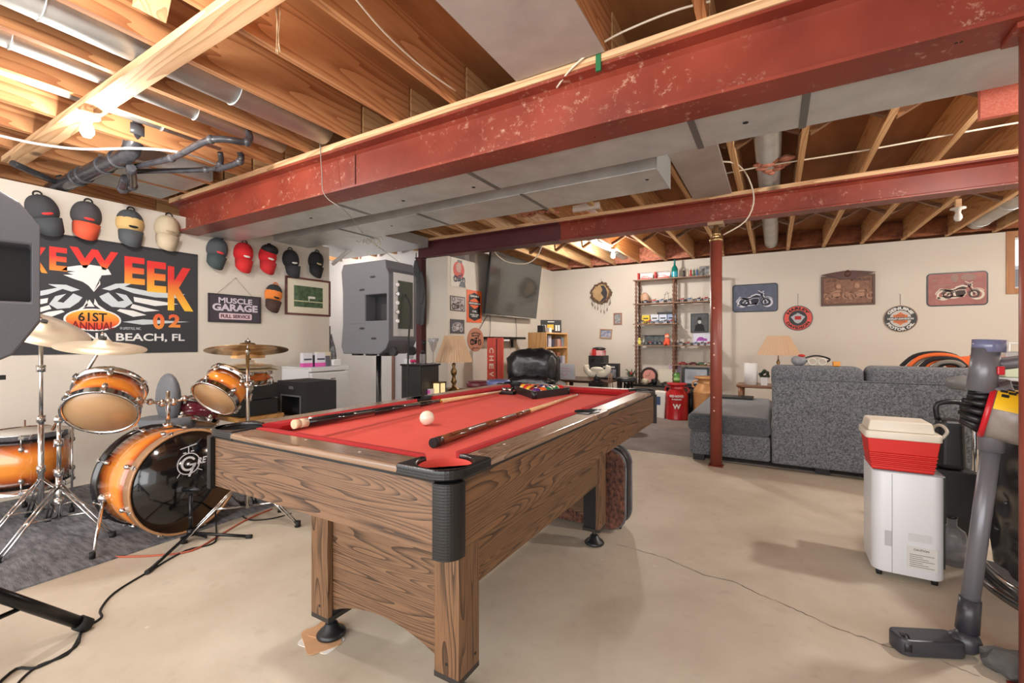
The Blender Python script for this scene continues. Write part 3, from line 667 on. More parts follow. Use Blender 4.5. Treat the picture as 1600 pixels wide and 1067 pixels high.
# base
BX0, BX1, BY0, BY1 = -1.503, -.812, 1.073, 2.42
for sx, x in ((-1, BX0), (1, BX1)):
    for sy, y in ((-1, BY0), (1, BY1)):
        lx = x-sx*.047; ly = y-sy*.052
        mb = MB(); mb.bx(min(x, x-sx*.094), max(x, x-sx*.094), min(y, y-sy*.02), max(y, y-sy*.02), .105, .69)
        mb.bx(min(x, x-sx*.02), max(x, x-sx*.02), min(y-sy*.02, y-sy*.105), max(y-sy*.02, y-sy*.105), .105, .69)
        leg = R(mb, 'leg', OAKZ)
        def P_(mb, name, m, **kk):
            bmesh.ops.translate(mb.bm, verts=mb.bm.verts, vec=-Vector(tb.location)); return mb.done(name, m, leg, **kk)
        P_(MB().bx(min(x-sx*.0205, x-sx*.092), max(x-sx*.0205, x-sx*.092), min(y-sy*.0205, y-sy*.10), max(y-sy*.0205, y-sy*.10), .10, .685), 'leg_core', BLACKFLAT)
        P_(MB().bx(min(x, x-sx*.096), max(x, x-sx*.096), min(y, y-sy*.106), max(y, y-sy*.106), .088, .105), 'leg_cap', mat('leg_cap', (44, 38, 34), .6))
        P_(MB().cyl((lx, ly, .03), (lx, ly, .09), .012).lathe([(.052, .006), (.054, .012), (.046, .022), (.028, .034), (.022, .05), (.012, .056)], (lx, ly, 0), seg=22), 'levelling_foot', BLACKP)
        for zz in (.14, .5):
            P_(MB().cyl((lx, y+sy*.001, zz), (lx, y-sy*.003, zz), .005), 'screw_cap', BLACKFLAT)
            P_(MB().cyl((x+sx*.001, y-sy*.085, zz), (x-sx*.003, y-sy*.085, zz), .005), 'screw_cap', BLACKFLAT)
for y in (BY0+.022, BY1-.034):
    x0, x1 = BX0+.094, BX1-.094; n = 14
    arch = [(x0+(x1-x0)*i/n, .125+.058*math.sin(PI*i/n)**.8) for i in range(n+1)]
    M = Matrix(((1, 0, 0, 0), (0, 0, 1, y), (0, 1, 0, 0), (0, 0, 0, 1)))
    R(MB().prism([(x1, .69), (x0, .69)]+arch, .012, M), 'end_panel', OAKX)
for x in (BX0+.006, BX1-.022): R(MB().bx(x, x+.016, BY0+.105, BY1-.105, .352, .69), 'side_panel', OAKY)
# sight dots on the near rails
for px_, py_ in ((478, 687), (562, 706), (788, 694), (848, 668)):
    q = PX(px_, py_, Z=ZR); R(MB().cyl((q.x, q.y, ZR), (q.x, q.y, ZR+.0006), .004, seg=10), 'sight_dot', mat('pearl', (214, 204, 190), .3))
# cardboard under the near left foot
CARD = mat('cardboard', (206, 160, 118), .85, noise=.15, nscale=20)
cpos = Vector((BX0+.047, BY0+.052, 0))
def pad(cx, cy, w, h, rot, z, lab, m):
    mb = MB().rbox((0, 0, .001), (w, h, .002), .022, 5); o = mb.done('cardboard_pad', m, loc=(cx, cy, z)); o.rotation_euler.z = rot; return tag(o, lab, 'cardboard')
pad(cpos.x-.005, cpos.y-.04, .155, .10, .12, 0, 'white coated cardboard pad lowest under the table foot', PAPER)
pad(cpos.x-.02, cpos.y-.03, .165, .12, -.45, .002, 'large tan cardboard pad under the near left table foot', CARD)
pad(cpos.x-.045, cpos.y+.01, .10, .11, .2, .0042, 'smaller folded tan cardboard pad on the left of the table foot', CARD)

# ---------------- balls, rack, cues ----------------
BC = {1: (222, 170, 40), 2: (40, 52, 130), 3: (200, 40, 36), 4: (84, 44, 110), 5: (226, 104, 44), 6: (30, 116, 76), 7: (122, 26, 34), 8: (22, 22, 24)}
IV = mat('ball_ivory', (236, 228, 208), .12, coat=.6)
def ball(i):
    c = BC[i if i < 9 else i-8]; m = mat('ball_colour_%d' % (i if i < 9 else i-8), c, .12, coat=.6)
    mb = MB(); mb.ball((0, 0, 0), .0285, 20); mb.bm.faces.ensure_lookup_table()
    for f in mb.bm.faces:
        z = f.calc_center_median()
        if i > 8: f.material_index = 0 if abs(z.z) < .0155 else 1
        else: f.material_index = 1 if z.z > .0262 or z.z < -.0262 else 0
    return mb, [m, IV]
A = Vector((-1.165, 2.235, 0)); e1 = Vector((.07, .32, 0)).normalized(); e2 = Matrix.Rotation(PI/3, 3, 'Z') @ e1
names = ['yellow', 'blue', 'red', 'purple', 'orange', 'green', 'maroon', 'black']
orderb = [4, 13, 7, 14, 15, 9, 6, 12, 8, 3, 11, 10, 2, 5, 1]
inn = A + (e1+e2).normalized()*.078
i = 0
for r_ in range(5):
    for c_ in range(r_+1):
        b = orderb[i]; i += 1; p = inn+e1*(.0574*(r_-c_))+e2*(.0574*c_)
        mb, ms = ball(b); o = mb.done('pool_ball', ms, loc=(p.x, p.y, ZB+.0295)); o.rotation_euler = (random.uniform(0, 3), random.uniform(0, 3), 0)
        where = ['the near corner', 'the second row', 'the middle row', 'the fourth row', 'the far row'][r_]
        tag(o, '%s %s pool ball in %s of the black rack' % ('white and '+names[b-9]+' striped' if b > 8 else 'solid '+names[b-1], 'glossy', where), 'pool ball')
L3 = .338; P3 = [A, A+e1*L3, A+e2*L3]; ctr = sum(P3, Vector())/3
mb = MB()
for k_ in range(3):
    a, b = P3[k_], P3[(k_+1) % 3]; d = (b-a).normalized(); m_ = (a+b)/2; ang = math.atan2(d.y, d.x)
    mb.box((m_.x, m_.y, ZB+.0215), (L3-.03, .011, .042), Matrix.Rotation(ang, 3, 'Z'))
    mb.cyl((a.x+(ctr.x-a.x)*.075, a.y+(ctr.y-a.y)*.075, ZB+.0006), (a.x+(ctr.x-a.x)*.075, a.y+(ctr.y-a.y)*.075, ZB+.0425), .017, seg=16)
tag(mb.done('ball_rack', BLACKP), 'black plastic triangle rack full of balls on the far end of the red cloth', 'rack')
mb = MB().ball((0, 0, 0), .0285, 28); q = PX(667, 653, Z=ZB+.029)
cb = tag(mb.done('cue_ball', IV, loc=(q.x, q.y, ZB+.029)), 'plain ivory white cue ball alone near the middle of the table', 'cue ball')
def cue(a, b, lab, butt, wrapc, pale, joint=.5):
    a, b = Vector(a), Vector(b); L_ = (b-a).length; d = (b-a)/L_; t = thing('pool_cue', lab, 'cue', a)
    r = lambda u: .0150-.0088*u
    def seg(u0, u1, name, m, dr=0): MB().cyl(d*L_*u0, d*L_*u1, r(u0)+dr, r(u1)+dr, 18).done(name, m, t)
    seg(0, .012, 'bumper', mat('tan_bumper', (206, 176, 140), .5) if pale == 'a' else RUB); seg(.012, .03, 'butt_cap', mat('butt_cap_'+pale, (214, 190, 160) if pale == 'a' else (60, 36, 28), .3))
    seg(.03, .22, 'butt', butt); seg(.22, .40, 'grip', wrapc); seg(.40, .495, 'forearm', butt)
    seg(.495, .505, 'joint_collar', mat('collar', (190, 150, 60), .25, metal=.8)); seg(.505, .985, 'shaft', mat('maple', (222, 186, 136), .3, noise=.2, nscale=8, coat=.3))
    seg(.985, .995, 'ferrule', WHITEP); seg(.995, 1, 'tip', mat('tip_blue', (60, 90, 130), .8))
    # long point of pale wood let into the forearm
    mb = MB(); up = Vector((0, 0, 1)); s_ = d.cross(up).normalized()
    pts = []
    for sg in (-1, 1):
        A_ = [d*L_*.36+up*(r(.36)+.0004), d*L_*.495+up*(r(.495)*.75)+s_*sg*r(.495)*.72, d*L_*.495+up*(r(.495)+.0004)]
        mb._f([mb.v(p) for p in A_])
    mb.done('inlay_point', MATS['maple'], t); return t
BUTTK = mat('black_lacquer', (20, 20, 24), .1, coat=.6); BUTTB = wood('brown_butt', (120, 68, 42), (70, 36, 22), 'Y', freq=10, nscale=20, squeeze=.2, rough=.2, coat=.5)
q1 = PX(459, 663, Z=.853); q2 = PX(800, 607, Z=.815)
cue((q1.x, q1.y, .853), (q2.x, q2.y, .806), 'pool cue with black lacquered butt lying along the left side of the table', BUTTK, BUTTK, 'a')
q1 = PX(676, 692, Z=.812); q2 = PX(902, 617, Z=.803)
cue((q1.x, q1.y, .8115), (q2.x, q2.y, .803), 'pool cue with brown butt lying towards the right side of the table', BUTTB, BUTTB, 'b')
q = PX(793, 616, Z=ZB); t = thing('bridge_head', 'small black and silver cue accessory lying left of the ball rack', 'cue accessory', (q.x, q.y, ZB))
MB().box((0, 0, .011), (.10, .05, .02)).done('holder', BLACKP, t, bevel=.004)
MB().cyl((-.03, -.01, .030), (.0, -.01, .030), .013).done('silver_knob', CHROME, t); MB().cyl((.008, -.01, .030), (.038, -.01, .030), .013).done('silver_knob', CHROME, t)

# ================= SUITCASE =================
TAP = mat('tapestry', (44, 30, 28), .85, noise=1, nscale=34, col2=(132, 84, 66), bump=.3, bscale=60, stretch=(1.6, 1, 1))
st = thing('suitcase', 'dark tapestry suitcase standing behind the far right leg of the pool table', 'suitcase', (-1.03, 2.64, 0))
MB().rbox((0, 0, .25), (.56, .17, .46), .09, 6, 'y').done('shell', TAP, st)
for y in (-.06, .06):
    o = MB(); n = 40; pts = []
    w, h, r = .565, .465, .092
    for cx, cz, a0 in ((w/2-r, h/2-r, 0), (-w/2+r, h/2-r, PI/2), (-w/2+r, -h/2+r, PI), (w/2-r, -h/2+r, 1.5*PI)):
        for j in range(7): a = a0+PI/2*j/6; pts.append((cx+r*math.cos(a), y, .25+cz+r*math.sin(a)))
    pts.append(pts[0]); o.tube(pts, .008, 6, sub=1); o.done('piping', mat('grey_piping', (98, 98, 102), .4), st)
o = MB().rbox((0, 0, .25), (.572, .05, .472), .095, 6, 'y').done('zip_band', mat('black_band', (40, 40, 44), .5), st)
for x in (-.22, .22): MB().cyl((x-.02, .0, .012), (x+.02, .0, .012), .012).done('wheel', RUB, st)
MB().tube([(-.07, 0, .49), (-.05, 0, .52), (.05, 0, .52), (.07, 0, .49)], .009, 8).done('handle', BLACKP, st)

# ================= SOFA =================
def sofa_mat():
    m = mat('grey_chenille', (132, 136, 142), .95, noise=.95, nscale=95, col2=(58, 61, 66), bump=.8, bscale=140, sheen=.2)
    return m
SOFA = sofa_mat(); SOFAD = mat('charcoal_chenille', (88, 92, 98), .95, noise=.8, nscale=60, col2=(52, 55, 60), bump=.5, bscale=180, sheen=.4)
sf = thing('sofa', 'grey chenille sectional sofa with a chaise end, seen from behind', 'sofa', (.6, 5.0, 0))
RS = lambda mb, name, m, **k: rel(sf, mb, name, m, **k)
RS(MB().bx(-.02, 2.0, 4.5, 4.72, .06, .80), 'back_frame', SOFA, bevel=.018, seg=3)
RS(MB().tube([(-.018, 4.504, .797), (.7, 4.5, .80), (1.3, 4.5, .80), (1.99, 4.502, .798)], .006, 6), 'piping', SOFA)
RS(MB().box((.30, 4.66, .815), (.65, .28, .19)), 'back_cushion', SOFA, bevel=.055, seg=5)
RS(MB().box((1.31, 4.66, .825), (1.33, .28, .19)), 'back_cushion', SOFA, bevel=.055, seg=5)
RS(MB().bx(-.02, 2.0, 4.73, 5.5, .06, .27), 'seat_base', SOFA, bevel=.02)
RS(MB().bx(.0, 1.98, 4.74, 5.55, .28, .45), 'seat_cushion', SOFAD, bevel=.04, seg=4)
RS(MB().bx(-.695, -.03, 4.52, 6.1, .06, .275), 'chaise_base', SOFA, bevel=.022, seg=3)
RS(MB().bx(-.715, -.025, 4.505, 6.12, .275, .445), 'chaise_cushion', SOFAD, bevel=.05, seg=5)
for x, y in ((-.62, 4.6), (.35, 4.62), (1.15, 4.62), (1.9, 4.62), (-.62, 6.0), (-.1, 6.0)): RS(MB().box((x, y, .03), (.10, .08, .06)), 'foot', BLACKP)
# ================= AREA RUG =================
rg = MB().bx(-1.95, 1.6, 4.62, 6.7, 0, .006).done('area_rug', mat('grey_rug', (132, 122, 116), .95, noise=.6, nscale=3, col2=(160, 152, 146), bump=.5, bscale=200))
tag(rg, 'flat greyish rug on the floor in front of the shelves and under the sofa', 'rug')

# ================= PORTABLE AIR UNIT, COOLER =================
ac = thing('dehumidifier', 'white plastic dehumidifier on castors with a red cooler on top', 'dehumidifier', (.535, 2.86, 0))
MB().rbox((0, 0, .27), (.262, .29, .475), .05, 6).done('body', mat('appliance_white', (214, 216, 220), .35), ac, bevel=.006)
MB().bx(-.0595, -.0575, -.1465, -.145, .035, .50).done('panel_seam', mat('seam_grey', (150, 150, 154), .6), ac)
MB().bx(-.085, -.06, -.1475, -.145, .16, .23).done('finger_recess', mat('recess_grey', (178, 178, 182), .5), ac)
MB().box((0, 0, .509), (.256, .284, .006)).done('top_panel', mat('top_grey', (140, 142, 148), .4), ac, bevel=.002)
MB().bx(.128, .150, -.05, .13, .06, .49).done('rear_grille', BLACKP, ac)
lb = MB().bx(-.005, .10, -.1472, -.1452, .075, .175).done('rating_label', mat('label_paper', (206, 204, 200), .6), ac)
for i in range(7): MB().bx(.004, .09-.02*(i % 3), -.1480, -.1472, .085+.009*i, .0875+.009*i).done('print_line', mat('print_grey', (120, 118, 118), .7), lb)
mb = MB().text('CAUTION', .012, WL @ Matrix.Translation((.045, .163, .1474))); mb.done('lettering', BLACKFLAT, lb)
MB().bx(.0, .08, -.1472, -.1455, .20, .235).done('sticker', mat('sticker', (198, 200, 200), .5), ac)
for x in (-.1, .1):
    for y in (-.1, .1): MB().cyl((x-.01, y, .016), (x+.01, y, .016), .016).done('castor', RUB, ac)
co = thing('cooler', 'red picnic cooler with an off white lid on top of the dehumidifier', 'cooler', (.515, 2.81, .513))
RED = mat('cooler_red', (206, 34, 28), .42, noise=.1, nscale=6)
mb = MB()
w0, w1, d0, d1 = .225, .262, .17, .20
for (z0_, z1_, grow) in [(.0, .016, 0), (.016, .026, .004), (.026, .034, 0), (.034, .044, .004), (.044, .052, 0), (.052, .062, .004), (.062, .070, 0), (.070, .080, .004), (.080, .150, 0)]:
    u0, u1 = z0_/.15, z1_/.15; a0_, a1_ = w0+(w1-w0)*u0+grow, w0+(w1-w0)*u1+grow; b0, b1 = d0+(d1-d0)*u0+grow, d0+(d1-d0)*u1+grow
    P_ = []
    for z_, a_, b_ in ((z0_, a0_, b0), (z1_, a1_, b1)):
        for x, y in ((-1, -1), (1, -1), (1, 1), (-1, 1)): P_.append(mb.v((x*a_/2, y*b_/2, z_)))
    for f in ((3, 2, 1, 0), (4, 5, 6, 7), (0, 1, 5, 4), (1, 2, 6, 5), (2, 3, 7, 6), (3, 0, 4, 7)): mb._f([P_[i] for i in f])
mb.done('body', RED, co, bevel=.004)
LID = mat('lid_cream', (222, 214, 198), .45, noise=.3, nscale=7, col2=(196, 182, 160))
MB().rbox((0, 0, .165), (.278, .216, .034), .02, 4).done('lid_rim', LID, co, bevel=.004)
MB().box((-.006, 0, .207), (.245, .185, .05), taper=.92).done('lid', LID, co, bevel=.008, seg=3)
MB().tube([(.135, -.085, .165), (.155, -.085, .20), (.158, 0, .215), (.155, .085, .20), (.135, .085, .165)], .007, 8).done('handle', mat('handle_grey', (176, 168, 156), .4), co)

# ================= BAR, STOOL, VACUUM =================
bar = thing('home_bar', 'curved black tufted vinyl home bar with chrome base trim at the right edge', 'bar', (1.56, 2.95, 0))
VIN = mat('black_vinyl', (30, 31, 34), .28, coat=.3)
mb = MB(); n, m_ = 60, 34; g = {}
for i in range(n+1):
    for j in range(m_+1):
        a = math.radians(165+160*i/n); z = .07+.84*j/m_; u, w = 160*i/n/18, .84*j/m_/.155
        du, dw = u-round(u+(.5 if round(w) % 2 else 0))+(.5 if round(w) % 2 else 0), w-round(w)
        r = .66-.022*math.exp(-(du*du*5+dw*dw*5)*3)
        g[i, j] = mb.v((r*math.cos(a), r*math.sin(a), z))
for i in range(n):
    for j in range(m_): mb._f([g[i, j], g[i+1, j], g[i+1, j+1], g[i, j+1]], True)
mb.done('tufted_front', VIN, bar)
for j in range(1, 6):
    for i in range(0, 9):
        a = math.radians(165+(i+(.5 if j % 2 else 0))*18)
        if a < math.radians(318): MB().ball((.645*math.cos(a), .645*math.sin(a), .07+j*.155), .009, 10).done('upholstery_button', mat('button', (70, 72, 76), .2, coat=.5), bar)
A0, A1 = math.radians(165), math.radians(325)
MB().lathe([(.60, 0), (.74, 0), (.74, .02), (.72, .03), (.60, .03)], seg=60, a0=A0, a1=A1, cap=False).done('base_plate', mat('brushed_steel', (150, 150, 152), .25, metal=1), bar)
MB().torus((0, 0, .055), .69, .012, seg=60, a0=A0, a1=A1).done('foot_trim', CHROME, bar)
MB().lathe([(.40, .91), (.70, .91), (.72, .93), (.70, .95), (.40, .95)], seg=60, a0=A0, a1=A1, cap=False).done('counter_top', mat('laminate_grey', (176, 178, 182), .3), bar)
MB().torus((0, 0, .93), .715, .022, seg=60, a0=A0, a1=A1).done('padded_edge', VIN, bar)
stl = thing('bar_stool', 'bar stool with a round grey padded seat behind the vacuum cleaner', 'stool', (1.06, 3.80, 0)); stl.scale = (.65, .65, 1.03)
MB().lathe([(.0, .80), (.17, .80), (.20, .815), (.205, .84), (.19, .865), (.10, .88), (0, .882)], seg=32).done('seat', mat('grey_vinyl', (120, 120, 120), .35), stl)
MB().cyl((0, 0, .03), (0, 0, .80), .025).done('column', CHROME, stl); MB().lathe([(.0, 0), (.14, 0), (.14, .012), (.03, .04), (0, .04)], seg=28).done('base', CHROME, stl)
MB().torus((0, 0, .3), .07, .008).done('foot_ring', CHROME, stl)

DV = lambda x, y, D: PX(x, y, D=D)
VG = mat('vacuum_grey', (112, 112, 118), .35, metal=.3); VD = mat('vacuum_dark', (52, 52, 58), .35); VP = mat('bin_blue_plastic', (110, 114, 146), .12, coat=.4)
vb = DV(1513, 1000, 1.60); vc = thing('stick_vacuum', 'grey cordless stick vacuum cleaner leaning against the bar', 'vacuum cleaner', (vb.x, vb.y, 0))
RV = lambda mb, name, m, **k: rel(vc, mb, name, m, **k)
w0_, w1_ = DV(1514, 950, 1.60), DV(1550, 690, 1.60)
RV(MB().cyl(w0_, w1_, .026, seg=20), 'wand', VG)
RV(MB().cyl(DV(1511, 985, 1.60), DV(1516, 935, 1.60), .033, .030, 20), 'lower_collar', VD)
RV(MB().cyl(DV(1548, 705, 1.60), DV(1552, 650, 1.60), .034, .040, 20), 'upper_collar', VG)
hb = DV(1510, 990, 1.60); hb.z = .05
RV(MB().ball(hb, .042, 18).ball(hb+Vector((-.02, .0, -.01)), .038, 16), 'swivel', VD)
a = PX(1408, 1005, Z=.03); b = PX(1490, 1012, Z=.03); dd = (b-a); ang = math.atan2(dd.y, dd.x)
hd = RV(MB().rbox(((a.x+hb.x)/2-.02, (a.y+hb.y)/2, .032), ((hb-a).length+.0, .085, .058), .028, 5, R=Matrix.Rotation(math.atan2(hb.y-a.y, hb.x-a.x), 3, 'Z')), 'floor_head', VD, bevel=.006)
RV(MB().cyl(Vector((a.x-.0, a.y, .033)), Vector((a.x+.02, a.y+.003, .033)), .033, seg=18), 'end_cap', BLACKP)
# motor body: long grey bin lying towards the right edge
c0, c1 = DV(1530, 640, 1.62), DV(1640, 664, 1.50); ax = (c1-c0).normalized()
RV(MB().cyl(c0+ax*.02, c1, .092, seg=30), 'bin', mat('dusty_bin', (150, 142, 136), .3, noise=.6, nscale=12, col2=(120, 100, 86)))
RV(MB().cyl(c0+ax*.012, c0+ax*.028, .095, seg=30), 'red_ring', mat('vac_red', (190, 30, 40), .3))
M = frame(ax)
for k_ in range(14):
    t_ = 2*PI*k_/14; q = M @ Vector((math.cos(t_), math.sin(t_), 0))
    RV(MB().cyl(c0+ax*.014+q*.070, c0-ax*.040+q*.056, .014, .007, 10), 'cyclone_cone', BLACKP)
for k_ in range(6):
    t_ = 2*PI*k_/6; q = M @ Vector((math.cos(t_), math.sin(t_), 0))
    RV(MB().cyl(c0+ax*.01+q*.03, c0-ax*.050+q*.026, .014, .007, 10), 'cyclone_cone', BLACKP)
# yellow warning wrap with a saw-tooth edge
mb = MB(); nn = 24
viewdir = (Vector((0, 0, CAMH))-(c0+c1)/2).normalized(); inv = M.transposed() @ viewdir; ta = math.atan2(inv.y, inv.x)
iu = M.transposed() @ Vector((0, 0, 1)); tu = math.atan2(iu.y, iu.x)
sg_ = 1 if math.sin(tu-ta) > 0 else -1
rows = []
for k_ in range(nn+1):
    t_ = ta+sg_*(.15+1.35*k_/nn); q = M @ Vector((math.cos(t_), math.sin(t_), 0)); tooth = .004 if k_ % 2 else 0
    rows.append((mb.v(c0+ax*(.03)+q*.0935), mb.v(c0+ax*(.115+tooth)+q*.0935)))
for p_, q_ in zip(rows, rows[1:]): mb._f([p_[0], q_[0], q_[1], p_[1]])
wr = RV(mb, 'warning_label', mat('warning_yellow', (238, 190, 30), .5))
mb = MB()
for k_, (u, w_) in enumerate(((.05, .75), (.065, .95), (.08, 1.1), (.06, 1.2), (.09, .8), (.045, 1.0))):
    t_ = ta+sg_*w_; q = M @ Vector((math.cos(t_), math.sin(t_), 0)); p_ = c0+ax*u+q*.0942; s2 = ax.cross(q)
    MBx = MB(); MBx.box(p_, (.003, .018, .012), Matrix((q, ax, s2)).transposed()); bmesh.ops.translate(MBx.bm, verts=MBx.bm.verts, vec=-Vector(vc.location)); MBx.done('label_print', BLACKFLAT, wr)
RV(MB().cyl(DV(1533, 612, 1.60), DV(1541, 545, 1.60), .040, .037, 24), 'motor_housing', VG)
RV(MB().cyl(DV(1545, 550, 1.60), DV(1546, 531, 1.60), .045, .045, 26), 'filter_cap', VP)
RV(MB().tube([DV(1558, 569, 1.60), DV(1585, 566, 1.58), DV(1640, 558, 1.54)], .022, 12), 'handle', VG)
RV(MB().tube([DV(1548, 600, 1.60), DV(1562, 640, 1.60), DV(1554, 662, 1.60)], .05, 14), 'inlet_neck', VG)
RV(MB().box(DV(1563, 579, 1.56), (.02, .02, .03)), 'trigger', mat('vac_red', (190, 30, 40), .3), bevel=.004)
# black cans and bottles between dehumidifier and bar
t = thing('jerry_can', 'black plastic can with a moulded handle on the black crate', 'can', (.86, 3.46, .401))
MB().box((0, 0, .14), (.12, .14, .28), taper=.9).done('body', BLACKP, t, bevel=.03, seg=4)
MB().tube([(-.05, 0, .27), (-.05, 0, .36), (.05, 0, .37), (.055, 0, .27)], .014, 10).done('handle', BLACKP, t)
def bottle(loc, r, h, m, lab, capm=BLACKP, name='bottle', cat='bottle', grp=None, neck=.35):
    t = thing(name, lab, cat, loc, 0, grp)
    MB().lathe([(0, 0), (r, 0), (r, h*.62), (r*.9, h*.70), (r*neck, h*.80), (r*neck, h*.95), (0, h*.95)], seg=18).done('body', m, t)
    MB().cyl((0, 0, h*.95), (0, 0, h), r*neck*1.15).done('cap', capm, t); return t
CLEAR = mat('clear_plastic', (170, 172, 176), .08, trans=.6, alpha=.6)
bottle((.775, 3.08, 0), .055, .24, CLEAR, 'clear plastic jug of water on the floor beside the bar base')
bottle((.70, 3.30, 0), .05, .2, CLEAR, 'second clear jug just behind the one beside the bar base', WHITEP)
t = thing('black_crate', 'black plastic crate standing between the dehumidifier and bar', 'crate', (.86, 3.46, 0))
MB().box((0, 0, .2), (.2, .16, .4)).done('body', BLACKP, t, bevel=.01)
gj = thing('glass_jug', 'clear glass jug lying on the floor before the black crate', 'jug', (.80, 3.22, .0))
MB().lathe([(.0, -.10), (.05, -.10), (.055, 0), (.03, .06), (.02, .10), (.026, .11)], (0, 0, .055), (.6, -.7, .05), 20).done('body', CLEAR, gj)
MB().torus((.05, -.02, .055), .035, .007, (0, 0, 1), 20).done('handle', CLEAR, gj)
# grey rubble block bottom right
q = PX(1580, 1056, Z=0)
mb = MB().ball((0, 0, .035), .07, 10, 1.2, .9, .6)
for v in mb.bm.verts: v.co += Vector((random.uniform(-.014, .014), random.uniform(-.014, .014), random.uniform(-.008, .008)))
for v in mb.bm.verts: v.co.z = max(v.co.z, 0)
tag(mb.done('rock', mat('rock_grey', (88, 86, 84), .9, noise=.5, nscale=20), loc=(q.x, q.y, 0), smooth=False), 'rough dark grey rock on the floor at the lower right corner', 'rock')

# ================= LEFT WALL: flag, signs, caps =================
EPS = .0012
def wall_left_thing(name, lab, cat, px, py, grp=None, off=.001):
    p = PX(px, py, X=XL+off); return thing(name, lab, cat, p, PI/2, grp)
def wave_fabric(w, h, m, nx=36, nz=10, amp=.006):
    mb = MB(); g = {}
    for i in range(nx+1):
        for j in range(nz+1):
            u, v_ = i/nx, j/nz; g[i, j] = mb.v((-w/2+w*u, -.004-amp*(.5+.5*math.sin(u*9+v_*2))*0, h*v_+.012*math.sin(u*PI)*(v_ > .99)*0))
    for i in range(nx):
        for j in range(nz): mb._f([g[i, j], g[i+1, j], g[i+1, j+1], g[i, j+1]], True)
    return mb
def gradient(name, bottom, top, z0, z1):
    m = bpy.data.materials.new(name); m.use_nodes = True; n = m.node_tree.nodes; L = m.node_tree.links; b = n['Principled BSDF']; b.inputs['Roughness'].default_value = .75
    tc = n.new('ShaderNodeTexCoord'); sp = n.new('ShaderNodeSeparateXYZ'); L.new(tc.outputs['Object'], sp.inputs[0])
    r = n.new('ShaderNodeMapRange'); r.inputs[1].default_value = z0; r.inputs[2].default_value = z1; L.new(sp.outputs[2], r.inputs[0])
    x = n.new('ShaderNodeMix'); x.data_type = 'RGBA'; x.inputs[6].default_value = (*lin(bottom), 1); x.inputs[7].default_value = (*lin(top), 1)
    L.new(r.outputs[0], x.inputs[0]); L.new(x.outputs[2], b.inputs['Base Color']); return m
p = PX(180, 549, X=XL+.001)
fl = thing('banner_flag', 'large black banner with an eagle and red to yellow letters on the left wall', 'banner', (XL+.001, 1.365, 1.022), PI/2)
FW, FH = 1.53, .91
MB().bx(-FW/2, FW/2, -.005, -.001, 0, FH).done('cloth', mat('black_banner_cloth', (58, 58, 62), .85, noise=.3, nscale=4, col2=(44, 44, 48), bump=.2, bscale=9), fl)
MB().bx(-FW/2, FW/2, -.0062, -.005, FH-.02, FH).done('hem', mat('hem', (50, 50, 54), .9), fl)
FLM = gradient('flame_gradient', (244, 190, 60), (216, 50, 46), .50, .72)
FLM2 = gradient('flame_gradient_low', (244, 190, 60), (216, 50, 46), .34, .60)
def zq(u, v_):
    q_ = PX(u/3.557, v_/3.557+260, X=XL); return (q_.y-1.365, q_.z-1.022)
def zrect(u0, v0, u1, v1):
    (x0, z1_), (x1, z0_) = zq(u0, (v0+v1)/2), zq(u1, (v0+v1)/2); m_ = (u0+u1)/2
    zt, zb_ = zq(m_, v0)[1], zq(m_, v1)[1]; return (x0+x1)/2, (zt+zb_)/2, x1-x0, zt-zb_
FLM = gradient('flame_gradient', (244, 190, 60), (216, 50, 46), .50, .74); FLM2 = gradient('flame_gradient_low', (244, 190, 60), (216, 50, 46), .40, .66)
for ch, r_ in (('B', (20, 440, 110, 590)), ('I', (125, 445, 160, 590)), ('K', (170, 448, 262, 590)), ('E', (272, 450, 372, 580)), ('W', (385, 462, 655, 570)), ('E', (690, 505, 803, 655)), ('E', (815, 530, 922, 700)), ('K', (930, 562, 1072, 803))):
    x, z, w, h = zrect(*r_); M = WL @ Matrix.Translation((x, z, .0062)); mb = MB().text(ch, .2, M, off=.008, width=w, height=h, ext=.0006)
    mb.done('lettering', FLM2 if r_[0] == 930 else FLM, fl)
SIL = mat('banner_silver', (196, 204, 208), .7); WH = mat('banner_white', (226, 226, 224), .7)
tr = lambda P, y0=-.0052, t_=.0011: MB().wp([zq(*p_) for p_ in P], y0, t_)
tr([(365, 560), (430, 551), (500, 547), (560, 556), (600, 572), (617, 602), (590, 604), (562, 606), (552, 632), (556, 655), (520, 697), (490, 662), (460, 642), (400, 622), (350, 602), (408, 602), (372, 590), (418, 584), (340, 576)], -.0052, .0016).done('eagle_head', WH, fl)
tr([(520, 690), (545, 640), (556, 612), (548, 650)], -.0069, .0006).done('eagle_shading', BLACKFLAT, fl); tr([(555, 570), (588, 568), (580, 576)], -.0069, .0006).done('eagle_shading', BLACKFLAT, fl)
WINGS = [([(565, 680), (640, 652), (740, 648), (690, 668), (830, 695), (1025, 711), (985, 733), (860, 728), (740, 705), (660, 675), (610, 690)], 1), ([(550, 722), (600, 700), (655, 752), (690, 745), (640, 702), (700, 715), (735, 760), (690, 786), (620, 780), (570, 747)], 1),
 ([(740, 725), (860, 745), (990, 766), (860, 776), (745, 752)], 0), ([(735, 765), (830, 790), (885, 802), (800, 808), (722, 786)], 0), ([(665, 792), (740, 802), (812, 826), (740, 836), (648, 802)], 0), ([(525, 735), (545, 770), (590, 800), (560, 795), (520, 765)], 0)]
for P, sv in WINGS:
    tr(P).done('wing_feather', SIL if sv else WH, fl); tr([(1006-u, v_+6) for u, v_ in P][::-1]).done('wing_feather', SIL if sv else WH, fl)
tr([(495, 740), (466, 780), (524, 780)]).done('tail_feather', WH, fl)
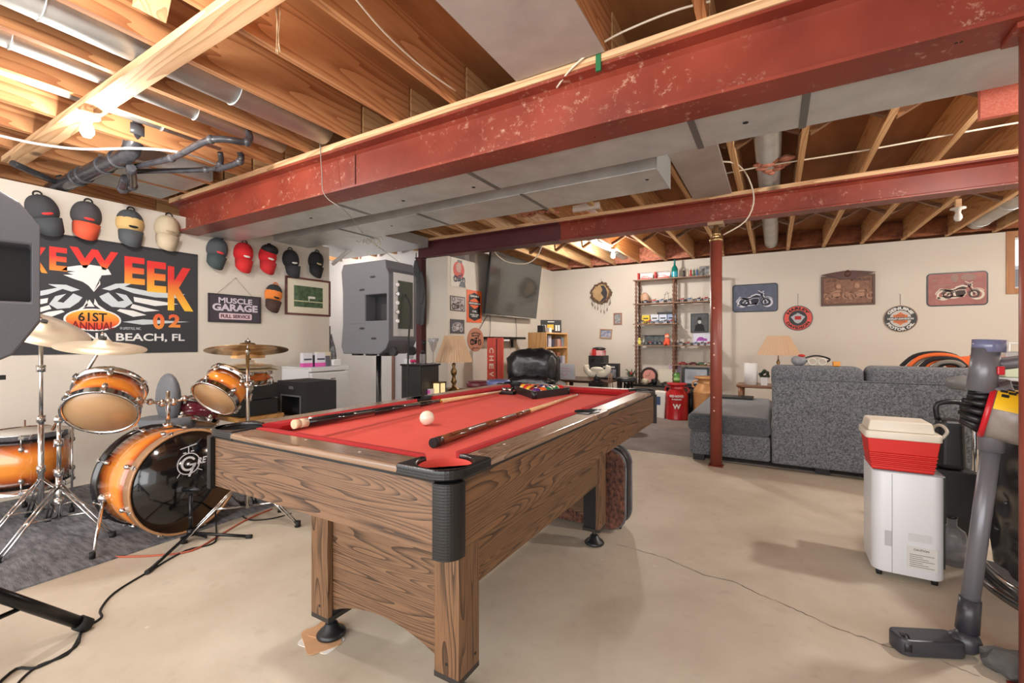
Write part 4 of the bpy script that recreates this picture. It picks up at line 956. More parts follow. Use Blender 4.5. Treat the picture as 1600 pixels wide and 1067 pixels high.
x, z, w, h = zrect(350, 790, 672, 915); MB().wdisc(x, z, w/2, -.0052, .0012, ry=h/2).done('badge_border', WH, fl); MB().wdisc(x, z, w/2-.012, -.0064, .0008, ry=h/2-.012).done('badge', gradient('badge_gradient', (226, 66, 44), (240, 178, 62), z-h*.3, z+h*.4), fl)
x, z, w, h = zrect(432, 812, 592, 862); MB().text('61ST', .10, WL @ Matrix.Translation((x, z, .0072)), off=.002, width=w, height=h).done('lettering', BLACKFLAT, fl)
x, z, w, h = zrect(395, 862, 635, 905); MB().text('ANNUAL', .08, WL @ Matrix.Translation((x, z-.008, .0072)), off=.002, width=w, height=h, fn=lambda x, y: (x, y+x*x*.8)).done('lettering', mat('dark_red', (120, 24, 24), .7), fl)
tr([(680, 864), (790, 850), (1050, 864), (790, 880)]).done('spear_ornament', SIL, fl)
for ch, r_ in (('0', (848, 818, 912, 905)), ('2', (935, 822, 1000, 895))):
    x, z, w, h = zrect(*r_); MB().text(ch, .15, WL @ Matrix.Translation((x, z, .0068)), off=.006, width=w, height=h).done('lettering', gradient('ember', (236, 150, 70), (220, 84, 56), z-h/2, z+h/2), fl)
x, z, w, h = zrect(90, 925, 1024, 977); MB().text('DAYTONA BEACH, FL', .1, WL @ Matrix.Translation((x, z, .0062)), off=.002, width=w, height=h).done('lettering', WH, fl)
x, z, w, h = zrect(665, 893, 782, 909); MB().text('© LIFESTYLE, INC.', .03, WL @ Matrix.Translation((x, z, .0062)), width=w, height=h).done('lettering', SIL, fl)
# hanging tin sign
c0, w_, h_ = wallrect(324, 461, 406, 504, X=XL)
c0.x = XL+.006; gs = thing('tin_sign', 'dark rectangular garage sign hanging from a wire on the left wall', 'sign', c0, PI/2)
MB().bx(-w_/2, w_/2, -.012, 0, 0, h_).done('plate', mat('sign_plum', (58, 50, 62), .5), gs, bevel=.002)
MB().bx(-w_/2, w_/2, -.014, -.012, 0, .012).bx(-w_/2, w_/2, -.014, -.012, h_-.012, h_).bx(-w_/2, -w_/2+.012, -.014, -.012, .012, h_-.012).bx(w_/2-.012, w_/2, -.014, -.012, .012, h_-.012).done('border', mat('sign_border', (36, 32, 38), .5), gs)
MB().text('MUSCLE', .1, WL @ Matrix.Translation((0, h_*.78, .0125)), off=.003, width=w_*.64, height=h_*.2).done('lettering', mat('sign_lilac', (206, 196, 208), .6), gs)
MB().text('GARAGE', .1, WL @ Matrix.Translation((0, h_*.53, .0125)), off=.004, width=w_*.86, height=h_*.26).done('lettering', MATS['sign_lilac'], gs)
MB().rbox((0, -.0128, h_*.22), (w_*.62, .0012, h_*.22), .012, 4, 'y').done('panel', mat('sign_pinkish', (220, 196, 204), .6), gs)
MB().text('FULL SERVICE', .06, WL @ Matrix.Translation((0, h_*.22, .0136)), off=.002, width=w_*.56, height=h_*.13).done('lettering', mat('sign_wine', (84, 26, 44), .6), gs)
MB().tube([(-w_*.34, -.004, h_), (0.0, -.004, h_+.17), (w_*.32, -.004, h_)], .0016, 5, sub=1).done('hanging_wire', mat('bronze_wire', (120, 104, 90), .5), gs)
MB().cyl((0, .005, h_+.17), (0, -.012, h_+.17), .004).done('nail', CHROME, gs)
# picture frames: generic builder in wall-local space
def frame_pic(t, w, h, fw, m, matm=None, mw=0, depth=.018):
    MB().bx(-w/2, w/2, -depth, 0, 0, fw).done('frame_rail', m, t, bevel=.002); MB().bx(-w/2, w/2, -depth, 0, h-fw, h).done('frame_rail', m, t, bevel=.002)
    MB().bx(-w/2, -w/2+fw, -depth, 0, fw, h-fw).done('frame_rail', m, t, bevel=.002); MB().bx(w/2-fw, w/2, -depth, 0, fw, h-fw).done('frame_rail', m, t, bevel=.002)
    if matm:
        MB().bx(-w/2+fw, w/2-fw, -depth*.45, -depth*.3, fw, h-fw).done('mount', matm, t)
c0, w_, h_ = wallrect(445, 435, 515, 493, X=XL); c0.x = XL+.001
pf = thing('framed_picture', 'framed green picture with a wide cream mount, left wall above the fridge', 'picture', c0, PI/2)
frame_pic(pf, w_, h_, .022, wood('mahogany', (104, 56, 48), (66, 30, 28), 'X', freq=8), mat('mount_cream', (222, 214, 192), .8))
gz = lambda x0, x1, z0, z1, y=-.0085, t=.001: MB().wrect(x0, x1, z0, z1, y, t)
a, b = w_*.32, h_*.22
pc = gz(-a, a, b, h_-b).done('print', mat('meadow_print', (92, 116, 84), .6, noise=.9, nscale=16, col2=(44, 62, 42)), pf)
gz(-a, a, h_*.36, h_*.39, -.0096, .0006).done('fence_line', mat('fence_cream', (196, 196, 160), .7), pc)
gz(-a*.05, a*.45, h_*.46, h_*.52, -.0096, .0006).done('white_bench', WHITEINK, pc); gz(-a*.02, a*.04, h_*.40, h_*.46, -.0096, .0006).done('white_bench', WHITEINK, pc)
# caps
def cap(px, py, s, tilt, crown, brim, lab, front=None, logo=None, button=None, strap=BLACKFLAT, style=0):
    t = wall_left_thing('baseball_cap', lab, 'cap', px, py, 'caps hung on the left wall')
    t.rotation_euler = Euler((0, tilt, PI/2))
    t.scale = (s, s, s)
    mb = MB(); n, m_ = 22, 12
    rows = []
    for j in range(m_+1):
        v_ = j/m_; row = []
        for i in range(n+1):
            th = PI*i/n; ph = -.95+v_*(PI/2+.95)
            r = math.cos(ph)**.75 if ph < PI/2-.01 else 0
            x = .088*r*math.cos(th)*(1-.08*v_); y = -.006-.082*max(r, 0)*math.sin(th)*(.70+.30*math.sin(th)); z = .10*math.sin(ph)*(1 if ph > 0 else .82)+(.004 if i % 4 else 0)
            row.append(mb.v((x, y, z)))
        rows.append(row)
    for j in range(m_):
        for i in range(n):
            mb.mi = 1 if (style == 1 and j < 6) else 0
            mb._f([rows[j][i], rows[j][i+1], rows[j+1][i+1], rows[j+1][i]], True)
    mb.done('crown', [crown, front or crown], t)
    mb = MB(); g0, g1 = [], []
    for i in range(13):
        th = PI+PI*i/12; x = .074*math.cos(th); g0.append(mb.v((x, -.045-.058*math.sin(th-PI), -.060))); g1.append(mb.v((x*.98, -.022-.062*math.sin(th-PI), -.068-.115*max(math.sin(th-PI), 0)**.45)))
    for i in range(12): mb._f([g0[i], g0[i+1], g1[i+1], g1[i]], True)
    o = mb.done('brim', brim, t); sl = o.modifiers.new('s', 'SOLIDIFY'); sl.thickness = .004
    if logo:
        txt, lm = logo
        mb = MB(); 
        if txt: mb.text(txt, .03, Matrix.Translation((0, -.106, -.028)) @ WL, off=.0015, width=.085, height=.024, ext=.002, fn=lambda x, y: (x, y))
        else: mb.ball((0, -.078, -.03), .016, 12, 1.9, .5, .7)
        mb.done('embroidery', lm, t)
    MB().ball((0, -.012, .101), .008, 8).done('button', button or crown, t)
    MB().torus((0, -.012, .105), .022, .005, (0, 1, 0), 16, 6).done('strap', strap, t)
    return t
def fab(n, c): return mat('cap_'+n, c, .85, bump=.15, bscale=200)
BK, DG, RD = fab('black', (34, 34, 37)), fab('dark_grey', (66, 70, 74)), fab('red', (204, 30, 38))
RDI = mat('embroidery_red', (214, 60, 56), .8); WHI = mat('embroidery_white', (224, 220, 214), .8)
K_ = 1.0
cap(66, 329, 1.08, -.25, fab('charcoal', (62, 62, 66)), DG, 'charcoal cap with a red patch, leftmost on the wall beside the big speaker', logo=('', RDI))
cap(134, 338, 1.1, .10, fab('charcoal2', (72, 70, 72)), fab('coral', (222, 92, 62)), 'charcoal cap with a coral orange brim above the banner', logo=('', RDI))
cap(202, 350, 1.12, .05, fab('slate', (74, 76, 80)), fab('slate2', (84, 88, 92)), 'slate cap with a tan front panel above the banner', front=fab('tan', (212, 178, 118)), style=1, logo=('', BLACKFLAT))
cap(260, 358, 1.14, .12, fab('beige', (196, 180, 152)), fab('beige2', (204, 188, 160)), 'plain beige cap next to the end of the big red beam', logo=('', fab('beige3', (170, 152, 124))))
cap(338, 391, 1.12, .22, fab('graphite', (72, 76, 80)), fab('graphite2', (66, 78, 80)), 'grey cap with red lettering, first below the duct above the garage sign', logo=('', RDI))
cap(379, 397, 1.12, .12, RD, fab('red_b', (210, 44, 44)), 'bright red cap with a white mark below the duct', logo=('', WHI))
cap(417, 401, 1.12, .16, RD, fab('red_c', (196, 40, 44)), 'red cap with a black flame top below the duct', logo=('', WHI))
bpy.context.view_layer.update()
cap(453, 407, 1.12, -.05, BK, fab('navy', (48, 48, 54)), 'black cap with a small white logo left of the last cap', logo=('', WHI))
cap(492, 409, 1.12, .16, fab('black2', (30, 30, 32)), fab('black3', (36, 36, 38)), 'black cap with a tan mark, rightmost on the left wall above the picture', logo=('', fab('tan2', (190, 176, 130))))
cap(426, 461, 1.1, .22, fab('black4', (50, 52, 54)), fab('brown', (74, 54, 46)), 'black and orange cap hanging alone under the row of caps', front=fab('orange', (226, 128, 52)), style=1, logo=('', BLACKFLAT), button=fab('orange_b', (226, 120, 50)), strap=fab('orange_c', (226, 120, 50)))
# flame top on the third red cap
for o in C.objects:
    if o.get('label', '').startswith('red cap with a black flame'):
        MB().ball((0, -.028, .06), .073, 18, 1.03, 1.1, .74).done('flame_print', BLACKFLAT, o)

# ================= ALCOVE =================
dr = MB().bx(-4.92, -4.38, 4.92, 4.955, 0, 2.0).done('door_1', mat('door_white', (206, 206, 212), .5)); struct(dr)
dj = MB()
for x0, x1, z0_, z1_ in ((-4.97, -4.92, 0, 2.05), (-4.38, -4.33, 0, 2.05), (-4.92, -4.38, 2.0, 2.05)): dj.bx(x0, x1, 4.90, 4.96, z0_, z1_)
o = dj.done('door_frame', mat('frame_brown', (140, 104, 92), .6), dr, loc=(0, 0, 0)); o.location = -dr.location
FRD = mat('fridge_white', (214, 216, 218), .35)
fr = thing('fridge', 'small white bar fridge against the left wall with packets on top', 'fridge', (-4.30, 3.12, 0))
MB().bx(-.25, .20, -.23, .23, .03, .84).done('cabinet', FRD, fr, bevel=.008)
MB().bx(.205, .25, -.228, .228, .05, .80).done('door', FRD, fr, bevel=.012, seg=3)
MB().bx(.20, .252, -.232, .232, .81, .855).bx(-.25, .2, -.232, .232, .84, .855).done('top_panel', FRD, fr, bevel=.004)
MB().bx(.2502, .2515, .0, .06, .72, .732).done('badge', CHROME, fr); MB().bx(-.1, .1, -.2, .2, 0, .03).done('plinth', BLACKP, fr)
def box_item(name, lab, cat, loc, dims, m, rz=0, bev=.002, grp=None):
    o = MB().box((0, 0, dims[2]/2), dims).done(name, m, bevel=bev, loc=loc); o.rotation_euler.z = rz; return tag(o, lab, cat, grp)
PINK = mat('pink_card', (222, 92, 178), .6)
for (y, lab, x) in ((2.94, 'white and pink packet standing at the left end on the fridge', -4.2), (3.08, 'white and pink packet standing second on the fridge', -4.18)):
    t = thing('packet', lab, 'packet', (x, y, .856)); MB().box((0, 0, .0725), (.05, .11, .145)).done('carton', mat('pack_white', (220, 220, 228), .6), t, bevel=.002)
    MB().box((.0005, 0, .02), (.052, .112, .04)).done('pink_band', PINK, t); MB().box((.0265, 0, .078), (.002, .09, .016)).done('print', mat('ink_navy', (54, 60, 90), .6), t)
box_item('packet', 'slim black packet between the pink packets on the fridge', 'packet', (-4.2, 3.01, .856), (.04, .03, .12), BLACKP)
box_item('packet', 'dark grey packet on the right of the pink packets', 'packet', (-4.16, 3.16, .856), (.04, .05, .11), mat('pack_grey', (90, 90, 100), .5))
box_item('plastic_tub', 'white plastic tub on the fridge near its right end', 'tub', (-4.16, 3.25, .856), (.10, .10, .07), WHITEP, bev=.01)
box_item('plastic_tub', 'cream carton behind the white tub on the fridge', 'tub', (-4.34, 3.24, .856), (.10, .14, .15), mat('cream_carton', (218, 208, 180), .6), bev=.008)
# jackets
def jacket(px, pz0, pz1, Y, w, m, lab, name='jacket', cat='jacket'):
    a = PX(px, pz0, Y=Y); b = PX(px, pz1, Y=Y); h = a.z-b.z; t = thing(name, lab, cat, (a.x, Y, b.z))
    mb = MB(); rows = []
    for j in range(15):
        v_ = j/14; ww = w*(.12+.88*min(1, (1-v_)*2.6)) if v_ > .45 else w*(.82+.18*v_/.45); row = []
        for i in range(25):
            th = 2*PI*i/24; fold = 1+.22*math.sin(th*5+v_*3)*(1-v_*.6)
            row.append(mb.v((ww/2*math.cos(th)*fold+.02*math.sin(v_*5), .055*math.sin(th)*fold*(1-.5*v_), h*v_*(1) - (.05*math.cos(th*1.0+.4) if j == 0 else 0))))
        rows.append(row)
    for A_, B_ in zip(rows, rows[1:]):
        for i in range(24): mb._f([A_[i], A_[i+1], B_[i+1], B_[i]], True)
    mb.done('body', m, t); 
    MB().cyl((.02*math.sin(5), 0, h), (.02*math.sin(5), 0, h+.10), .006).done('hanging_loop', BLACKFLAT, t); return t, h
jk, h = jacket(652, 407, 502, 4.29, .20, mat('jacket_grey', (74, 76, 78), .9, bump=.2, bscale=60), 'charcoal work jacket hanging from the end of the smaller red beam')
MB().box((-.05, -.058, h*.55), (.035, .01, .03)).done('lime_tag', mat('lime', (176, 214, 40), .6), jk)
MB().tube([(.05, -.0, h*.8), (.10, -.01, h*.55), (.075, -.02, h*.28)], .026, 10).done('sleeve', MATS['jacket_grey'], jk)
jk2, h = jacket(517, 522, 570, 3.63, .10, mat('plaid_dark', (66, 66, 70), .9, noise=1, nscale=30, col2=(140, 140, 144)), 'dark checked shirt hanging at the end of the left wall', 'shirt', 'shirt')
# light switch
p = PX(633, 505, Y=4.955); t = thing('light_switch', 'small white light switch on the back room wall beside the jacket', 'switch', p)
MB().box((0, 0, 0), (.075, .008, .12)).done('plate', WHITEP, t, bevel=.002); MB().box((0, -.006, 0), (.03, .008, .06)).done('rocker', mat('switch_grey', (170, 170, 172), .4), t)

# ================= PA SPEAKERS =================
def cut(o, mb):
    me = bpy.data.meshes.new('c'); bmesh.ops.recalc_face_normals(mb.bm, faces=mb.bm.faces); mb.bm.to_mesh(me); mb.bm.free(); c = bpy.data.objects.new('c', me); C.objects.link(c)
    c.matrix_world = Matrix.Identity(4)
    par, loc = o.parent, o.location.copy(); o.parent = None
    b = o.modifiers.new('b', 'BOOLEAN'); b.operation = 'DIFFERENCE'; b.object = c; b.solver = 'EXACT'
    bpy.context.view_layer.update(); dg = bpy.context.evaluated_depsgraph_get(); nm = bpy.data.meshes.new_from_object(o.evaluated_get(dg), depsgraph=dg)
    o.modifiers.remove(b); old = o.data; o.data = nm; o.parent = par; bpy.data.objects.remove(c); bpy.data.meshes.remove(me)
SPK = mat('speaker_grey', (82, 83, 88), .5, bump=.12, bscale=350); SPKD = mat('speaker_dark', (20, 20, 22), .6)
def speaker(loc, rz, lab, w=.46, h=.62, d=.26, back=True, ch=.06):
    t = thing('loudspeaker', lab, 'loudspeaker', loc, rz)
    pr_ = [(-w/2+.02, 0), (w/2-ch*1.5, 0), (w/2-ch*.5, ch*.6), (w/2, ch*1.5), (w/2, h-ch*1.5), (w/2-ch*.4, h-ch*.9), (w/2-ch*1.8 if ch > .1 else w/2-.03, h), (-w/2+.02, h), (-w/2, h-.05), (-w/2+.015, h-.2), (-w/2+.015, .2), (-w/2, .05)]
    mb = MB().prism(pr_, d, Matrix(((1, 0, 0, 0), (0, 0, 1, -d/2), (0, 1, 0, 0), (0, 0, 0, 1))))
    body = mb.done('cabinet', SPK, t, loc=(0, 0, 0)); cut(body, MB().bx(w*.03, w*.46, -d/2-.02, -d/2+.09, h*.36, h*.64))
    b_ = body.modifiers.new('b', 'BEVEL'); b_.width = .006; b_.segments = 2; b_.limit_method = 'ANGLE'; b_.angle_limit = .5
    MB().bx(w*.03, w*.46, -d/2+.085, -d/2+.0895, h*.36, h*.64).done('handle_pocket', SPKD, t)
    MB().bx(-w*.30, w*.02, -d/2-.002, -d/2+.001, h*.33, h*.655).done('handle_plate', SPK, t, bevel=.0015)
    for x, z in ((w*.18, h*.83), (-.02, h*.70), (-.02, h*.28), (w*.2, h*.17)):
        MB().ball((x, -d/2+.001, z), .03, 14, 1, .12, .26).done('rigging_slot', SPKD, t)
    if back:
        MB().bx(w/2-.001, w/2+.002, -.09, .10, .12, h-.08).done('rear_panel', mat('rear_panel', (176, 178, 178), .4, metal=.4), t)
        MB().bx(w/2+.001, w/2+.004, -.05, .09, .17, h-.13).done('amp_plate', mat('amp_green', (44, 52, 40), .5), t)
        for k in range(5): MB().cyl((w/2+.003, -.06, .22+.06*k), (w/2+.014, -.06, .22+.06*k), .012).done('connector', CHROME if k % 2 else WHITEP, t)
        MB().tube([(w/2+.02, 0, .4), (w/2+.06, .01, .3), (w/2+.05, 0, .1), (w/2+.02, .02, -.3), (w/2-.02, .05, -.85)], .006, 6).done('power_cable', RUB, t)
        MB().cyl((w/2+.0, -.10, .02), (w/2+.0, -.07, .02), .03).done('wheel', RUB, t); MB().cyl((w/2+.0, .07, .02), (w/2+.0, .10, .02), .03).done('wheel', RUB, t)
    for x in (-w*.3, 0, w*.28): MB().bx(x-.03, x+.03, -.09, -.04, -.012, 0).done('foot', RUB, t)
    return t
def speaker_stand(loc, top, lab, legs, r=.018, spread=.45, lr=.014):
    t = thing('speaker_stand', lab, 'speaker stand', loc)
    MB().cyl((0, 0, .12), (0, 0, top), r, seg=16).done('pole', BLACKM, t)
    MB().cyl((0, 0, .62), (0, 0, .68), r*1.7, seg=16).done('collar', BLACKP, t); MB().ball((r*2.6, 0, .65), .02, 10, 1.3, .6, .6).done('knob', BLACKP, t)
    for a in legs:
        e = Vector((math.cos(a)*spread, math.sin(a)*spread, .02)); m_ = Vector((0, 0, .42))
        MB().cyl(m_, e, lr, seg=14).done('leg', BLACKM, t); MB().cyl(e+(m_-e).normalized()*.03, e-(m_-e).normalized()*.012, lr*1.25, seg=14).done('rubber_foot', RUB, t)
        MB().cyl((0, 0, .16), m_.lerp(e, .6), .008).done('brace', BLACKM, t)
    return t
speaker((-2.385, 2.23, 1.035), 0, 'tall dark grey loudspeaker on a stand behind the left side of the pool table')
speaker_stand((-2.385, 2.23, 0), 1.02, 'black stand under the loudspeaker beyond the left side of the table', (.6, 2.7, 4.8))
spc = speaker((-2.15, .262, 1.015), math.radians(79), 'big dark grey loudspeaker cut off by the left edge of the photo', h=.63, back=False, ch=.11)
sf_ = PX(133, 972, Z=.03)
ang0 = math.atan2(sf_.y-.27, sf_.x+2.28)
speaker_stand((-2.28, .27, 0), 1.0, 'black tripod stand at the left edge with one thick leg reaching over the floor', (ang0, ang0+2.1, ang0-2.1), .02, math.hypot(sf_.y-.27, sf_.x+2.28), .021)

# ================= DRUM KIT =================
def sunburst():
    m = bpy.data.materials.new('sunburst_lacquer'); m.use_nodes = True; n = m.node_tree.nodes; L = m.node_tree.links; b = n['Principled BSDF']
    b.inputs['Roughness'].default_value = .18; b.inputs['Coat Weight'].default_value = .8; b.inputs['Coat Roughness'].default_value = .05
    tc = n.new('ShaderNodeTexCoord'); sp = n.new('ShaderNodeSeparateXYZ'); L.new(tc.outputs['Generated'], sp.inputs[0])
    r = n.new('ShaderNodeValToRGB'); e = r.color_ramp.elements; e[0].position = 0; e[0].color = (.006, .004, .004, 1); e[1].position = 1; e[1].color = (.006, .004, .004, 1)
    for p_, c in ((.12, (30, 14, 10)), (.24, (190, 92, 30)), (.36, (232, 140, 50)), (.64, (232, 140, 50)), (.76, (190, 92, 30)), (.88, (30, 14, 10))):
        k = e.new(p_); k.color = (*lin(c), 1)
    L.new(sp.outputs[2], r.inputs[0]); L.new(r.outputs[0], b.inputs['Base Color']); return m
SUN = sunburst(); HEADT = mat('clear_head_tan', (190, 150, 108), .3, noise=.15, nscale=8, coat=.3); HEADW = mat('coated_head', (222, 218, 208), .6)
def dirrot(d): return frame(Vector(d).normalized()).to_euler()
def drum(name, lab, cat, c, d, r, L_, lugs=6, shell=SUN, hoop=CHROME, hooph=.022, headm=HEADT, badge_a=None, hoop2=None, head2=None):
    """axis local z, centre c; +z end is the head facing d"""
    t = thing(name, lab, cat, c); t.rotation_euler = dirrot(d)
    MB().lathe([(r*.96, -L_/2), (r, -L_/2), (r, L_/2), (r*.96, L_/2)], seg=48, cap=False).done('shell', shell, t)
    MB().lathe([(0, L_/2+.001), (r*.99, L_/2+.001), (r*.99, L_/2+.004), (0, L_/2+.004)], seg=44).done('head', headm, t)
    MB().lathe([(0, -L_/2-.004), (r*.99, -L_/2-.004), (r*.99, -L_/2-.001), (0, -L_/2-.001)], seg=44).done('head', head2 or HEADW, t)
    for s in (1, -1):
        MB().lathe([(r+.002, s*(L_/2-hooph)), (r+.012, s*(L_/2-hooph)), (r+.010, s*(L_/2+.006)), (r+.014, s*(L_/2+.010)), (r+.001, s*(L_/2+.010)), (r+.002, s*(L_/2-hooph))], seg=48, cap=False).done('hoop', (hoop2 or hoop) if s < 0 else hoop, t)
    for k in range(lugs):
        a = 2*PI*k/lugs+.3; u = Vector((math.cos(a), math.sin(a), 0))
        for s in (1, -1):
            z = s*L_*.28; lg = MB().ball(u*(r+.010)+Vector((0, 0, z)), .014, 10, 1, 1, 1.3).cyl(u*(r-.002)+Vector((0, 0, z)), u*(r+.012)+Vector((0, 0, z)), .012).done('lug', CHROME, t)
            MB().cyl(u*(r+.013)+Vector((0, 0, z)), u*(r+.013)+Vector((0, 0, s*(L_/2+.012))), .0035, seg=8).done('tension_rod', CHROME, lg)
            MB().box(u*(r+.012)+Vector((0, 0, s*(L_/2-.004))), (.022, .022, .016), Matrix.Rotation(a, 3, 'Z')).done('claw', CHROME, lg)
    if badge_a is not None:
        u = Vector((math.cos(badge_a), math.sin(badge_a), 0)); tx = Vector((0, 0, 1)).cross(u); M3 = Matrix((tx, Vector((0, 0, 1)), u)).transposed()
        if headm is not HEADT or L_ > .2 or True:
            bd = MB().box(u*(r+.0012), (.046, .030, .003), M3).done('badge', mat('badge_black', (28, 26, 26), .3), t)
            MB().box(u*(r+.003), (.036, .005, .001), M3).done('badge_print', WHITEP, bd)
            MB().torus(u*(r+.003), .008, .0012, u, 16, 5).done('badge_emblem', WHITEP, bd)
    return t
BHOOP = mat('bass_hoop_wood', (186, 138, 96), .3, coat=.4); BHOOPK = mat('bass_hoop_black', (30, 26, 26), .2, coat=.5)
an = .1; BF = Vector((-2.95, 1.30, .308)); bn = Vector((math.cos(an), math.sin(an), 0)); BL = .36
bass = drum('bass_drum', 'sunburst bass drum with a glossy black front head and a microphone before it', 'drum', BF-bn*BL/2, bn, .286, BL, 8, hoop=BHOOP, hooph=.04, headm=mat('black_head', (16, 16, 18), .1, coat=.5), hoop2=BHOOPK, badge_a=1.2)
# front print, drawn in the head's own plane
Rm = frame(bn); zl = BL/2+.0045
ux = Rm.transposed() @ Vector((-bn.y, bn.x, 0)); uz = Rm.transposed() @ Vector((0, 0, 1))
HM = Matrix((ux, uz, Vector((0, 0, 1)))).transposed().to_4x4(); HM.translation = Vector((0, 0, zl))
LOGO = mat('logo_silver', (206, 206, 208), .5)
lo = MB()
def hr(cx, cz, r0, r1, n=30, a0=0, a1=2*PI):
    for i in range(n):
        a, b = a0+(a1-a0)*i/n, a0+(a1-a0)*(i+1)/n
        lo.prism([(cx+r0*math.cos(a), cz+r0*math.sin(a)), (cx+r1*math.cos(a), cz+r1*math.sin(a)), (cx+r1*math.cos(b), cz+r1*math.sin(b)), (cx+r0*math.cos(b), cz+r0*math.sin(b))], .0008, HM)
gx, gz_ = .0, .10
hr(gx, gz_, .058, .063); hr(gx, gz_, .030, .042, 20, .5, 2*PI-.2)
def seg_(x0, z0, x1, z1, w):
    l = math.hypot(x1-x0, z1-z0); nx, nz = -(z1-z0)/l*w/2, (x1-x0)/l*w/2; lo.prism([(x0-nx, z0-nz), (x1-nx, z1-nz), (x1+nx, z1+nz), (x0+nx, z0+nz)], .0008, HM)
seg_(gx+.034, gz_-.005, gx+.002, gz_-.075, .013); seg_(gx+.005, gz_-.008, gx+.04, gz_-.008, .009)
seg_(gx, gz_+.063, gx, gz_+.10, .005); seg_(gx-.045, gz_+.092, gx+.045, gz_+.108, .005)
seg_(gx-.03, gz_+.066, gx-.012, gz_+.066, .006); seg_(gx+.012, gz_+.07, gx+.03, gz_+.07, .006); seg_(gx-.045, gz_-.045, gx-.062, gz_-.068, .004); seg_(gx+.05, gz_-.04, gx+.075, gz_-.055, .004)
lo.text('RETSCH', .045, HM @ Matrix.Translation((gx+.128, gz_+.004, .0006)), off=.001, ext=.0003, width=.16, height=.038, shear=.2)
lo.done('printed_logo', LOGO, bass)
# bass spurs and tom holder
for s in (-1, 1):
    a = BF-bn*.27+Vector((-bn.y, bn.x, 0))*s*.28+Vector((0, 0, -.05)); b = BF-bn*.10+Vector((-bn.y, bn.x, 0))*s*.40; b.z = .012
    inv = Matrix.Translation(bass.location) @ Rm.to_4x4(); inv.invert()
    sp_ = MB().cyl(inv @ a, inv @ b, .008).ball(inv @ a, .028, 12).done('spur', CHROME, bass); MB().cyl(inv @ b, inv @ (b+Vector((0, 0, .03))), .013).done('spur_tip', RUB, sp_)
hp = BF-bn*.20+Vector((0, 0, .295))
def lc(*P_): return [inv @ Vector(p_) for p_ in P_]
mb = MB(); mb.cyl(inv @ hp, inv @ (hp+Vector((0, 0, .22))), .012).cyl(inv @ (hp+Vector((0, 0, .0))), inv @ (hp+Vector((0, 0, .03))), .026)
mb.done('tom_post', CHROME, bass)
for s in (-1, 1):
    q = hp+Vector((0, s*.03, .15)); MB().cyl(inv @ q, inv @ (q+Vector((.0, s*.12, .03))), .009).ball(inv @ q, .024, 10).ball(inv @ (q+Vector((0, s*.06, .015))), .02, 10).done('tom_arm', CHROME, bass)
# toms: place by photo position and depth
def look(px, py, D): return PX(px, py, D=D)
t1h = look(158, 645, 2.38); n1 = Vector((.62, -.42, -.62)).normalized()
drum('tom_drum', 'larger sunburst rack tom tilted towards the viewer, left of the drum seat', 'drum', t1h-n1*.09, n1, .152, .17, 6, badge_a=-1.35)
t2h = look(334, 624, 2.72); n2 = Vector((.25, -.75, -.62)).normalized()
drum('tom_drum', 'smaller sunburst rack tom tilted towards the viewer, right of the drum seat', 'drum', t2h-n2*.085, n2, .128, .15, 5, badge_a=-1.2)
ft = look(40, 722, 2.85)
drum('floor_tom', 'sunburst floor tom standing at the far left under the cymbals', 'drum', (ft.x, ft.y, .375), (0, 0, -1), .205, .34, 8, badge_a=.4)
ftt = [o for o in C.objects if o.name.startswith('floor_tom')][0]
fz = .375
for a in (.2, 2.3, 4.4):
    lg = MB().cyl((.235*math.cos(a), .235*math.sin(a), fz-.02), (.235*math.cos(a), .235*math.sin(a), -.22), .006).done('leg', CHROME, ftt); MB().cyl((.235*math.cos(a), .235*math.sin(a), fz-.008), (.235*math.cos(a), .235*math.sin(a), fz-.04), .014).done('rubber_foot', RUB, lg)
sn_ = look(385, 588, 3.25)
drum('tom_drum', 'small orange drum behind the right cymbal stand', 'drum', sn_, (0, 0, -1), .155, .10, 8, shell=mat('orange_lacquer', (222, 116, 44), .15, coat=.7), headm=HEADW, badge_a=None)
mr = look(300, 645, 3.25)
drum('snare_drum', 'dark maroon drum half hidden behind the kit', 'drum', mr, (.2, -.3, -.9), .16, .14, 6, shell=mat('maroon_lacquer', (92, 22, 40), .15, coat=.7))
th = thing('drum_throne', 'grey rounded drum seat backrest between the two rack toms', 'drum stool', (look(263, 700, 3.1).x, look(263, 700, 3.1).y, 0))
zz = look(263, 600, 3.1).z
MB().ball((0, 0, zz-.10), .13, 20, 1, .45, 1.35).done('backrest', mat('grey_cushion', (104, 108, 114), .5), th)
MB().cyl((0, 0, .52), (0, 0, .60), .16, seg=24).done('seat', MATS['grey_cushion'], th); MB().cyl((0, 0, .05), (0, 0, zz-.1), .014).done('post', CHROME, th)
for a in (.5, 2.6, 4.7): MB().cyl((0, 0, .25), (.26*math.cos(a), .26*math.sin(a), .012), .009).done('leg', CHROME, th)
BRASS = mat('cymbal_bronze', (196, 160, 112), .25, metal=.9, noise=.25, nscale=6, bump=.1, bscale=90); BRASSL = mat('cymbal_pale', (226, 212, 186), .35, metal=.55, noise=.2, nscale=5)
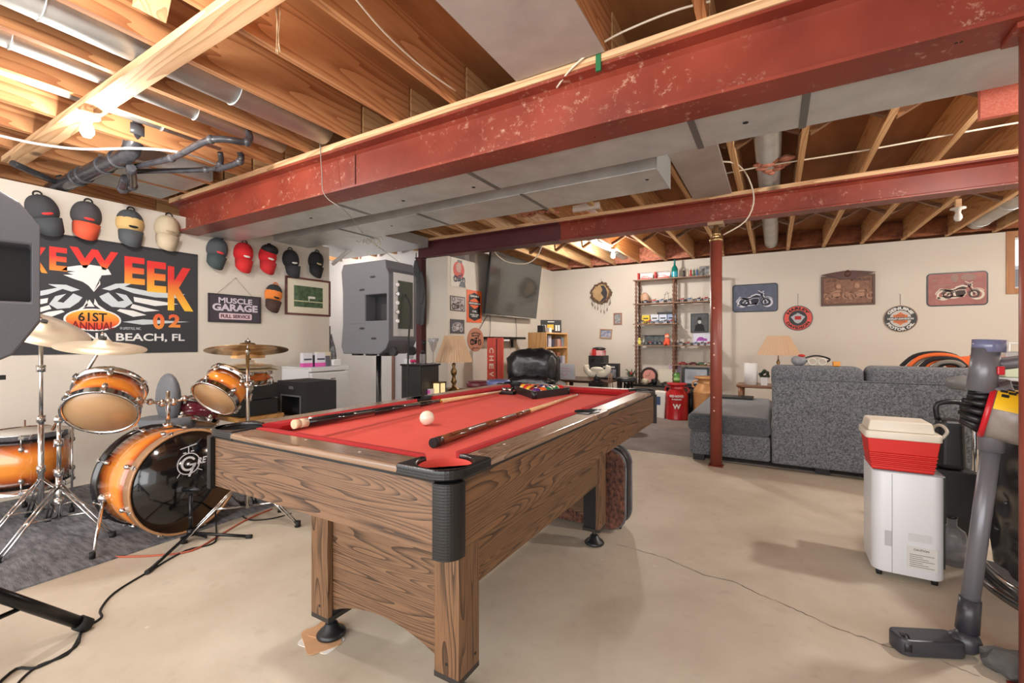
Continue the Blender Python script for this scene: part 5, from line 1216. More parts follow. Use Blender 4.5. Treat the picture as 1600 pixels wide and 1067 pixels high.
def stand(base, top, lab, boom=None, legdirs=(.3, 2.4, 4.5), spread=.33, cym=None, tilt=None, cr=.2, cm=None):
    t = thing('cymbal_stand', lab, 'cymbal stand', base); h = top[2]-base[2]; v0 = Vector(top)-Vector(base)
    MB().cyl((0, 0, .10), (0, 0, h*.55), .0145, seg=16).done('tube', CHROME, t); MB().cyl((0, 0, h*.5), (0, 0, h), .010, seg=14).done('tube', CHROME, t)
    for z in (h*.3, h*.55, h*.8):
        MB().cyl((0, 0, z-.02), (0, 0, z+.02), .021).done('clamp', CHROME, t); MB().ball((.035, -.012, z), .012, 8, 1.8, .6, .8).cyl((.015, -.005, z), (.04, -.01, z), .004).done('wing_nut', CHROME, t)
    for a in legdirs:
        e = Vector((spread*math.cos(a), spread*math.sin(a), .015)); n_ = Vector((-math.sin(a), math.cos(a), 0))*.011
        lg = MB().cyl(Vector((0, 0, .30))+n_, e+n_, .0055).cyl(Vector((0, 0, .30))-n_, e-n_, .0055).done('leg', CHROME, t)
        MB().cyl((0, 0, .11), Vector((0, 0, .3)).lerp(e, .55), .006).done('brace', CHROME, t)
        MB().cyl(e+Vector((0, 0, .02)), e-Vector((0, 0, .013)), .017, seg=12).done('rubber_foot', RUB, t)
    tp = Vector((0, 0, h))
    if boom:
        b = Vector(boom)-Vector(base); MB().cyl(tp-(b-tp)*.15, b, .008).done('boom_arm', CHROME, t); MB().ball(tp, .026, 12).done('tilter', CHROME, t); tp = b
    MB().cyl(tp-Vector((0, 0, .03)), tp+Vector((0, 0, .07)), .004).ball(tp+Vector((0, 0, .055)), .012, 8, 1.4, .6, .8).cyl(tp-Vector((0, 0, .02)), tp+Vector((0, 0, .005)), .014).done('top_rod', CHROME, t)
    return t
def cymbal(c, r, tilt, lab, m, name='cymbal'):
    vr = Vector((cs, sn, 0)); vt = (Vector((0, 0, c.z))-c).normalized()
    t = thing(name, lab, 'cymbal', c); t.rotation_euler = frame(Vector((0, 0, 1))+vr*tilt[0]+vt*tilt[1], (0, 1, 0)).to_euler()
    MB().lathe([(.006, .0), (r*.18, -.003), (r*.24, -.022), (r*.6, -.030), (r, -.045), (r, -.047), (r*.6, -.032), (r*.24, -.024), (r*.17, -.005), (.006, -.002)], (0, 0, .02), seg=56, cap=False).done('bronze_disc', m, t)
    MB().cyl((0, 0, .02), (0, 0, .035), .016).done('felt_washer', mat('felt', (60, 58, 56), .95), t); return t
b1 = PX(92, 838, Z=0); c2 = look(160, 536, 2.40)
tb_ = look(92, 655, b1.dot(Vector((-sn, cs, 0))))
stand(b1, (b1.x, b1.y, tb_.z), 'double braced chrome cymbal stand with a boom leaning to the right', boom=(c2.x, c2.y, c2.z-.01), legdirs=[math.atan2((PX(*q, Z=0)-b1).y, (PX(*q, Z=0)-b1).x) for q in ((212, 842), (-10, 885), (60, 800))])
cymbal(c2, .19, (.08, .13, 0), 'pale bronze cymbal on the boom in front of the banner', BRASSL)
b2 = PX(64, 826, Z=0); c1 = look(66, 508, b2.dot(Vector((-sn, cs, 0))))
stand(b2, (b2.x, b2.y, c1.z-.02), 'straight chrome cymbal stand at the far left next to the loudspeaker', legdirs=(-1.1, 1.0, 3.1), spread=.30)
cymbal(c1, .235, (.50, .10, 0), 'tilted pale cymbal partly behind the left loudspeaker', BRASSL)
c3 = look(387, 541, 2.75); b3 = Vector((c3.x, c3.y, 0))
stand(b3, (c3.x, c3.y, c3.z-.02), 'chrome cymbal stand just left of the black subwoofer', legdirs=(.4, 2.5, 4.6))
cymbal(c3, .225, (.0, -.17, 0), 'dark bronze ride cymbal right of the drum kit', BRASS)
c4 = look(388, 572, 3.0)
cymbal(c4, .19, (0, 0, 0), 'lower cymbal of the hi-hat pair over the small orange drum', BRASSL, 'hi_hat_cymbal'); cymbal(c4+Vector((0, 0, .022)), .19, (0, 0, 0), 'upper cymbal of the hi-hat pair over the small orange drum', BRASSL, 'hi_hat_cymbal')
stand(Vector((c4.x, c4.y, 0)), (c4.x, c4.y, c4.z-.03), 'slim chrome hi-hat stand behind the ride cymbal stand', spread=.25)
tag(MB().cyl((0, 0, 0), (0, 0, .035), .10, seg=24, cap=False).done('tambourine', mat('tambourine_wood', (206, 158, 102), .5), loc=(c4.x, c4.y, c4.z+.055)), 'wooden tambourine resting on the hi-hat', 'tambourine')
# kick drum microphone stand
m0 = PX(298, 845, Z=0)
ms = thing('microphone_stand', 'short black microphone tripod in front of the bass drum', 'microphone stand', m0)
MB().cyl((0, 0, .03), (0, 0, .27), .010, seg=14).cyl((0, 0, .03), (0, 0, .07), .018).done('pole', BLACKM, ms); MB().ball((.02, -.012, .14), .014, 10, 1.4, .7, .7).done('knob', BLACKP, ms)
for q in ((232, 892), (390, 838), (322, 838)):
    e = PX(*q, Z=.012)-m0; e.z = .012; MB().cyl((0, 0, .045), e, .0085, seg=12).done('leg', BLACKM, ms); MB().cyl(e*.94, e*1.04, .011).done('rubber_foot', RUB, ms)
mc = thing('microphone', 'small dark microphone clipped on the short tripod at the bass drum', 'microphone', m0+Vector((0, 0, .285)))
MB().cyl((-.05, -.02, 0), (.055, .03, .005), .012, seg=14).done('body', BLACKM, mc); MB().ball((-.06, -.025, 0), .021, 14).done('grille', mat('mesh_grey', (60, 60, 62), .4, metal=.6, bump=.5, bscale=300), mc); MB().box((0, 0, -.012), (.03, .03, .014)).done('clip', BLACKP, mc)
# rug, cables
rgm = mat('drum_rug_grey', (136, 136, 140), .95, noise=.9, nscale=9, col2=(78, 78, 82), bump=.7, bscale=80, stretch=(1, 5, 1))
o = MB().bx(-4.62, -2.93, -.9, 2.25, 0, .008).done('drum_rug', rgm); tag(o, 'grey woven rug under the drum kit', 'rug')
def floor_cable(pts, r, m, lab, z=0):
    P_ = [PX(x, y, Z=r)+Vector((0, 0, h)) for x, y, h in pts]; return tag(MB().tube(P_, r, 7).done('floor_cable', m), lab, 'cable')
floor_cable([(310, 775, .235), (330, 790, .18), (338, 835, .02), (330, 850, 0), (290, 860, 0), (232, 893, 0), (180, 925, 0), (157, 952, 0), (158, 965, 0), (128, 985, 0), (118, 1010, 0), (60, 1042, 0), (25, 1045, 0), (-10, 1075, 0)], .0045, RUB, 'black microphone cable running from the bass drum across the bare floor')
floor_cable([(125, 992, 0), (105, 1022, 0), (60, 1040, 0), (30, 1065, 0), (18, 1090, 0)], .004, RUB, 'second black cable lying beside the first near the lower left corner')
floor_cable([(180, 870, 0), (240, 868, 0), (300, 860, 0), (345, 835, 0), (385, 812, 0), (425, 795, 0)], .005, mat('orange_cord', (176, 84, 58), .5), 'orange extension cord on the floor before the bass drum')
floor_cable([(370, 800, 0), (390, 812, 0), (425, 810, 0), (455, 802, 0)], .004, RUB, 'short black cable on the floor under the left end of the pool table')
# boxes behind: amplifiers on wooden stand, subwoofer
q = PX(392, 640, D=3.55)
am = thing('wooden_stand', 'low wooden stand holding two black amplifiers', 'stand', (q.x-.12, q.y, 0))
PINE = wood('pine', (214, 162, 96), (180, 124, 66), 'X', freq=8, nscale=4)
MB().box((0, 0, .53), (.55, .36, .03)).done('shelf', PINE, am, bevel=.003)
for x in (-.24, .24):
    for y in (-.15, .15): MB().box((x, y, .257), (.05, .05, .514)).done('leg', PINE, am)
MB().box((0, 0, .2), (.5, .34, .02)).done('shelf', PINE, am)
for k, (z, lab) in enumerate(((.547, 'black amplifier lying lowest on the wooden stand'), (.672, 'black amplifier stacked on top beside the subwoofer'))):
    t = thing('amplifier', lab, 'amplifier', (q.x-.10, q.y, z)); MB().box((0, 0, .06), (.44, .30, .12)).done('case', BLACKP, t, bevel=.003)
    MB().box((0, -.152, .06), (.43, .006, .11)).done('front_panel', BLACKM, t)
    for x in (-.15, -.1, -.05, .0, .05): MB().cyl((x, -.155, .05), (x, -.168, .05), .009).done('knob', mat('knob_grey', (90, 90, 92), .4), t)
    MB().box((.15, -.156, .09), (.07, .002, .016)).done('name_plate', WHITEP, t)
sw = thing('subwoofer', 'large black subwoofer box beside the fridge, beyond the near left corner of the table', 'subwoofer', (-3.495, 2.45, 0))
b_ = MB().bx(-.195, .195, -.144, .15, 0, .785).done('cabinet', mat('carpet_black', (34, 34, 36), .75, bump=.2, bscale=300), sw, loc=(0, 0, 0))
cut(b_, MB().bx(-.13, .12, -.2, -.05, .50, .66)); 
MB().bx(-.14, .13, -.150, -.144, .66, .672).bx(-.14, .13, -.150, -.144, .488, .50).bx(-.14, -.13, -.150, -.144, .50, .66).bx(.12, .13, -.150, -.144, .50, .66).done('port_rim', mat('rim_grey', (110, 110, 112), .4), sw)
MB().torus((0, -.146, .26), .15, .012, (0, 1, 0), 40).done('woofer_ring', mat('ring_grey', (90, 90, 92), .35), sw); MB().lathe([(.14, 0), (.09, -.03), (.05, -.045), (0, -.03)], (0, -.146, .26), (0, -1, 0), 32, cap=False).done('woofer_cone', RUB, sw)
MB().bx(-.03, .03, -.147, -.144, .72, .745).done('badge', mat('rim_grey', (110, 110, 112), .4), sw)
# ================= LOUNGE: back wall and media wall =================
def moto(mb, x, z, s, y0, t=.0012, flip=1):
    """flat print of a cruiser: wheels, engine, tank, seat, fork, bars"""
    X = lambda u: x+flip*u*s
    Z = lambda v: z+v*s
    mb.wring(X(-.36), Z(-.12), .10*s, .15*s, y0, t, 22); mb.wring(X(.36), Z(-.12), .10*s, .155*s, y0, t, 22)
    mb.wring(X(-.36), Z(-.12), 0.0, .03*s, y0, t, 10); mb.wring(X(.36), Z(-.12), 0.0, .03*s, y0, t, 10)
    L = lambda P, w: mb.wline([(X(a), Z(b)) for a, b in P], w*s, y0, t)
    L([(.36, -.12), (.20, .20)], .028); L([(.20, .20), (.10, .27)], .02); L([(.20, .2), (.27, .25)], .02)
    mb.wp([(X(a), Z(b)) for a, b in ((.17, .13), (.05, .17), (-.10, .12), (-.12, .07), (.12, .06))], y0, t)
    mb.wp([(X(a), Z(b)) for a, b in ((-.10, .09), (-.22, .05), (-.44, .09), (-.47, .05), (-.30, -.01), (-.08, .04))], y0, t)
    mb.wp([(X(a), Z(b)) for a, b in ((.12, .03), (.14, -.10), (.04, -.19), (-.12, -.18), (-.16, -.05), (-.08, .03))], y0, t)
    L([(.10, -.15), (-.12, -.20), (-.52, -.19)], .045); L([(-.12, .0), (-.36, -.12)], .025)
    mb.wring(X(-.36), Z(-.12), .165*s, .19*s, y0, t, 14, PI*.15, PI*.95); mb.wring(X(.36), Z(-.12), .168*s, .185*s, y0, t, 14, PI*.2, PI*.9)
    mb.wdisc(X(.235), Z(.16), .035*s, y0, t, 12)
    return mb
def on_back(name, lab, cat, x0, y0, x1, y1, grp=None):
    c, w, h = wallrect(x0, y0, x1, y1, Y=YF); c.y = YF-.001; return thing(name, lab, cat, c, 0, grp), w, h
def on_side(name, lab, cat, x0, y0, x1, y1, X=-3.5, grp=None):
    c, w, h = wallrect(x0, y0, x1, y1, X=X); c.x = X+.001; return thing(name, lab, cat, c, PI/2, grp), w, h
DKF = mat('sign_rim_black', (30, 31, 35), .4)
t, w, h = on_back('metal_sign', 'blue grey metal sign printed with a chrome motorcycle, left of the round red sign', 'sign', 1146, 445, 1214, 486)
MB().rbox((0, -.005, h/2), (w, .010, h), .03, 5, 'y').done('plate', mat('sign_blue', (92, 98, 118), .5, noise=.5, nscale=18, col2=(58, 62, 80)), t)
MB().rbox((0, -.0035, h/2), (w+.025, .007, h+.025), .04, 5, 'y').done('rim', DKF, t)
moto(MB(), 0, h*.46, w*.80, -.0103).done('printed_motorcycle', mat('chrome_print', (206, 206, 216), .5), t)
moto(MB(), .006, h*.45, w*.66, -.0120).done('print_shading', mat('print_dark', (40, 40, 54), .6), t)
t, w, h = on_back('metal_sign', 'reddish metal sign printed with a white motorcycle, nearest the window', 'sign', 1450, 427, 1541, 476)
MB().rbox((0, -.005, h/2), (w, .010, h), .03, 5, 'y').done('plate', mat('sign_brick', (168, 106, 98), .55, noise=.5, nscale=9, col2=(120, 66, 62)), t)
MB().rbox((0, -.0035, h/2), (w+.03, .007, h+.03), .045, 5, 'y').done('rim', DKF, t)
moto(MB(), .03, h*.44, w*.80, -.0103).done('printed_motorcycle', mat('cream_print', (214, 204, 186), .6), t)
moto(MB(), .036, h*.43, w*.62, -.0120).done('print_shading', mat('print_brown', (62, 44, 40), .6), t)
MB().wline([(-w*.45, h*.62), (w*.45, h*.66)], .006, -.0103).wrect(-w*.42, -w*.36, h*.78, h*.83, -.0103).wdisc(-.02, h*.85, .035, -.0103, ry=.05).wdisc(w*.2, h*.86, .07, -.0103, ry=.04).done('printed_boards', mat('print_taupe', (150, 122, 112), .6), t)
t, w, h = on_back('carved_plaque', 'carved wooden relief of motorcycle riders with an eagle crest', 'plaque', 1283, 430, 1367, 477)
CARV = mat('carved_wood', (150, 108, 86), .6, noise=.6, nscale=30, col2=(96, 62, 48), bump=.8, bscale=40)
MB().bx(-w/2, w/2, -.012, 0, 0, h).done('panel', CARV, t, bevel=.002)
frame_pic(t, w, h, .028, mat('carved_frame', (98, 66, 52), .5, noise=.4, nscale=12), depth=.024)
moto(MB(), -.12, h*.40, w*.5, -.012, .008).done('relief_motorcycle', mat('relief_light', (176, 134, 108), .6, bump=.6, bscale=60), t); moto(MB(), .14, h*.38, w*.5, -.012, .010).done('relief_motorcycle', MATS['relief_light'], t)
for x in (-.10, .10): MB().ball((x, -.018, h*.64), .035, 12, 1, .4, 1.2).done('relief_rider', MATS['relief_light'], t)
MB().text('H-D', .06, WL @ Matrix.Translation((-w*.30, h*.84, .0135)), off=.002, ext=.003).done('carved_lettering', MATS['carved_frame'], t)
MB().text('MOTORCYCLES', .05, WL @ Matrix.Translation((w*.24, h*.84, .0135)), off=.001, ext=.003, width=w*.36, height=.04).done('carved_lettering', MATS['carved_frame'], t)
mb = MB()
for sx in (-1, 1): mb.wp([(0, h-.05), (sx*.06, h-.06), (sx*.14, h-.02), (sx*.30, h+.02), (sx*.22, h+.035), (sx*.12, h+.05), (sx*.04, h+.06), (0, h+.045)][::sx], -.016, .02)
mb.ball((0, -.03, h+.02), .04, 14, 1, .6, 1.2); mb.done('eagle_crest', mat('crest_brown', (84, 48, 38), .45), t)
# two round signs
def round_sign(px, py, rx, ry, lab, base, rim, col_t, top, bottom, centre, cm, inner, ringm=None):
    c = PX(px, py, Y=YF); 
    t, w, h = on_back('round_sign', lab, 'sign', px-rx, py-ry, px+rx, py+ry); R_ = (w+h)/4
    MB().wdisc(0, h/2, R_, -.001, .007, 44).done('disc', base, t); MB().wring(0, h/2, R_*.955, R_*1.01, -.001, .0085, 44).done('rim', rim, t)
    MB().wring(0, h/2, R_*.60, R_*.63, -.008, .001, 40).wdisc(0, h/2, R_*.60, -.008, .0006, 36).done('inner_disc', inner, t)
    M = WL @ Matrix.Translation((0, h/2, .0088))
    MB().text(top, R_*.27, M, fn=arc_text(R_*.79), off=R_*.012, ext=.0004, width=R_*1.75, height=R_*.22).done('lettering', col_t, t)
    MB().text(bottom, R_*.27, M, fn=arc_text(R_*.79, up=False), off=R_*.012, ext=.0004, width=R_*(1.85 if len(bottom) > 7 else 1.7), height=R_*.22).done('lettering', col_t, t)
    MB().tube([(0, -.004, h), (0.0, -.004, h+.16)], .002, 5, sub=1).done('hanging_cord', mat('cord', (120, 110, 98), .7), t)
    MB().cyl((0, .004, h+.16), (0, -.012, h+.16), .006).done('nail', CHROME, t)
    return t, R_, h/2
t, R_, zc = round_sign(1247, 497, 22.5, 19.5, 'round orange red motorcycle club sign with black arched letters', mat('sign_orange_red', (214, 74, 58), .45), DKF, BLACKFLAT, 'HARLEY', 'DAVIDSON', '', BLACKFLAT, mat('emblem_black', (40, 38, 40), .5))
MB().wp([(-R_*.5, zc+R_*.1), (-R_*.2, zc+R_*.3), (0, zc+R_*.42), (R_*.2, zc+R_*.3), (R_*.5, zc+R_*.1), (R_*.34, zc-R_*.12), (R_*.2, zc-R_*.34), (0, zc-R_*.44), (-R_*.2, zc-R_*.34), (-R_*.34, zc-R_*.12)], -.0092, .001).done('silver_emblem', mat('emblem_silver', (170, 170, 176), .4), t)
MB().wrect(-R_*.22, R_*.22, zc-R_*.12, zc+R_*.16, -.0104, .0008).done('red_shield', REDINK, t)
t, R_, zc = round_sign(1407, 498, 27, 20.5, 'round black and grey genuine motor oil sign hanging on the back wall', mat('sign_black', (44, 42, 42), .45), mat('rim_tan', (150, 124, 104), .5), WHITEINK, 'GENUINE', 'MOTOR OIL', '', WHITEINK, mat('emblem_grey', (196, 192, 186), .5))
SHO = mat('shield_orange', (206, 112, 58), .5)
MB().wp([(-R_*.42, zc+R_*.14), (-R_*.42, zc+R_*.28), (-R_*.2, zc+R_*.34), (0, zc+R_*.5), (R_*.2, zc+R_*.34), (R_*.42, zc+R_*.28), (R_*.42, zc-R_*.28), (R_*.2, zc-R_*.34), (0, zc-R_*.5), (-R_*.2, zc-R_*.34), (-R_*.42, zc-R_*.28)], -.0092, .001).done('shield', SHO, t)
MB().wrect(-R_*.80, R_*.80, zc-R_*.12, zc+R_*.12, -.0104, .0012).done('name_bar', DKF, t)
MB().text('HARLEY-DAVIDSON', R_*.2, WL @ Matrix.Translation((0, zc, .0120)), off=.001, width=R_*1.52, height=R_*.15, ext=.0004).done('lettering', WHITEINK, t)
MB().text('MOTOR', R_*.14, WL @ Matrix.Translation((0, zc+R_*.24, .0108)), width=R_*.5, height=R_*.1, ext=.0004).done('lettering', BLACKFLAT, t); MB().text('CYCLES', R_*.14, WL @ Matrix.Translation((0, zc-R_*.22, .0108)), width=R_*.55, height=R_*.1, ext=.0004).done('lettering', BLACKFLAT, t)
# little frames and feather shield
PINEF = mat('frame_oak', (150, 108, 84), .5)
t, w, h = on_back('small_picture', 'tiny upright framed picture on the back wall left of the shelves', 'picture', 959, 489, 972, 507); frame_pic(t, w, h, .02, PINEF); MB().bx(-w/2+.02, w/2-.02, -.006, -.001, .02, h-.02).done('print', mat('print_slate', (90, 94, 100), .6, noise=.8, nscale=30, col2=(190, 190, 190)), t)
t, w, h = on_back('small_picture', 'tiny tilted framed picture low on the back wall left of the shelves', 'picture', 937, 514, 956, 529); t.rotation_euler = (0, .06, 0); frame_pic(t, w, h, .018, mat('frame_light', (176, 140, 104), .5)); MB().bx(-w/2+.018, w/2-.018, -.006, -.001, .018, h-.018).done('print', mat('print_blue', (196, 196, 204), .6, noise=.9, nscale=22, col2=(70, 84, 130)), t)
c = PX(939, 458, Y=YF-.03); t = thing('feather_shield', 'round hide shield edged with fur and hanging feathers on the back wall', 'wall hanging', c)
HIDE = mat('hide_tan', (190, 156, 110), .7, noise=.5, nscale=10); FUR = mat('fur_brown', (78, 58, 44), .95, noise=.6, nscale=40, col2=(150, 120, 90)); R_ = .17
MB().wdisc(0, 0, R_*.9, .008, .012, 36).done('hide_disc', HIDE, t)
MB().wp([(-.01, .13), (.03, .06), (.0, .0), (.05, -.07), (-.02, -.15), (.04, -.145), (.10, -.10), (.115, .0), (.09, .08), (.05, .13)], -.0045, .002).done('dark_patch', mat('hide_dark', (58, 54, 58), .8), t)
mb = MB()
for i in range(56):
    a = 2*PI*i/56; r = R_*random.uniform(.9, 1.08); mb.ball((r*math.cos(a), 0, r*math.sin(a)), random.uniform(.014, .026), 7, 1, .6, 1)
mb.done('fur_edge', FUR, t)
for i in range(9):
    a = PI+PI*(i+.5)/9; x, z = R_*math.cos(a), R_*math.sin(a); l = random.uniform(.08, .16)
    f = MB().tube([(x, 0, z), (x+random.uniform(-.01, .01), -.004, z-l*.5), (x+random.uniform(-.02, .02), 0, z-l)], .002, 5).done('thong', FUR, t)
    MB().ball((x, 0, z-l-.025), .03, 8, .28, .12, 1).done('feather', mat('feather_grey', (120, 104, 88), .8), t)
MB().tube([(0, .01, R_), (0, .02, R_+.09)], .002, 5, sub=1).done('cord', FUR, t)
# pier posters
def poster(x0, y0, x1, y1, lab, back, name='tin_poster', rim=None):
    t, w, h = on_side(name, lab, 'poster', x0, y0, x1, y1); MB().bx(-w/2, w/2, -.006, 0, 0, h).done('plate', back, t, bevel=.001)
    if rim: frame_pic(t, w, h, .012, rim, depth=.008)
    return t, w, h
t, w, h = poster(704, 404, 728, 449, 'tall poster with a red disc and a motorcycle rider, top of the pier', mat('poster_cream', (214, 206, 192), .6))
MB().wdisc(0, h*.60, w*.36, -.0062, .001, ry=h*.30).done('red_disc', mat('poster_red', (206, 84, 72), .6), t)
MB().wp([(-w*.15, h*.55), (-w*.2, h*.75), (-w*.05, h*.86), (.1*w, h*.84), (w*.15, h*.7), (w*.1, h*.5)], -.0074, .001).done('printed_rider', mat('poster_flesh', (196, 160, 146), .6), t)
MB().wrect(-w*.1, w*.2, h*.86, h*.95, -.0074, .001).wp([(w*.0, h*.03), (w*.45, h*.02), (w*.4, h*.2), (w*.1, h*.22)], -.0066, .001).done('dark_print', DKF, t)
moto(MB(), w*.04, h*.34, w*.72, -.0086).done('printed_motorcycle', mat('print_indigo', (62, 58, 84), .6), t)
t, w, h = poster(703, 463, 726, 486, 'square grey poster of an antique motorcycle, middle of the pier', mat('poster_grey', (176, 168, 166), .6), rim=mat('rim_umber', (92, 78, 74), .6)); moto(MB(), 0, h*.42, w*.78, -.0062).done('printed_motorcycle', mat('print_brownish', (74, 60, 58), .6), t)
MB().wring(-w*.30, h*.78, .022, .03, -.0062).done('printed_badge', DKF, t); MB().text('Antique', .03, WL @ Matrix.Translation((w*.14, h*.8, .0065)), width=w*.42, height=.022).done('lettering', DKF, t)
t, w, h = poster(703, 499, 725, 521, 'square dark grey motorcycle poster, lowest on the pier', mat('poster_dark', (78, 74, 78), .6)); moto(MB(), 0, h*.46, w*.74, -.0062).done('printed_motorcycle', mat('print_pale', (196, 192, 196), .6), t)
MB().text('MOTORCYCLES', .03, WL @ Matrix.Translation((0, h*.72, .0065)), width=w*.7, height=.03, fn=lambda x, y: (x, y-x*x*2.2)).done('lettering', MATS['print_pale'], t)
t, w, h = poster(729, 454, 752, 504, 'orange and black motorcycle oil sign on the pier', mat('poster_orange', (224, 98, 48), .5))
MB().wp([(-w*.38, h*.14), (-w*.38, h*.84), (-w*.2, h*.88), (0, h*.94), (w*.2, h*.88), (w*.38, h*.84), (w*.38, h*.14), (w*.2, h*.10), (0, h*.05), (-w*.2, h*.10)], -.0062, .001).done('black_field', DKF, t)
MB().text('GENUINE', .04, WL @ Matrix.Translation((0, h*.82, .0075)), off=.001, width=w*.6, height=h*.055).done('lettering', WHITEINK, t)
MB().wp([(-w*.3, h*.52), (-w*.3, h*.68), (0, h*.76), (w*.3, h*.68), (w*.3, h*.52), (0, h*.42)], -.0074, .001).done('orange_shield', MATS['poster_orange'], t); MB().wrect(-w*.42, w*.42, h*.545, h*.64, -.0086, .0008).done('name_bar', DKF, t)
MB().text('HARLEY-DAVIDSON', .03, WL @ Matrix.Translation((0, h*.595, .0098)), off=.0008, width=w*.78, height=h*.05).done('lettering', WHITEINK, t)
MB().text('OIL', .05, WL @ Matrix.Translation((0, h*.35, .0075)), off=.001, width=w*.32, height=h*.06).done('lettering', WHITEINK, t)
MB().text('OTHER THAN\nPREMIUM', .03, WL @ Matrix.Translation((0, h*.22, .0075)), off=.0006, width=w*.6, height=h*.09).done('lettering', WHITEINK, t)
t, w, h = on_side('tin_poster', 'oval coppery vintage motorcycle sign, lowest right on the pier', 'poster', 730, 512, 755, 549)
MB().wdisc(0, h/2, w/2, 0, .006, 36, ry=h/2).done('plate', mat('copper_tin', (188, 128, 102), .5, noise=.2, nscale=10), t); moto(MB(), 0, h*.47, w*.66, -.0062).done('printed_motorcycle', DKF, t)
MB().text('VINTAGE', .05, WL @ Matrix.Translation((0, h*.78, .0065)), off=.001, width=w*.6, height=h*.08, fn=lambda x, y: (x, y-x*x*1.5)).done('lettering', DKF, t); MB().text('MOTOR', .04, WL @ Matrix.Translation((0, h*.66, .0065)), off=.001, width=w*.5, height=h*.07).done('lettering', DKF, t); MB().text('SERVICE', .03, WL @ Matrix.Translation((0, h*.14, .0065)), width=w*.4, height=h*.05).done('lettering', DKF, t)
# television
tv = thing('television', 'large dark flat television tilted forward on the media wall', 'television', (-3.43, 5.86, 1.50), PI/2); tv.rotation_euler = Euler((math.radians(7), 0, PI/2))
MB().bx(-.76, .76, -.02, .02, 0, .87).done('casing', BLACKP, tv, bevel=.004)
MB().bx(-.75, .75, -.0225, -.0205, .012, .858).done('screen', mat('screen_dark', (58, 60, 58), .12, coat=.5), tv)
MB().bx(-.76, .76, -.023, .0, -.010, .004).done('bottom_trim', CHROME, tv)
MB().bx(-.25, .25, .02, .09, .25, .6).done('wall_bracket', BLACKM, tv)
for a, b in ((5.35, 4.98), (5.42, 5.40), (6.15, 6.18)): tag(MB().tube([(-3.54, a, 1.5), (-3.53, (a+b)/2, 1.32), (-3.54, b, 1.12)], .004, 6).done('hanging_cable', RUB), 'thin black cable hanging from the television down the media wall', 'cable', 'television cables')
t = thing('wall_shelf', 'black shelf on the media wall below the television', 'shelf', (-3.46, 5.72, 1.15)); MB().box((0, 0, .02), (.17, .95, .035)).done('board', BLACKM, t, bevel=.004); MB().box((.05, -.1, -.01), (.06, .16, .03)).done('white_box', WHITEP, t)
for y in (-.3, .3): MB().box((-.06, y, -.06), (.03, .03, .12)).done('bracket', BLACKM, t)

# ---------------- lamps ----------------
def lamp(loc, lab, rb=.22, rt=.11, sh=.26, z0=.31):
    t = thing('table_lamp', lab, 'lamp', loc); mb = MB(); n = 90; A_, B_ = [], []
    for i in range(n):
        a = 2*PI*i/n; k_ = 1+(.018 if i % 2 else -.008); A_.append(mb.v((rb*k_*math.cos(a), rb*k_*math.sin(a), z0))); B_.append(mb.v((rt*k_*math.cos(a), rt*k_*math.sin(a), z0+sh)))
    for i in range(n): mb._f([A_[i], A_[(i+1) % n], B_[(i+1) % n], B_[i]])
    mb.done('lamp_shade', mat('pleated_shade', (218, 184, 150), .8, noise=.1, nscale=4), t)
    MB().lathe([(0, 0), (.07, 0), (.072, .015), (.03, .03), (.018, .06), (.034, .09), (.022, .12), (.016, .15), (.032, .18), (.034, .21), (.014, .25), (.022, .28), (.012, .30), (.006, .33), (.006, z0+sh-.01), (0, z0+sh-.01)], seg=20).done('base', mat('antique_brass', (140, 110, 70), .3, metal=.85, noise=.4, nscale=20), t)
    return t
lp = PX(709, 560, D=4.95); lamp((lp.x, lp.y, .585), 'brass table lamp with a pleated shade in front of the poster pier', z0=.31, sh=.29, rb=.205, rt=.10)
t = thing('side_table', 'low dark side table carrying the lamp near the pier', 'table', (lp.x+.03, lp.y-.1, 0)); MB().box((0, 0, .57), (.5, .6, .03)).done('tabletop', mat('walnut', (70, 46, 34), .4), t, bevel=.004)
for x in (-.22, .22):
    for y in (-.27, .27): MB().box((x, y, .2775), (.04, .04, .555)).done('leg', MATS['walnut'], t)
lq = PX(684, 605, D=4.55); t = thing('lantern', 'small lit square lantern with patterned sides by the black cabinet', 'lantern', (lq.x+.02, lq.y, .586)); MB().box((0, 0, .06), (.085, .085, .10)).done('glass_body', mat('lantern_glow', (236, 206, 150), .5, noise=.6, nscale=40, col2=(150, 120, 80), emit=.5), t)
for x in (-.045, .045):
    for y in (-.045, .045): MB().box((x, y, .06), (.008, .008, .12)).done('corner_bar', BLACKM, t)
MB().box((0, 0, .122), (.105, .105, .012)).done('lid', mat('antique_brass', (140, 110, 70), .3), t); MB().box((0, 0, .005), (.10, .10, .01)).done('base', BLACKM, t)
lq = PX(671, 608, D=4.5); t = thing('small_carton', 'small pink and white carton beside the lantern', 'carton', (lq.x, lq.y, .586)); MB().box((0, 0, .03), (.08, .05, .06)).done('box', mat('carton_white', (216, 204, 214), .6), t); MB().box((0, -.026, .03), (.06, .002, .035)).done('print', PINK, t)
cb_ = thing('black_cabinet', 'small black cabinet with ornaments on top beside the maroon post', 'cabinet', (-3.125, 3.48, 0))
MB().bx(-.125, .125, -.14, .14, 0, .875).done('carcass', mat('cabinet_black', (40, 42, 42), .5, noise=.3, nscale=8), cb_, bevel=.003); MB().bx(-.135, .14, -.15, .155, .875, .893).done('top', BLACKM, cb_, bevel=.003)
MB().bx(.125, .133, -.13, .13, .03, .86).done('door', mat('cabinet_black2', (52, 48, 46), .35, noise=.6, nscale=6), cb_); MB().ball((.14, -.1, .5), .01, 8).done('knob', CHROME, cb_)
zt = .894
box_item('white_box', 'small white box on the left of the black cabinet top', 'box', (-3.19, 3.40, zt), (.09, .08, .05), WHITEP)
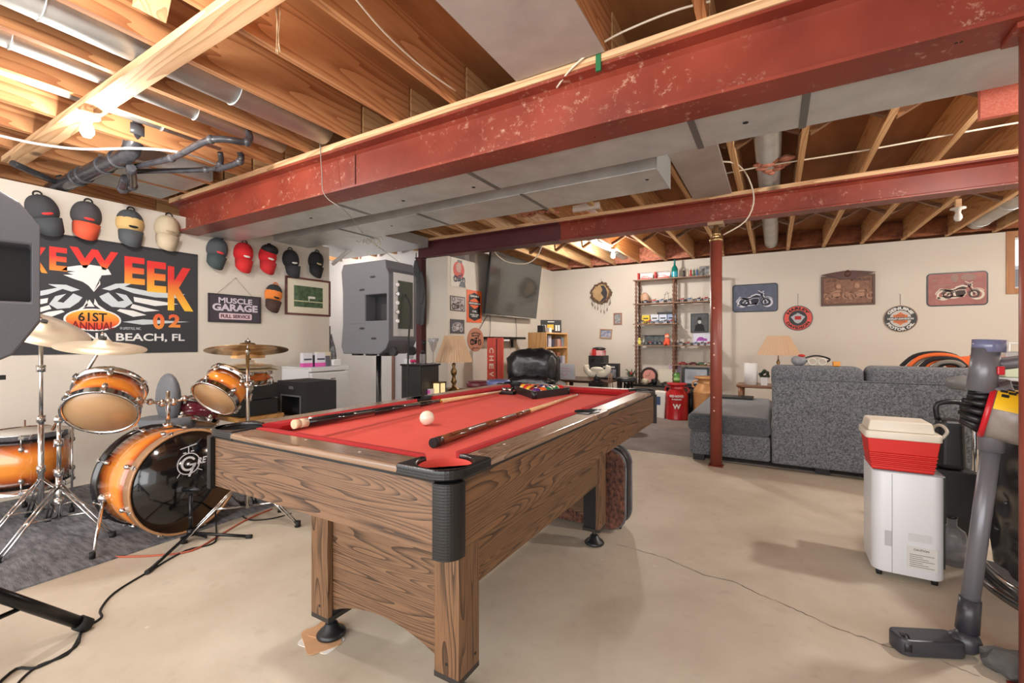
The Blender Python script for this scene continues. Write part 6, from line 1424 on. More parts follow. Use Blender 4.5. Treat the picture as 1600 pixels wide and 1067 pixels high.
box_item('glass_block', 'clear glass block on the white box', 'ornament', (-3.19, 3.40, zt+.051), (.05, .05, .05), CLEAR)
t = thing('candle_holder', 'slim black candle holder on the black cabinet', 'candle holder', (-3.09, 3.50, zt)); MB().lathe([(.03, 0), (.008, .012), (.008, .19), (.02, .2), (.022, .23), (.0, .235)], seg=14).done('stem', BLACKM, t)
t = thing('goblet', 'tall patterned glass goblet at the right of the black cabinet', 'goblet', (-3.04, 3.58, zt)); MB().lathe([(.04, 0), (.006, .01), (.006, .11), (.03, .16), (.05, .25), (.055, .26)], seg=20, cap=False).done('bowl', CLEAR, t); MB().lathe([(.051, .222), (.0565, .26)], seg=20, cap=False).done('patterned_band', mat('band_dark', (90, 90, 96), .5, noise=1, nscale=60, col2=(210, 210, 210)), t)
t = thing('perfume_bottle', 'small clear bottle with dark cap on the black cabinet', 'bottle', (-3.06, 3.44, zt)); MB().box((0, 0, .05), (.05, .03, .10)).done('glass', CLEAR, t); MB().cyl((0, 0, .1), (0, 0, .14), .012).done('cap', BLACKP, t)
t = thing('pink_flower', 'small pink artificial flower on the black cabinet top', 'flower', (-3.12, 3.37, zt)); mb = MB()
for k in range(6): mb.ball((.018*math.cos(k), .018*math.sin(k), .03), .014, 8)
mb.done('petals', mat('magenta', (206, 40, 110), .6), t); MB().cyl((0, 0, 0), (0, 0, .03), .004).done('stem', BLACKM, t)

# ---------------- chevrolet board, recliner, cabinet ----------------
cp = PX(771, 560, D=6.0); t = thing('red_sign_board', 'tall red board with white letters reading downward beside the recliner', 'sign', (cp.x, cp.y, 0), .15)
RB = mat('board_red', (206, 52, 36), .4, noise=.5, nscale=9, col2=(228, 96, 66)); MB().bx(-.085, .045, -.02, .02, 0, 1.17).done('panel', RB, t, bevel=.003); MB().bx(.06, .14, -.02, .02, 0, 1.17).done('panel', RB, t, bevel=.003); MB().bx(.045, .06, -.015, .02, 0, 1.16).done('joint', mat('dark_joint', (60, 16, 14), .6), t)
for i, ch in enumerate('CHEVROLET'): MB().text(ch, .09, WL @ Matrix.Translation((-.02, 1.0-.105*i, .021)) @ Matrix.Rotation(-PI/2, 4, 'Z'), off=.003, width=.07, height=.065).done('lettering', mat('board_letter', (240, 206, 190), .6), t)
LEA = mat('black_leather', (32, 32, 34), .28, bump=.5, bscale=10, coat=.2)
rp = PX(829, 560, D=5.35); rc = thing('recliner', 'black leather recliner with puffy cushions behind the far rail of the table', 'armchair', (rp.x, rp.y, 0), .35)
def puff(c, d, name, R=None, amp=.012):
    mb = MB().ball(c, 1, 30, d[0]/2, d[1]/2, d[2]/2, R)
    for v in mb.bm.verts:
        q = v.co-Vector(c); n_ = q.normalized(); k_ = 1
        for a in range(3):
            hx = d[a]/2; u = max(-1, min(1, q[a]/hx)); q[a] = hx*(abs(u)**.62)*(1 if u > 0 else -1)
        w_ = math.sin(q.x*38+q.z*14)*math.cos(q.z*30-q.x*9)*amp; v.co = Vector(c)+q+n_*w_
    return mb.done(name, LEA, rc)
puff((0, .18, .80), (.64, .26, .46), 'back_cushion', amp=.022); puff((0, .10, .60), (.60, .28, .22), 'back_cushion', amp=.018)
puff((0, -.22, .42), (.60, .62, .22), 'seat_cushion'); puff((-.35, -.15, .46), (.18, .74, .40), 'arm'); puff((.35, -.15, .46), (.18, .74, .40), 'arm')
MB().box((0, -.05, .16), (.80, .74, .26)).done('base', LEA, rc, bevel=.03, seg=3); MB().box((0, .30, .55), (.66, .08, .78)).done('back_panel', LEA, rc, bevel=.03, seg=3)
t = thing('folded_garment', 'pale grey printed garment thrown over the recliner seat', 'garment', (rp.x+.22, rp.y-.25, .55)); mb = MB().ball((0, 0, .03), 1, 26, .26, .22, .06)
for v in mb.bm.verts: v.co += Vector((0, 0, .025*math.sin(v.co.x*22)*math.cos(v.co.y*18)))
mb.done('cloth', mat('garment_grey', (172, 176, 184), .9, noise=.8, nscale=7, col2=(110, 112, 122)), t)
# pine cabinet: side -Y, open front +X
pc_ = thing('pine_cabinet', 'open pine bookcase with a solid side, beside the recliner', 'bookcase', (-2.915, 6.06, 0))
PINEZ = wood('pine_upright', (214, 168, 108), (190, 138, 78), 'Z', freq=9, nscale=4)
MB().bx(-.145, .145, -.38, -.36, 0, 1.25).done('side_panel', PINEZ, pc_); MB().bx(-.145, .145, .36, .38, 0, 1.25).done('side_panel', PINEZ, pc_); MB().bx(-.145, -.13, -.36, .36, 0, 1.25).done('back_panel', PINEZ, pc_)
for z in (.02, .35, .68, 1.03, 1.24): MB().bx(-.13, .145, -.36, .36, z-.01, z+.01).done('shelf', PINEZ, pc_)
RANDC = [(96, 84, 120), (190, 186, 196), (60, 64, 80), (188, 150, 130), (200, 60, 50), (120, 130, 140), (220, 200, 90), (226, 226, 226), (40, 40, 44), (150, 90, 70)]
def rc_mat(i): return mat('item_%d' % i, RANDC[i % len(RANDC)], .5)
k = 0; iw = ['violet', 'silver', 'slate blue', 'tan', 'red', 'grey blue', 'yellow', 'white', 'black', 'brown']
for z, sn_n in ((1.04, 'top'), (.69, 'middle')):
    for y in (-.28, -.16, -.04, .08, .2, .3):
        hh = random.uniform(.10, .17) if z > 1 else random.uniform(.14, .28)
        box_item('boxed_collectible', '%s box standing on the %s shelf of the pine bookcase' % (iw[k % 10], sn_n), 'box', (-2.84+random.uniform(-.04, .02), 6.06+y, z), (.10, .10, hh), rc_mat(k), 0, .003); k += 1
t = thing('red_figurine', 'bright red figurine on the middle shelf front edge of the pine bookcase', 'figurine', (-2.785, 5.76, .69)); MB().lathe([(.03, 0), (.035, .06), (.02, .12), (.025, .17), (.0, .2)], seg=14).done('body', mat('figurine_red', (206, 30, 40), .35), t); MB().ball((0, 0, .22), .022, 10).done('head', MATS['figurine_red'], t)
t = thing('leaning_print', 'dark print with yellow lettering leaning on top of the pine bookcase', 'print', (-2.95, 6.22, 1.251), .5); t.rotation_euler = (-.15, 0, .55)
MB().bx(-.16, .16, -.008, 0, 0, .2).done('board', mat('print_black', (48, 46, 46), .5), t); MB().wrect(-.06, .04, .05, .13, -.0085, .001).done('yellow_patch', mat('print_yellow', (222, 180, 70), .6), t)
for x in (-.13, -.09, .08, .12): MB().wrect(x-.014, x+.014, .03, .12, -.0085, .001).done('white_patch', WHITEINK, t)
MB().wrect(-.05, .05, .165, .178, -.0085, .001).done('white_patch', WHITEINK, t)
box_item('small_black_box', 'small black box on the near end of the pine bookcase', 'box', (-2.90, 5.79, 1.251), (.09, .08, .10), BLACKP); box_item('white_mug_box', 'small white box behind the black one on the bookcase', 'box', (-2.86, 5.95, 1.251), (.06, .08, .07), WHITEP)
wp = PX(882, 590, D=6.24); t = thing('framed_certificate', 'white framed print with faint pink lettering leaning near the recliner', 'picture', (wp.x, wp.y, .592)); t.rotation_euler = (-.12, 0, .3)
MB().bx(-.15, .15, -.012, 0, 0, .225).done('frame', mat('frame_offwhite', (206, 202, 200), .5), t); MB().bx(-.13, .13, -.014, -.012, .02, .205).done('print', mat('print_iceblue', (196, 204, 216), .6), t); MB().wring(0, .09, .03, .038, -.0142, .001, a0=PI, a1=2*PI).wrect(-.08, .08, .115, .12, -.0142, .001).wrect(-.06, .06, .15, .156, -.0142, .001).done('pink_lettering', mat('print_pink', (214, 130, 140), .6), t)
t2 = thing('low_table', 'low dark table behind the far rail holding knick-knacks', 'table', (-2.30, 6.05, 0)); MB().box((0, 0, .575), (.8, .7, .03)).done('tabletop', MATS['walnut'], t2)
for x in (-.37, .37):
    for y in (-.3, .3): MB().box((x, y, .28), (.05, .05, .56)).done('leg', MATS['walnut'], t2)
sp = PX(906, 590, D=6.35); t = thing('floor_speaker', 'tall black box speaker against the back wall with red boxes on top', 'speaker', (sp.x, 6.75, 0)); MB().box((0, 0, .45), (.24, .26, .90)).done('cabinet', BLACKP, t, bevel=.004); MB().box((0, -.132, .5), (.2, .006, .7)).done('grille', mat('grille_cloth', (40, 40, 44), .9), t)
box_item('red_carton', 'red and white carton on the tall black box speaker', 'carton', (sp.x, 6.72, .902), (.2, .18, .08), mat('carton_red', (206, 60, 66), .5, noise=.8, nscale=12, col2=(226, 210, 206)))
box_item('red_cup', 'small red lantern cup at the left of the red carton', 'cup', (sp.x-.02, 6.60, .902), (.05, .05, .10), REDINK)
o = MB().ball((0, 0, .02), 1, 14, .11, .09, .03).done('flat_cap', BLACKP, loc=(sp.x+.01, 6.74, .985)); tag(o, 'black folded cap lying on the red carton', 'cap')
bp_ = PX(935, 580, D=6.6); t = thing('boxed_display', 'dark boxed display with white lettering on the low table', 'box', (-2.0, 6.15, .592)); MB().box((0, 0, .11), (.26, .10, .22)).done('box', BLACKP, t); MB().box((0, -.051, .17), (.17, .002, .022)).done('white_line', WHITEINK, t); MB().box((0, -.052, .08), (.2, .003, .12)).done('photo', mat('photo_grey', (190, 192, 200), .5, noise=.8, nscale=20, col2=(80, 84, 96)), t)
op = PX(933, 596, D=5.9); t = thing('horned_ornament', 'cream saddle shaped ornament on a black foot behind the far rail', 'ornament', (op.x, op.y, .592))
mb = MB()
for sx in (-1, 1): mb.tube([(0, 0, .11), (sx*.07, -.02, .10), (sx*.13, -.01, .13), (sx*.155, .0, .18), (sx*.12, .02, .20)], [.045, .045, .04, .035, .025], 12)
mb.ball((0, 0, .16), .06, 14, 1.6, .8, .6); mb.done('saddle', mat('ornament_cream', (214, 208, 190), .35), t); MB().lathe([(.09, 0), (.05, .02), (.04, .07), (.05, .1), (0, .1)], seg=16).done('foot', BLACKP, t)
ep = PX(953, 598, D=5.9); t = thing('small_easel', 'little wooden easel at the right of the cream ornament', 'easel', (ep.x, ep.y, .50)); 
for x in (-.04, 0, .04): MB().cyl((x, .0, 0), (x*.3, .02, .19), .006).done('leg', PINEF, t)
MB().box((0, .0, .08), (.09, .012, .012)).done('rest', PINEF, t)
t3 = thing('crate_stand', 'plain dark crate under the little easel', 'crate', (ep.x, ep.y+.02, 0)); MB().box((0, 0, .25), (.2, .2, .498)).done('body', MATS['walnut'], t3, bevel=.004)
bs = PX(979, 592, D=5.6)
def stool(loc, h, r, m, lab):
    t = thing('round_stool', lab, 'stool', loc); MB().lathe([(0, h-.05), (r*.95, h-.05), (r, h-.035), (r, h-.012), (r*.9, h), (0, h)], seg=30).done('seat', m, t)
    for a in (.6, 2.2, 3.7, 5.3): MB().cyl((r*.75*math.cos(a), r*.75*math.sin(a), 0), (r*.5*math.cos(a), r*.5*math.sin(a), h-.05), .012).done('leg', BLACKM, t)
    MB().torus((0, 0, h*.4), r*.66, .007).done('ring', BLACKM, t); return t
stool((bs.x, bs.y, 0), .67, .13, BLACKP, 'black round stool behind the far right corner of the table')
b_ = PX(779, 594, D=3.75); stool((b_.x, b_.y, 0), .80, .10, mat('seat_blue', (96, 104, 150), .4), 'stool with a slate blue round seat behind the far left pocket')
b_ = PX(748, 598, D=4.0); stool((b_.x, b_.y, 0), .765, .11, mat('seat_wine', (92, 30, 40), .4), 'stool with a dark wine round seat left of the blue one')

# ================= SHELF UNIT =================
su = thing('shelf_unit', 'tall open shelf with turned wooden posts full of models by the back wall', 'shelf unit', (-1.33, 7.38, 0))
RSu = lambda mb, name, m, **k: rel(su, mb, name, m, **k)
TURN = mat('turned_wood', (112, 72, 50), .4, noise=.5, nscale=14, col2=(70, 42, 30)); SHM = mat('shelf_board', (150, 116, 92), .5, noise=.3, nscale=6, stretch=(.2, 1, 1))
def zs(py, Y=7.3, px=1040): return PX(px, py, Y=Y).z
xL, xM, xR = -1.93, -1.35, -.80
ztop, z2, z3, z4, z5, zb = 2.115, 1.73, 1.405, 1.06, .76, .44
for x in (xL, xM, xR):
    for y in (7.27, 7.47):
        prof = [(.016, zb)]
        zz = zb
        while zz < ztop-.1: prof += [(.016, zz+.01), (.024, zz+.035), (.012, zz+.065), (.024, zz+.095), (.016, zz+.115)]; zz += .125
        prof += [(.016, ztop-.012)]
        RSu(MB().lathe(prof, (x, y, 0), seg=10), 'turned_post', TURN)
def sboard(x0, x1, z): RSu(MB().bx(x0-.05, x1+.05, 7.25, 7.50, z-.012, z), 'shelf_board', SHM)
sboard(xL, xR, ztop); sboard(xL, xR, z2); sboard(xL, xM, z3); sboard(xL, xR, z4); sboard(xM, xR, z5)
bn_ = thing('low_bench', 'low black bench under the tall shelf carrying ornaments', 'bench', (-1.45, 7.30, 0)); MB().box((0, .03, .423), (1.3, .34, .03)).done('top', BLACKM, bn_)
for x in (-.6, 0, .6): MB().box((x, .03, .204), (.04, .30, .408)).done('leg', BLACKM, bn_)
# models
def mini_moto(loc, s, rz, m, lab, grp):
    t = thing('model_motorcycle', lab, 'model motorcycle', loc, rz, grp); t.scale = (s, s, s)
    MB().torus((-.045, 0, .02), .015, .005, (0, 1, 0), 16, 6).done('wheel', RUB, t); MB().torus((.045, 0, .02), .015, .005, (0, 1, 0), 16, 6).done('wheel', RUB, t)
    MB().ball((.008, 0, .045), .014, 10, 1.6, .7, .8).box((-.03, 0, .04), (.04, .012, .008)).done('tank_and_seat', m, t)
    MB().box((0, 0, .026), (.035, .016, .022)).done('engine', mat('model_engine', (120, 120, 124), .4, metal=.5), t); MB().cyl((.045, 0, .02), (.026, 0, .06), .003, seg=6).cyl((.024, -.022, .062), (.024, .022, .062), .0025, seg=6).cyl((-.06, .01, .016), (.0, .01, .018), .004, seg=6).done('fork', mat('model_engine', (120, 120, 124), .4), t)
    return t
def mini_car(loc, s, rz, m, lab, grp):
    t = thing('model_car', lab, 'model car', loc, rz, grp); t.scale = (s, s, s)
    MB().wp([(-.07, .012), (.07, .012), (.072, .024), (.04, .03), (.02, .045), (-.03, .045), (-.05, .03), (-.07, .028)], .028, .056).done('body', m, t, bevel=.003)
    MB().wp([(.036, .031), (.018, .043), (-.028, .043), (-.045, .031)], .0285, .057).done('glasshouse', BLACKP, t)
    for x in (-.045, .045):
        for y in (-.027, .027): MB().cyl((x, y-.004, .012), (x, y+.004, .012), .012, seg=12).done('wheel', RUB, t)
    return t
mm = [CHROME, BLACKP, mat('mm_red', (176, 36, 36), .3), mat('mm_blue', (70, 100, 140), .3), mat('mm_maroon', (100, 30, 40), .3), mat('mm_green', (70, 110, 80), .3), mat('mm_cream', (206, 196, 170), .3)]
mmn = ['chrome', 'black', 'red', 'blue', 'maroon', 'green', 'cream']
protoM = mini_moto((xL+.12, 7.36, z2), 1.15, .2, mm[1], 'small model motorcycle in the row on the second shelf from the top', 'models on the second shelf')
protoS = [protoM]+[mini_moto((xL+.26+.115*k_, 7.35, z2), 1.15, .1*k_-.1, mm[c_], 'small model motorcycle in the row on the second shelf from the top', 'models on the second shelf') for k_, c_ in enumerate((2, 3))]
xs = [xL+.50, xM+.10, xM+.22, xM+.34, xM+.45]
for i, x in enumerate(xs):
    c_ = dup(protoS[i % 3], (x, 7.34+.04*(i % 2), z2), random.uniform(-.4, .4)); c_.scale = (1.15,)*3
for i, x in enumerate([xL+.08, xL+.20, xL+.32, xL+.44, xL+.54]):
    c_ = dup(protoS[i % 3], (x, 7.31, z3), random.uniform(-.4, .4), 'small model motorcycle in the row on the left middle shelf', 'models on the left middle shelf'); c_.scale = (1.05,)*3
for i, x in enumerate([xM+.09, xM+.20, xM+.31, xM+.40, xM+.49]):
    c_ = dup(protoS[i % 3], (x, 7.31, z4), random.uniform(-.4, .4), 'small model motorcycle in front of the purple print on the right shelf', 'models in front of the purple print'); c_.scale = (1.0,)*3
for (x, z, c_, lab) in ((xM+.13, z5, 2, 'red model car on the lowest right shelf'), (xM+.28, z5, 4, 'maroon model car in the middle of the lowest right shelf'), (xM+.40, z5, 5, 'green model car on the lowest right shelf'), (xM+.50, z5, 6, 'white model car beside the red post on the lowest right shelf')):
    mini_car((x, 7.33, z), 1.0, .3, mm[c_], lab, None)
for x, lab in ((xL+.13, 'red model car in a red and clear box, left on the top shelf'), (xL+.40, 'red model car in a clear box, right one of the pair on the top shelf')):
    t = thing('boxed_model_car', lab, 'boxed model car', (x, 7.36, ztop)); MB().box((0, 0, .006), (.24, .10, .012)).done('box_base', REDINK, t); MB().box((-.11, 0, .06), (.02, .10, .11)).done('box_end', REDINK, t)
    MB().box((0, .045, .065), (.2, .004, .10)).done('box_back', WHITEP, t); MB().wp([(-.08, .02), (.09, .02), (.09, .04), (.05, .045), (.02, .07), (-.04, .07), (-.07, .045)], .02, .04).done('car_body', mat('toy_red', (216, 50, 36), .3), t, bevel=.004)
    MB().tube([(-.11, -.04, .11), (.11, -.04, .11)], .004, 6, sub=1).done('box_edge', mat('box_grey', (120, 120, 124), .4), t)
t = thing('wine_bottle', 'tall teal green glass bottle on the top shelf', 'bottle', (xM+.0, 7.35, ztop)); TEAL = mat('teal_glass', (20, 130, 120), .05, trans=.3, coat=.5)
MB().lathe([(0, 0), (.045, 0), (.048, .01), (.048, .13), (.04, .165), (.016, .20), (.014, .27), (.018, .275), (.018, .285), (0, .285)], seg=24).done('glass', TEAL, t); MB().lathe([(.0485, .02), (.0485, .10)], seg=24, cap=False).done('paler_band', mat('teal_band', (50, 160, 180), .2), t)
for i, (x, c_) in enumerate(((xM+.14, 1), (xM+.19, 6), (xM+.24, 2), (xM+.28, 5), (xM+.33, 3))):
    t = thing('small_figurine', '%s figurine in the group on the top shelf right of the teal bottle' % mmn[c_], 'figurine', (x, 7.34+.02*(i % 2), ztop)); MB().lathe([(.018, 0), (.02, .03), (.012, .06), (.016, .09), (.006, .11), (0, .11)], seg=12).done('body', mm[c_], t); MB().ball((0, 0, .12), .013, 8).done('head', mm[6], t)
def leanframe(x, y, z, w, h, fm, pm, lab, name='framed_photo', fw=.014, cat='picture'):
    t = thing(name, lab, cat, (x, y, z)); t.rotation_euler = (-.08, 0, 0); frame_pic(t, w, h, fw, fm, depth=.014); MB().bx(-w/2+fw, w/2-fw, -.008, -.001, fw, h-fw).done('print', pm, t); return t
leanframe(xM+.42, 7.45, ztop, .17, .18, mat('frame_pale', (206, 196, 176), .5), mat('photo_mono', (176, 176, 176), .5, noise=1, nscale=18, col2=(60, 60, 64)), 'pale framed black and white photo on the top shelf')
t = leanframe(xM+.34, 7.47, z4+.20, .26, .30, DKF, mat('photo_dark', (84, 86, 88), .5, noise=.6, nscale=12, col2=(48, 48, 50)), 'black framed portrait of a person in a hat on the right shelf'); t.location.y = 7.535; t.rotation_euler = (0, 0, 0)
MB().ball((0, -.009, .165), .03, 14, .8, .1, 1).done('portrait_face', mat('face_grey', (196, 196, 196), .6), t); MB().wp([(-.055, .19), (.055, .19), (.03, .20), (.025, .24), (-.025, .24), (-.03, .20)], -.0095, .001).wp([(-.08, .02), (.08, .02), (.06, .11), (.02, .14), (-.02, .14), (-.06, .11)], -.0085, .001).done('portrait_clothes', BLACKFLAT, t)
t = leanframe(xM+.38, 7.46, z4, .26, .19, mat('frame_ice', (206, 210, 222), .5), mat('print_ice', (206, 208, 222), .5), 'pale print with a purple car on the right shelf', fw=.008); MB().wp([(-.08, .07), (.08, .07), (.075, .10), (.03, .11), (.01, .13), (-.03, .13), (-.06, .11)], -.0085, .001).done('printed_car', mat('print_purple', (150, 60, 160), .5), t)
for i, (x, c_, lab) in enumerate(((xL+.12, (226, 190, 40), 'yellow boxed item on the left middle shelf'), (xL+.26, (206, 208, 218), 'white boxed item second on the left middle shelf'), (xL+.39, (196, 206, 222), 'pale blue boxed item third on the left middle shelf'), (xL+.52, (150, 170, 200), 'blue boxed item at the right end of the left middle shelf'))):
    t = thing('boxed_model', lab, 'box', (x, 7.44, z3)); MB().box((0, 0, .075), (.12, .07, .15 if i else .13)).done('carton', mat('boxed_%d' % i, c_, .5), t); MB().box((0, -.0355, .09), (.08, .001, .02)).done('print', DKF, t)
box_item('dark_tray', 'flat dark box lying on top of the boxed items, left middle shelf', 'box', (xL+.42, 7.44, z3+.152), (.24, .09, .035), BLACKP)
t = thing('glass_case', 'long glass case of models on the lower left shelf', 'display case', (xL+.27, 7.38, z4)); MB().box((0, 0, .008), (.36, .15, .016)).done('case_base', BLACKP, t); MB().box((0, .07, .08), (.36, .006, .15)).done('case_back', mat('case_back', (150, 160, 160), .4, noise=1, nscale=14, col2=(90, 96, 100)), t); MB().box((0, 0, .158), (.37, .15, .006)).done('case_top', BLACKP, t)
for x in (-.18, -.0, .18): MB().box((x, -.07, .083), (.006, .006, .15)).done('case_post', BLACKP, t)
for i in range(5):
    c_ = dup(protoS[i % 3], (xL+.14+.07*i, 7.35, z4+.017), random.uniform(-.3, .3), 'small model motorcycle inside the glass case', 'models in the glass case'); c_.scale = (.8,)*3
t = thing('plush_figure', 'orange and white plush toy leaning by the middle post of the shelf', 'soft toy', (xM-.10, 7.28, z4)); ORP = mat('plush_orange', (222, 92, 62), .9)
MB().ball((0, 0, .06), .05, 14, 1, .8, 1.2).ball((-.03, -.04, .02), .022, 10).ball((.03, -.04, .02), .022, 10).done('body', ORP, t); MB().ball((0, -.005, .14), .036, 14).done('head', mat('plush_peach', (236, 180, 150), .9), t); MB().ball((0, -.001, .165), .034, 12, 1.05, 1, .6).done('hat', ORP, t)
t = thing('yellow_toy', 'small yellow toy beside the left posts of the shelf', 'toy', (xL+.05, 7.28, z4)); MB().ball((0, 0, .045), .035, 12, .9, .8, 1.3).ball((0, 0, .10), .022, 10).done('body', mat('toy_yellow', (206, 196, 96), .7), t)
t = thing('shell_ornament', 'tan shell shaped ornament on the second shelf from the top', 'ornament', (xL+.10, 7.42, z2)); MB().ball((0, 0, .10), .07, 14, 1, .4, 1.3).done('shell', mat('shell_tan', (196, 156, 126), .5, noise=.5, nscale=20), t); MB().cyl((0, 0, 0), (0, 0, .04), .04).done('foot', BLACKP, t)
t = thing('wire_sculpture', 'thin dark wire windmill sculpture on the second shelf', 'ornament', (xL+.46, 7.38, z2)); MB().tube([(-.04, 0, 0), (-.03, 0, .14), (.01, 0, .17), (.03, 0, .0)], .003, 5).tube([(-.05, 0, .13), (.04, 0, .16)], .003, 5, sub=1).done('wire', BLACKM, t)
# bench ornaments
zb2 = .4385
t = thing('wheel_clock', 'round clock set in a small tyre on the bench under the shelf', 'clock', (xL+.20, 7.30, zb2)); MB().torus((0, 0, .135), .115, .022, (0, 1, 0), 30).done('tyre', mat('tyre_brown', (52, 36, 32), .7), t); MB().cyl((0, -.012, .135), (0, .012, .135), .098, seg=30).done('dial', mat('dial_pink', (206, 140, 128), .5), t); MB().wline([(0, .135), (.02, .19)], .006, -.0125).wline([(0, .135), (-.05, .13)], .006, -.0125).done('hand', BLACKFLAT, t)
leanframe(xL+.45, 7.44, zb2, .30, .24, mat('frame_cream', (222, 212, 190), .5), mat('print_cream', (224, 216, 196), .6), 'cream coloured plate leaning on the bench under the shelf')
leanframe(xM-.02, 7.46, zb2+.0, .2, .32, mat('frame_mauve', (196, 176, 190), .5), mat('print_pinkish', (206, 170, 176), .6, noise=.7, nscale=12, col2=(150, 150, 190)), 'tall pink and mauve box standing behind the green can')
t = leanframe(xM+.30, 7.42, zb2, .38, .28, DKF, mat('mirror_print', (186, 192, 200), .2, noise=.4, nscale=5), 'black framed picture of two pale panels behind the copper milk can', fw=.03); MB().wrect(-.004, .004, .03, .25, -.0085, .001).done('divider', WHITEINK, t)
for x, c_, lab in ((xL+.16, 6, 'cream pot on the bench front in front of the wheel clock'), (xL+.30, 1, 'small black ornament on the bench right of the cream pot')):
    t = thing('small_pot', lab, 'pot', (x, 7.22, zb2)); MB().lathe([(.03, 0), (.045, .04), (.05, .085), (.04, .09), (0, .09)], seg=16).done('body', mm[c_], t); MB().torus((.05, 0, .05), .02, .005, (0, 1, 0), 14).done('handle', mm[c_], t)
mini_car((xL+.48, 7.24, zb2), 1.2, .2, mm[1], 'black model truck on the bench beside the pots', None)
t = thing('potted_plant', 'small leafy plant with a red flower left of the shelf', 'plant', (xL-.06, 7.22, zb2)); MB().lathe([(.04, 0), (.055, .08), (0, .08)], seg=14).done('pot', mat('terracotta', (160, 92, 66), .7), t)
mb = MB()
for i in range(26):
    a, l = random.uniform(0, 2*PI), random.uniform(.05, .12); e = Vector((l*math.cos(a), l*math.sin(a)*.7, .09+random.uniform(.02, .14))); mb.tube([(0, 0, .08), (e.x*.6, e.y*.6, e.z), (e.x, e.y, e.z-.02)], [.004, .009, .002], 5)
mb.done('foliage', mat('leaf_green', (96, 104, 82), .7, noise=.5, nscale=20), t); MB().ball((.0, -.03, .17), .025, 10).done('flower', mat('flower_red', (170, 60, 54), .7), t)
# milk cans, bag
def milk_can(loc, r, h, m, lab, handle_m):
    t = thing('milk_can', lab, 'milk can', loc)
    MB().lathe([(0, 0), (r, 0), (r, .02), (r*.985, .03), (r*.985, h*.62), (r, h*.635), (r*.985, h*.65), (r*.93, h*.70), (r*.66, h*.82), (r*.62, h*.86), (r*.62, h*.93)], seg=40).done('body', m, t)
    MB().lathe([(r*.62, h*.92), (r*.90, h*.94), (r*.93, h*.965), (r*.88, h*.985), (r*.5, h), (0, h)], seg=40).done('lid', m, t)
    for s_ in (-1, 1): MB().tube([(s_*r*.62, 0, h*.87), (s_*r*.98, 0, h*.86), (s_*r*1.02, 0, h*.76), (s_*r*.86, 0, h*.73)], r*.07, 8).done('handle', handle_m, t)
    return t
CANR = mat('can_red', (186, 28, 34), .3, coat=.4, noise=.15, nscale=10)
q = PX(1057, 655, Z=0); mk = milk_can((q.x, q.y+.02, 0), .155, .53, CANR, 'red painted milk can with white lettering beside the copper one', CANR)
vd = math.atan2(-mk.location.y, -mk.location.x)
def cyl_text(t, txt, r, zc, width, height, m, off=.001):
    mb = MB(); mb.text(txt, .05, Matrix.Identity(4), off=off, width=width, height=height, ext=.0006); 
    for v in mb.bm.verts:
        a = vd+v.co.x/r; rr = r+.001+v.co.z; v.co = Vector((rr*math.cos(a), rr*math.sin(a), zc+v.co.y))
    mb.done('lettering', m, t)
cyl_text(mk, 'RED ROVER', .155, .345, .20, .034, WHITEINK, .002)
cyl_text(mk, 'FARMS', .155, .30, .13, .02, WHITEINK, .0015); cyl_text(mk, 'W', .155, .20, .11, .07, WHITEINK, .002)
t = thing('green_tin', 'green tin standing on the lid of the red milk can', 'tin', (mk.location.x, mk.location.y, .531)); MB().cyl((0, 0, 0), (0, 0, .13), .045, seg=24).done('body', mat('tin_green', (76, 128, 60), .3), t); MB().cyl((0, 0, .13), (0, 0, .14), .046, seg=24).done('lid', mat('tin_lid', (60, 84, 50), .3), t); MB().lathe([(.0458, .03), (.0458, .07)], seg=24, cap=False).done('label_band', mat('tin_band', (150, 200, 120), .4), t)
COP = mat('copper_can', (214, 158, 104), .35, metal=.25, noise=.2, nscale=8)
q = PX(1103, 657, Z=0); milk_can((q.x+.0, q.y+.03, 0), .175, .63, COP, 'large copper coloured milk can right of the red one', COP)
q = PX(1034, 654, Z=0); t = thing('paper_sack', 'white paper sack with blue print leaning behind the far table corner', 'sack', (q.x-.03, q.y+.04, 0)); MB().box((0, 0, .2), (.16, .12, .40), Matrix.Rotation(.06, 3, 'Y')).done('sack', PAPER, t, bevel=.02, seg=3); MB().box((-.02, -.062, .26), (.07, .002, .12)).done('print', mat('print_navy', (60, 80, 120), .6), t)
t = thing('black_bin', 'black bin standing in the gap between the two milk cans', 'bin', (-1.08, 7.18-.28, 0)); MB().lathe([(.08, 0), (.10, .42), (0, .42)], seg=20).done('body', BLACKP, t)
t.location = (-1.06, 7.02, 0); t.scale = (.6, .6, .9)

# ================= END TABLE, LAMP, SOFA THINGS =================
ETW = wood('end_table_wood', (142, 96, 62), (96, 58, 36), 'X', freq=10, nscale=5, rough=.35)
q = PX(1195, 600, Y=6.45); et = thing('end_table', 'round edged wooden end table between the back wall and the sofa chaise', 'table', (q.x, 6.45, 0))
MB().rbox((0, 0, .565), (.62, .5, .03), .08, 5).done('tabletop', ETW, et, bevel=.008); MB().rbox((0, 0, .2), (.55, .44, .02), .06, 5).done('lower_shelf', ETW, et)
for x in (-.26, .22):
    for y in (-.2, .2): MB().lathe([(.02, 0), (.026, .1), (.018, .19), (.028, .25), (.018, .32), (.026, .42), (.03, .55), (0, .55)], (x, y, 0), seg=14).done('leg', ETW, et)
q = PX(1173, 598, Y=6.35); t = thing('paper_towel_roll', 'white paper towel roll standing on the end table', 'paper towel', (q.x, 6.35, .581)); MB().cyl((0, 0, 0), (0, 0, .27), .075, seg=30).done('roll', mat('tissue_white', (232, 232, 230), .9), t); MB().cyl((0, 0, .27), (0, 0, .272), .022).done('core', CARD, t)
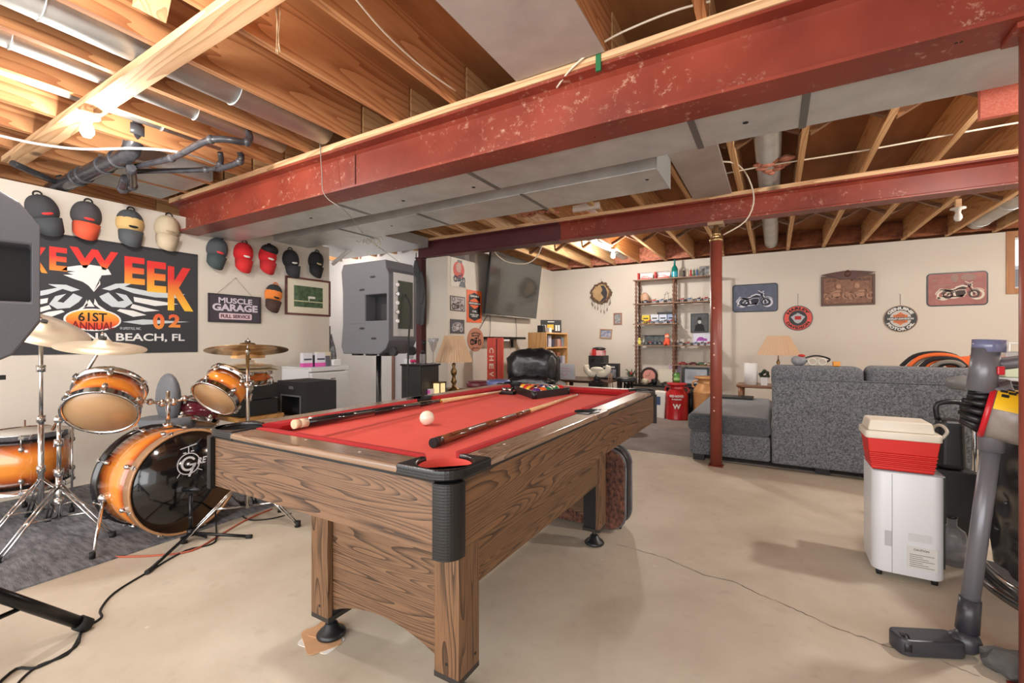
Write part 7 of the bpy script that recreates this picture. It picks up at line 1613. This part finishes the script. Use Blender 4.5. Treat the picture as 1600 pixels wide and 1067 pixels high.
q = PX(1216, 560, Y=6.52); lamp((q.x, 6.52, .581), 'brass table lamp with a pleated shade behind the grey sofa', z0=.37, sh=.24, rb=.235, rt=.12)
q = PX(1194, 590, Y=6.33); t = thing('small_plant', 'small dark green plant in a white pot between paper towel and sofa', 'plant', (q.x, 6.33, .581)); MB().box((0, 0, .05), (.07, .07, .10)).done('pot', WHITEP, t); mb = MB()
for i in range(22): mb.ball((random.uniform(-.05, .05), random.uniform(-.04, .04), .10+random.uniform(0, .08)), .018, 7)
mb.done('foliage', mat('plant_dark', (48, 60, 46), .7), t)
q = PX(1182, 622, Y=6.15); t = thing('wooden_tray', 'dark oval wooden tray propped against the end table', 'tray', (q.x+.05, 6.14, .25)); t.rotation_euler = (-1.15, 0, 0); MB().lathe([(0, 0), (.2, 0), (.23, .03), (.22, .03), (.195, .008), (0, .008)], (0, 0, .08), seg=36, sx=1, sy=.6).done('tray', mat('tray_wood', (110, 76, 60), .35, noise=.4, nscale=6), t)
t = thing('black_laptop_tray', 'flat black tray lying on the far end of the chaise', 'tray', (-.42, 5.95, .446)); MB().box((0, 0, .012), (.42, .26, .02)).done('body', BLACKP, t, bevel=.006)
q = PX(1276, 573, Y=4.66); t = thing('goggles', 'clear goggles with a black strap lying on the sofa back', 'goggles', (q.x, 4.62, .912))
for x in (-.035, .035): MB().torus((x, -.01, .035), .028, .007, (0, 1, .1), 20).done('lens_rim', mat('goggle_clear', (206, 202, 190), .3), t); 
MB().tube([(-.07, 0, .035), (-.09, .03, .06), (0, .06, .085), (.09, .03, .06), (.07, 0, .035)], .007, 8).done('strap', BLACKP, t)
t = thing('folded_hat', 'grey, red and white crumpled hat on the sofa back left of the goggles', 'hat', (q.x-.13, 4.64, .912)); MB().ball((0, 0, .04), 1, 14, .06, .06, .045).done('crown', mat('hat_grey', (150, 152, 156), .9, noise=.6, nscale=16), t); MB().ball((.02, -.02, .085), .022, 10, 1.3, 1, .6).done('red_top', REDINK, t)
t = thing('orange_case', 'small yellow and orange case at the right of the goggles', 'case', (q.x+.135, 4.63, .912)); MB().box((0, 0, .02), (.05, .07, .04)).done('case', mat('case_orange', (224, 150, 50), .5), t, bevel=.006)
# striped blanket heap on the sofa back, right
STR = [mat('blanket_black', (40, 36, 36), .9), mat('blanket_orange', (226, 106, 50), .9), mat('blanket_grey', (130, 122, 112), .9)]
t = thing('striped_blanket', 'black, grey and orange striped blanket bunched on the right of the sofa back', 'blanket', (1.22, 4.80, .915))
def ridge(c, L_, r, hgt, m, ph):
    return MB().tube([(c-L_/2, 0, 0), (c-L_*.3, -.01, hgt*.75), (c, -.02, hgt), (c+L_*.3, -.01, hgt*.8), (c+L_/2, .0, .01)], r, 10)
for i in range(7): o = ridge(-.12+.012*i, .40-.045*i, .016, .115-.013*i, None, 0).done('stripe_fold', STR[i % 3], t); o.location.y = -.035*(i % 2)-.014*i
MB().ball((.20, .02, .03), 1, 22, .26, .1, .07).done('orange_fold', STR[1], t)
t = thing('yellow_toy_case', 'small yellow and brown object on the blanket beside the vacuum', 'case', (1.43, 4.84, .985)); MB().box((0, 0, .03), (.10, .06, .05)).done('case', mat('case_yellow', (226, 180, 50), .5), t, bevel=.01); MB().box((-.08, 0, .015), (.06, .05, .03)).done('brown_part', mat('case_brown', (120, 66, 44), .6), t, bevel=.01)
# things on the bar counter
zc = .951
t = thing('wire_basket', 'white wire basket standing on the bar counter', 'basket', (1.20, 3.42, zc))
for k in range(12): MB().cyl((-.2+.036*k, -.05, 0), (-.2+.036*k, -.05, .16), .002, seg=6).done('wire', WHITEP, t)
for z in (0.002, .16): MB().cyl((-.2, -.05, z), (.2, -.05, z), .003, seg=6).done('rail', WHITEP, t)
box_item('plastic_box', 'pale green and white plastic box on the bar counter by the right edge', 'box', (1.02, 3.1, zc), (.16, .2, .07), mat('box_palegreen', (206, 214, 180), .5), 0, .006); box_item('plastic_box', 'clear plastic box stacked on the pale green box on the bar', 'box', (1.02, 3.1, zc+.071), (.15, .18, .05), CLEAR, 0, .006)
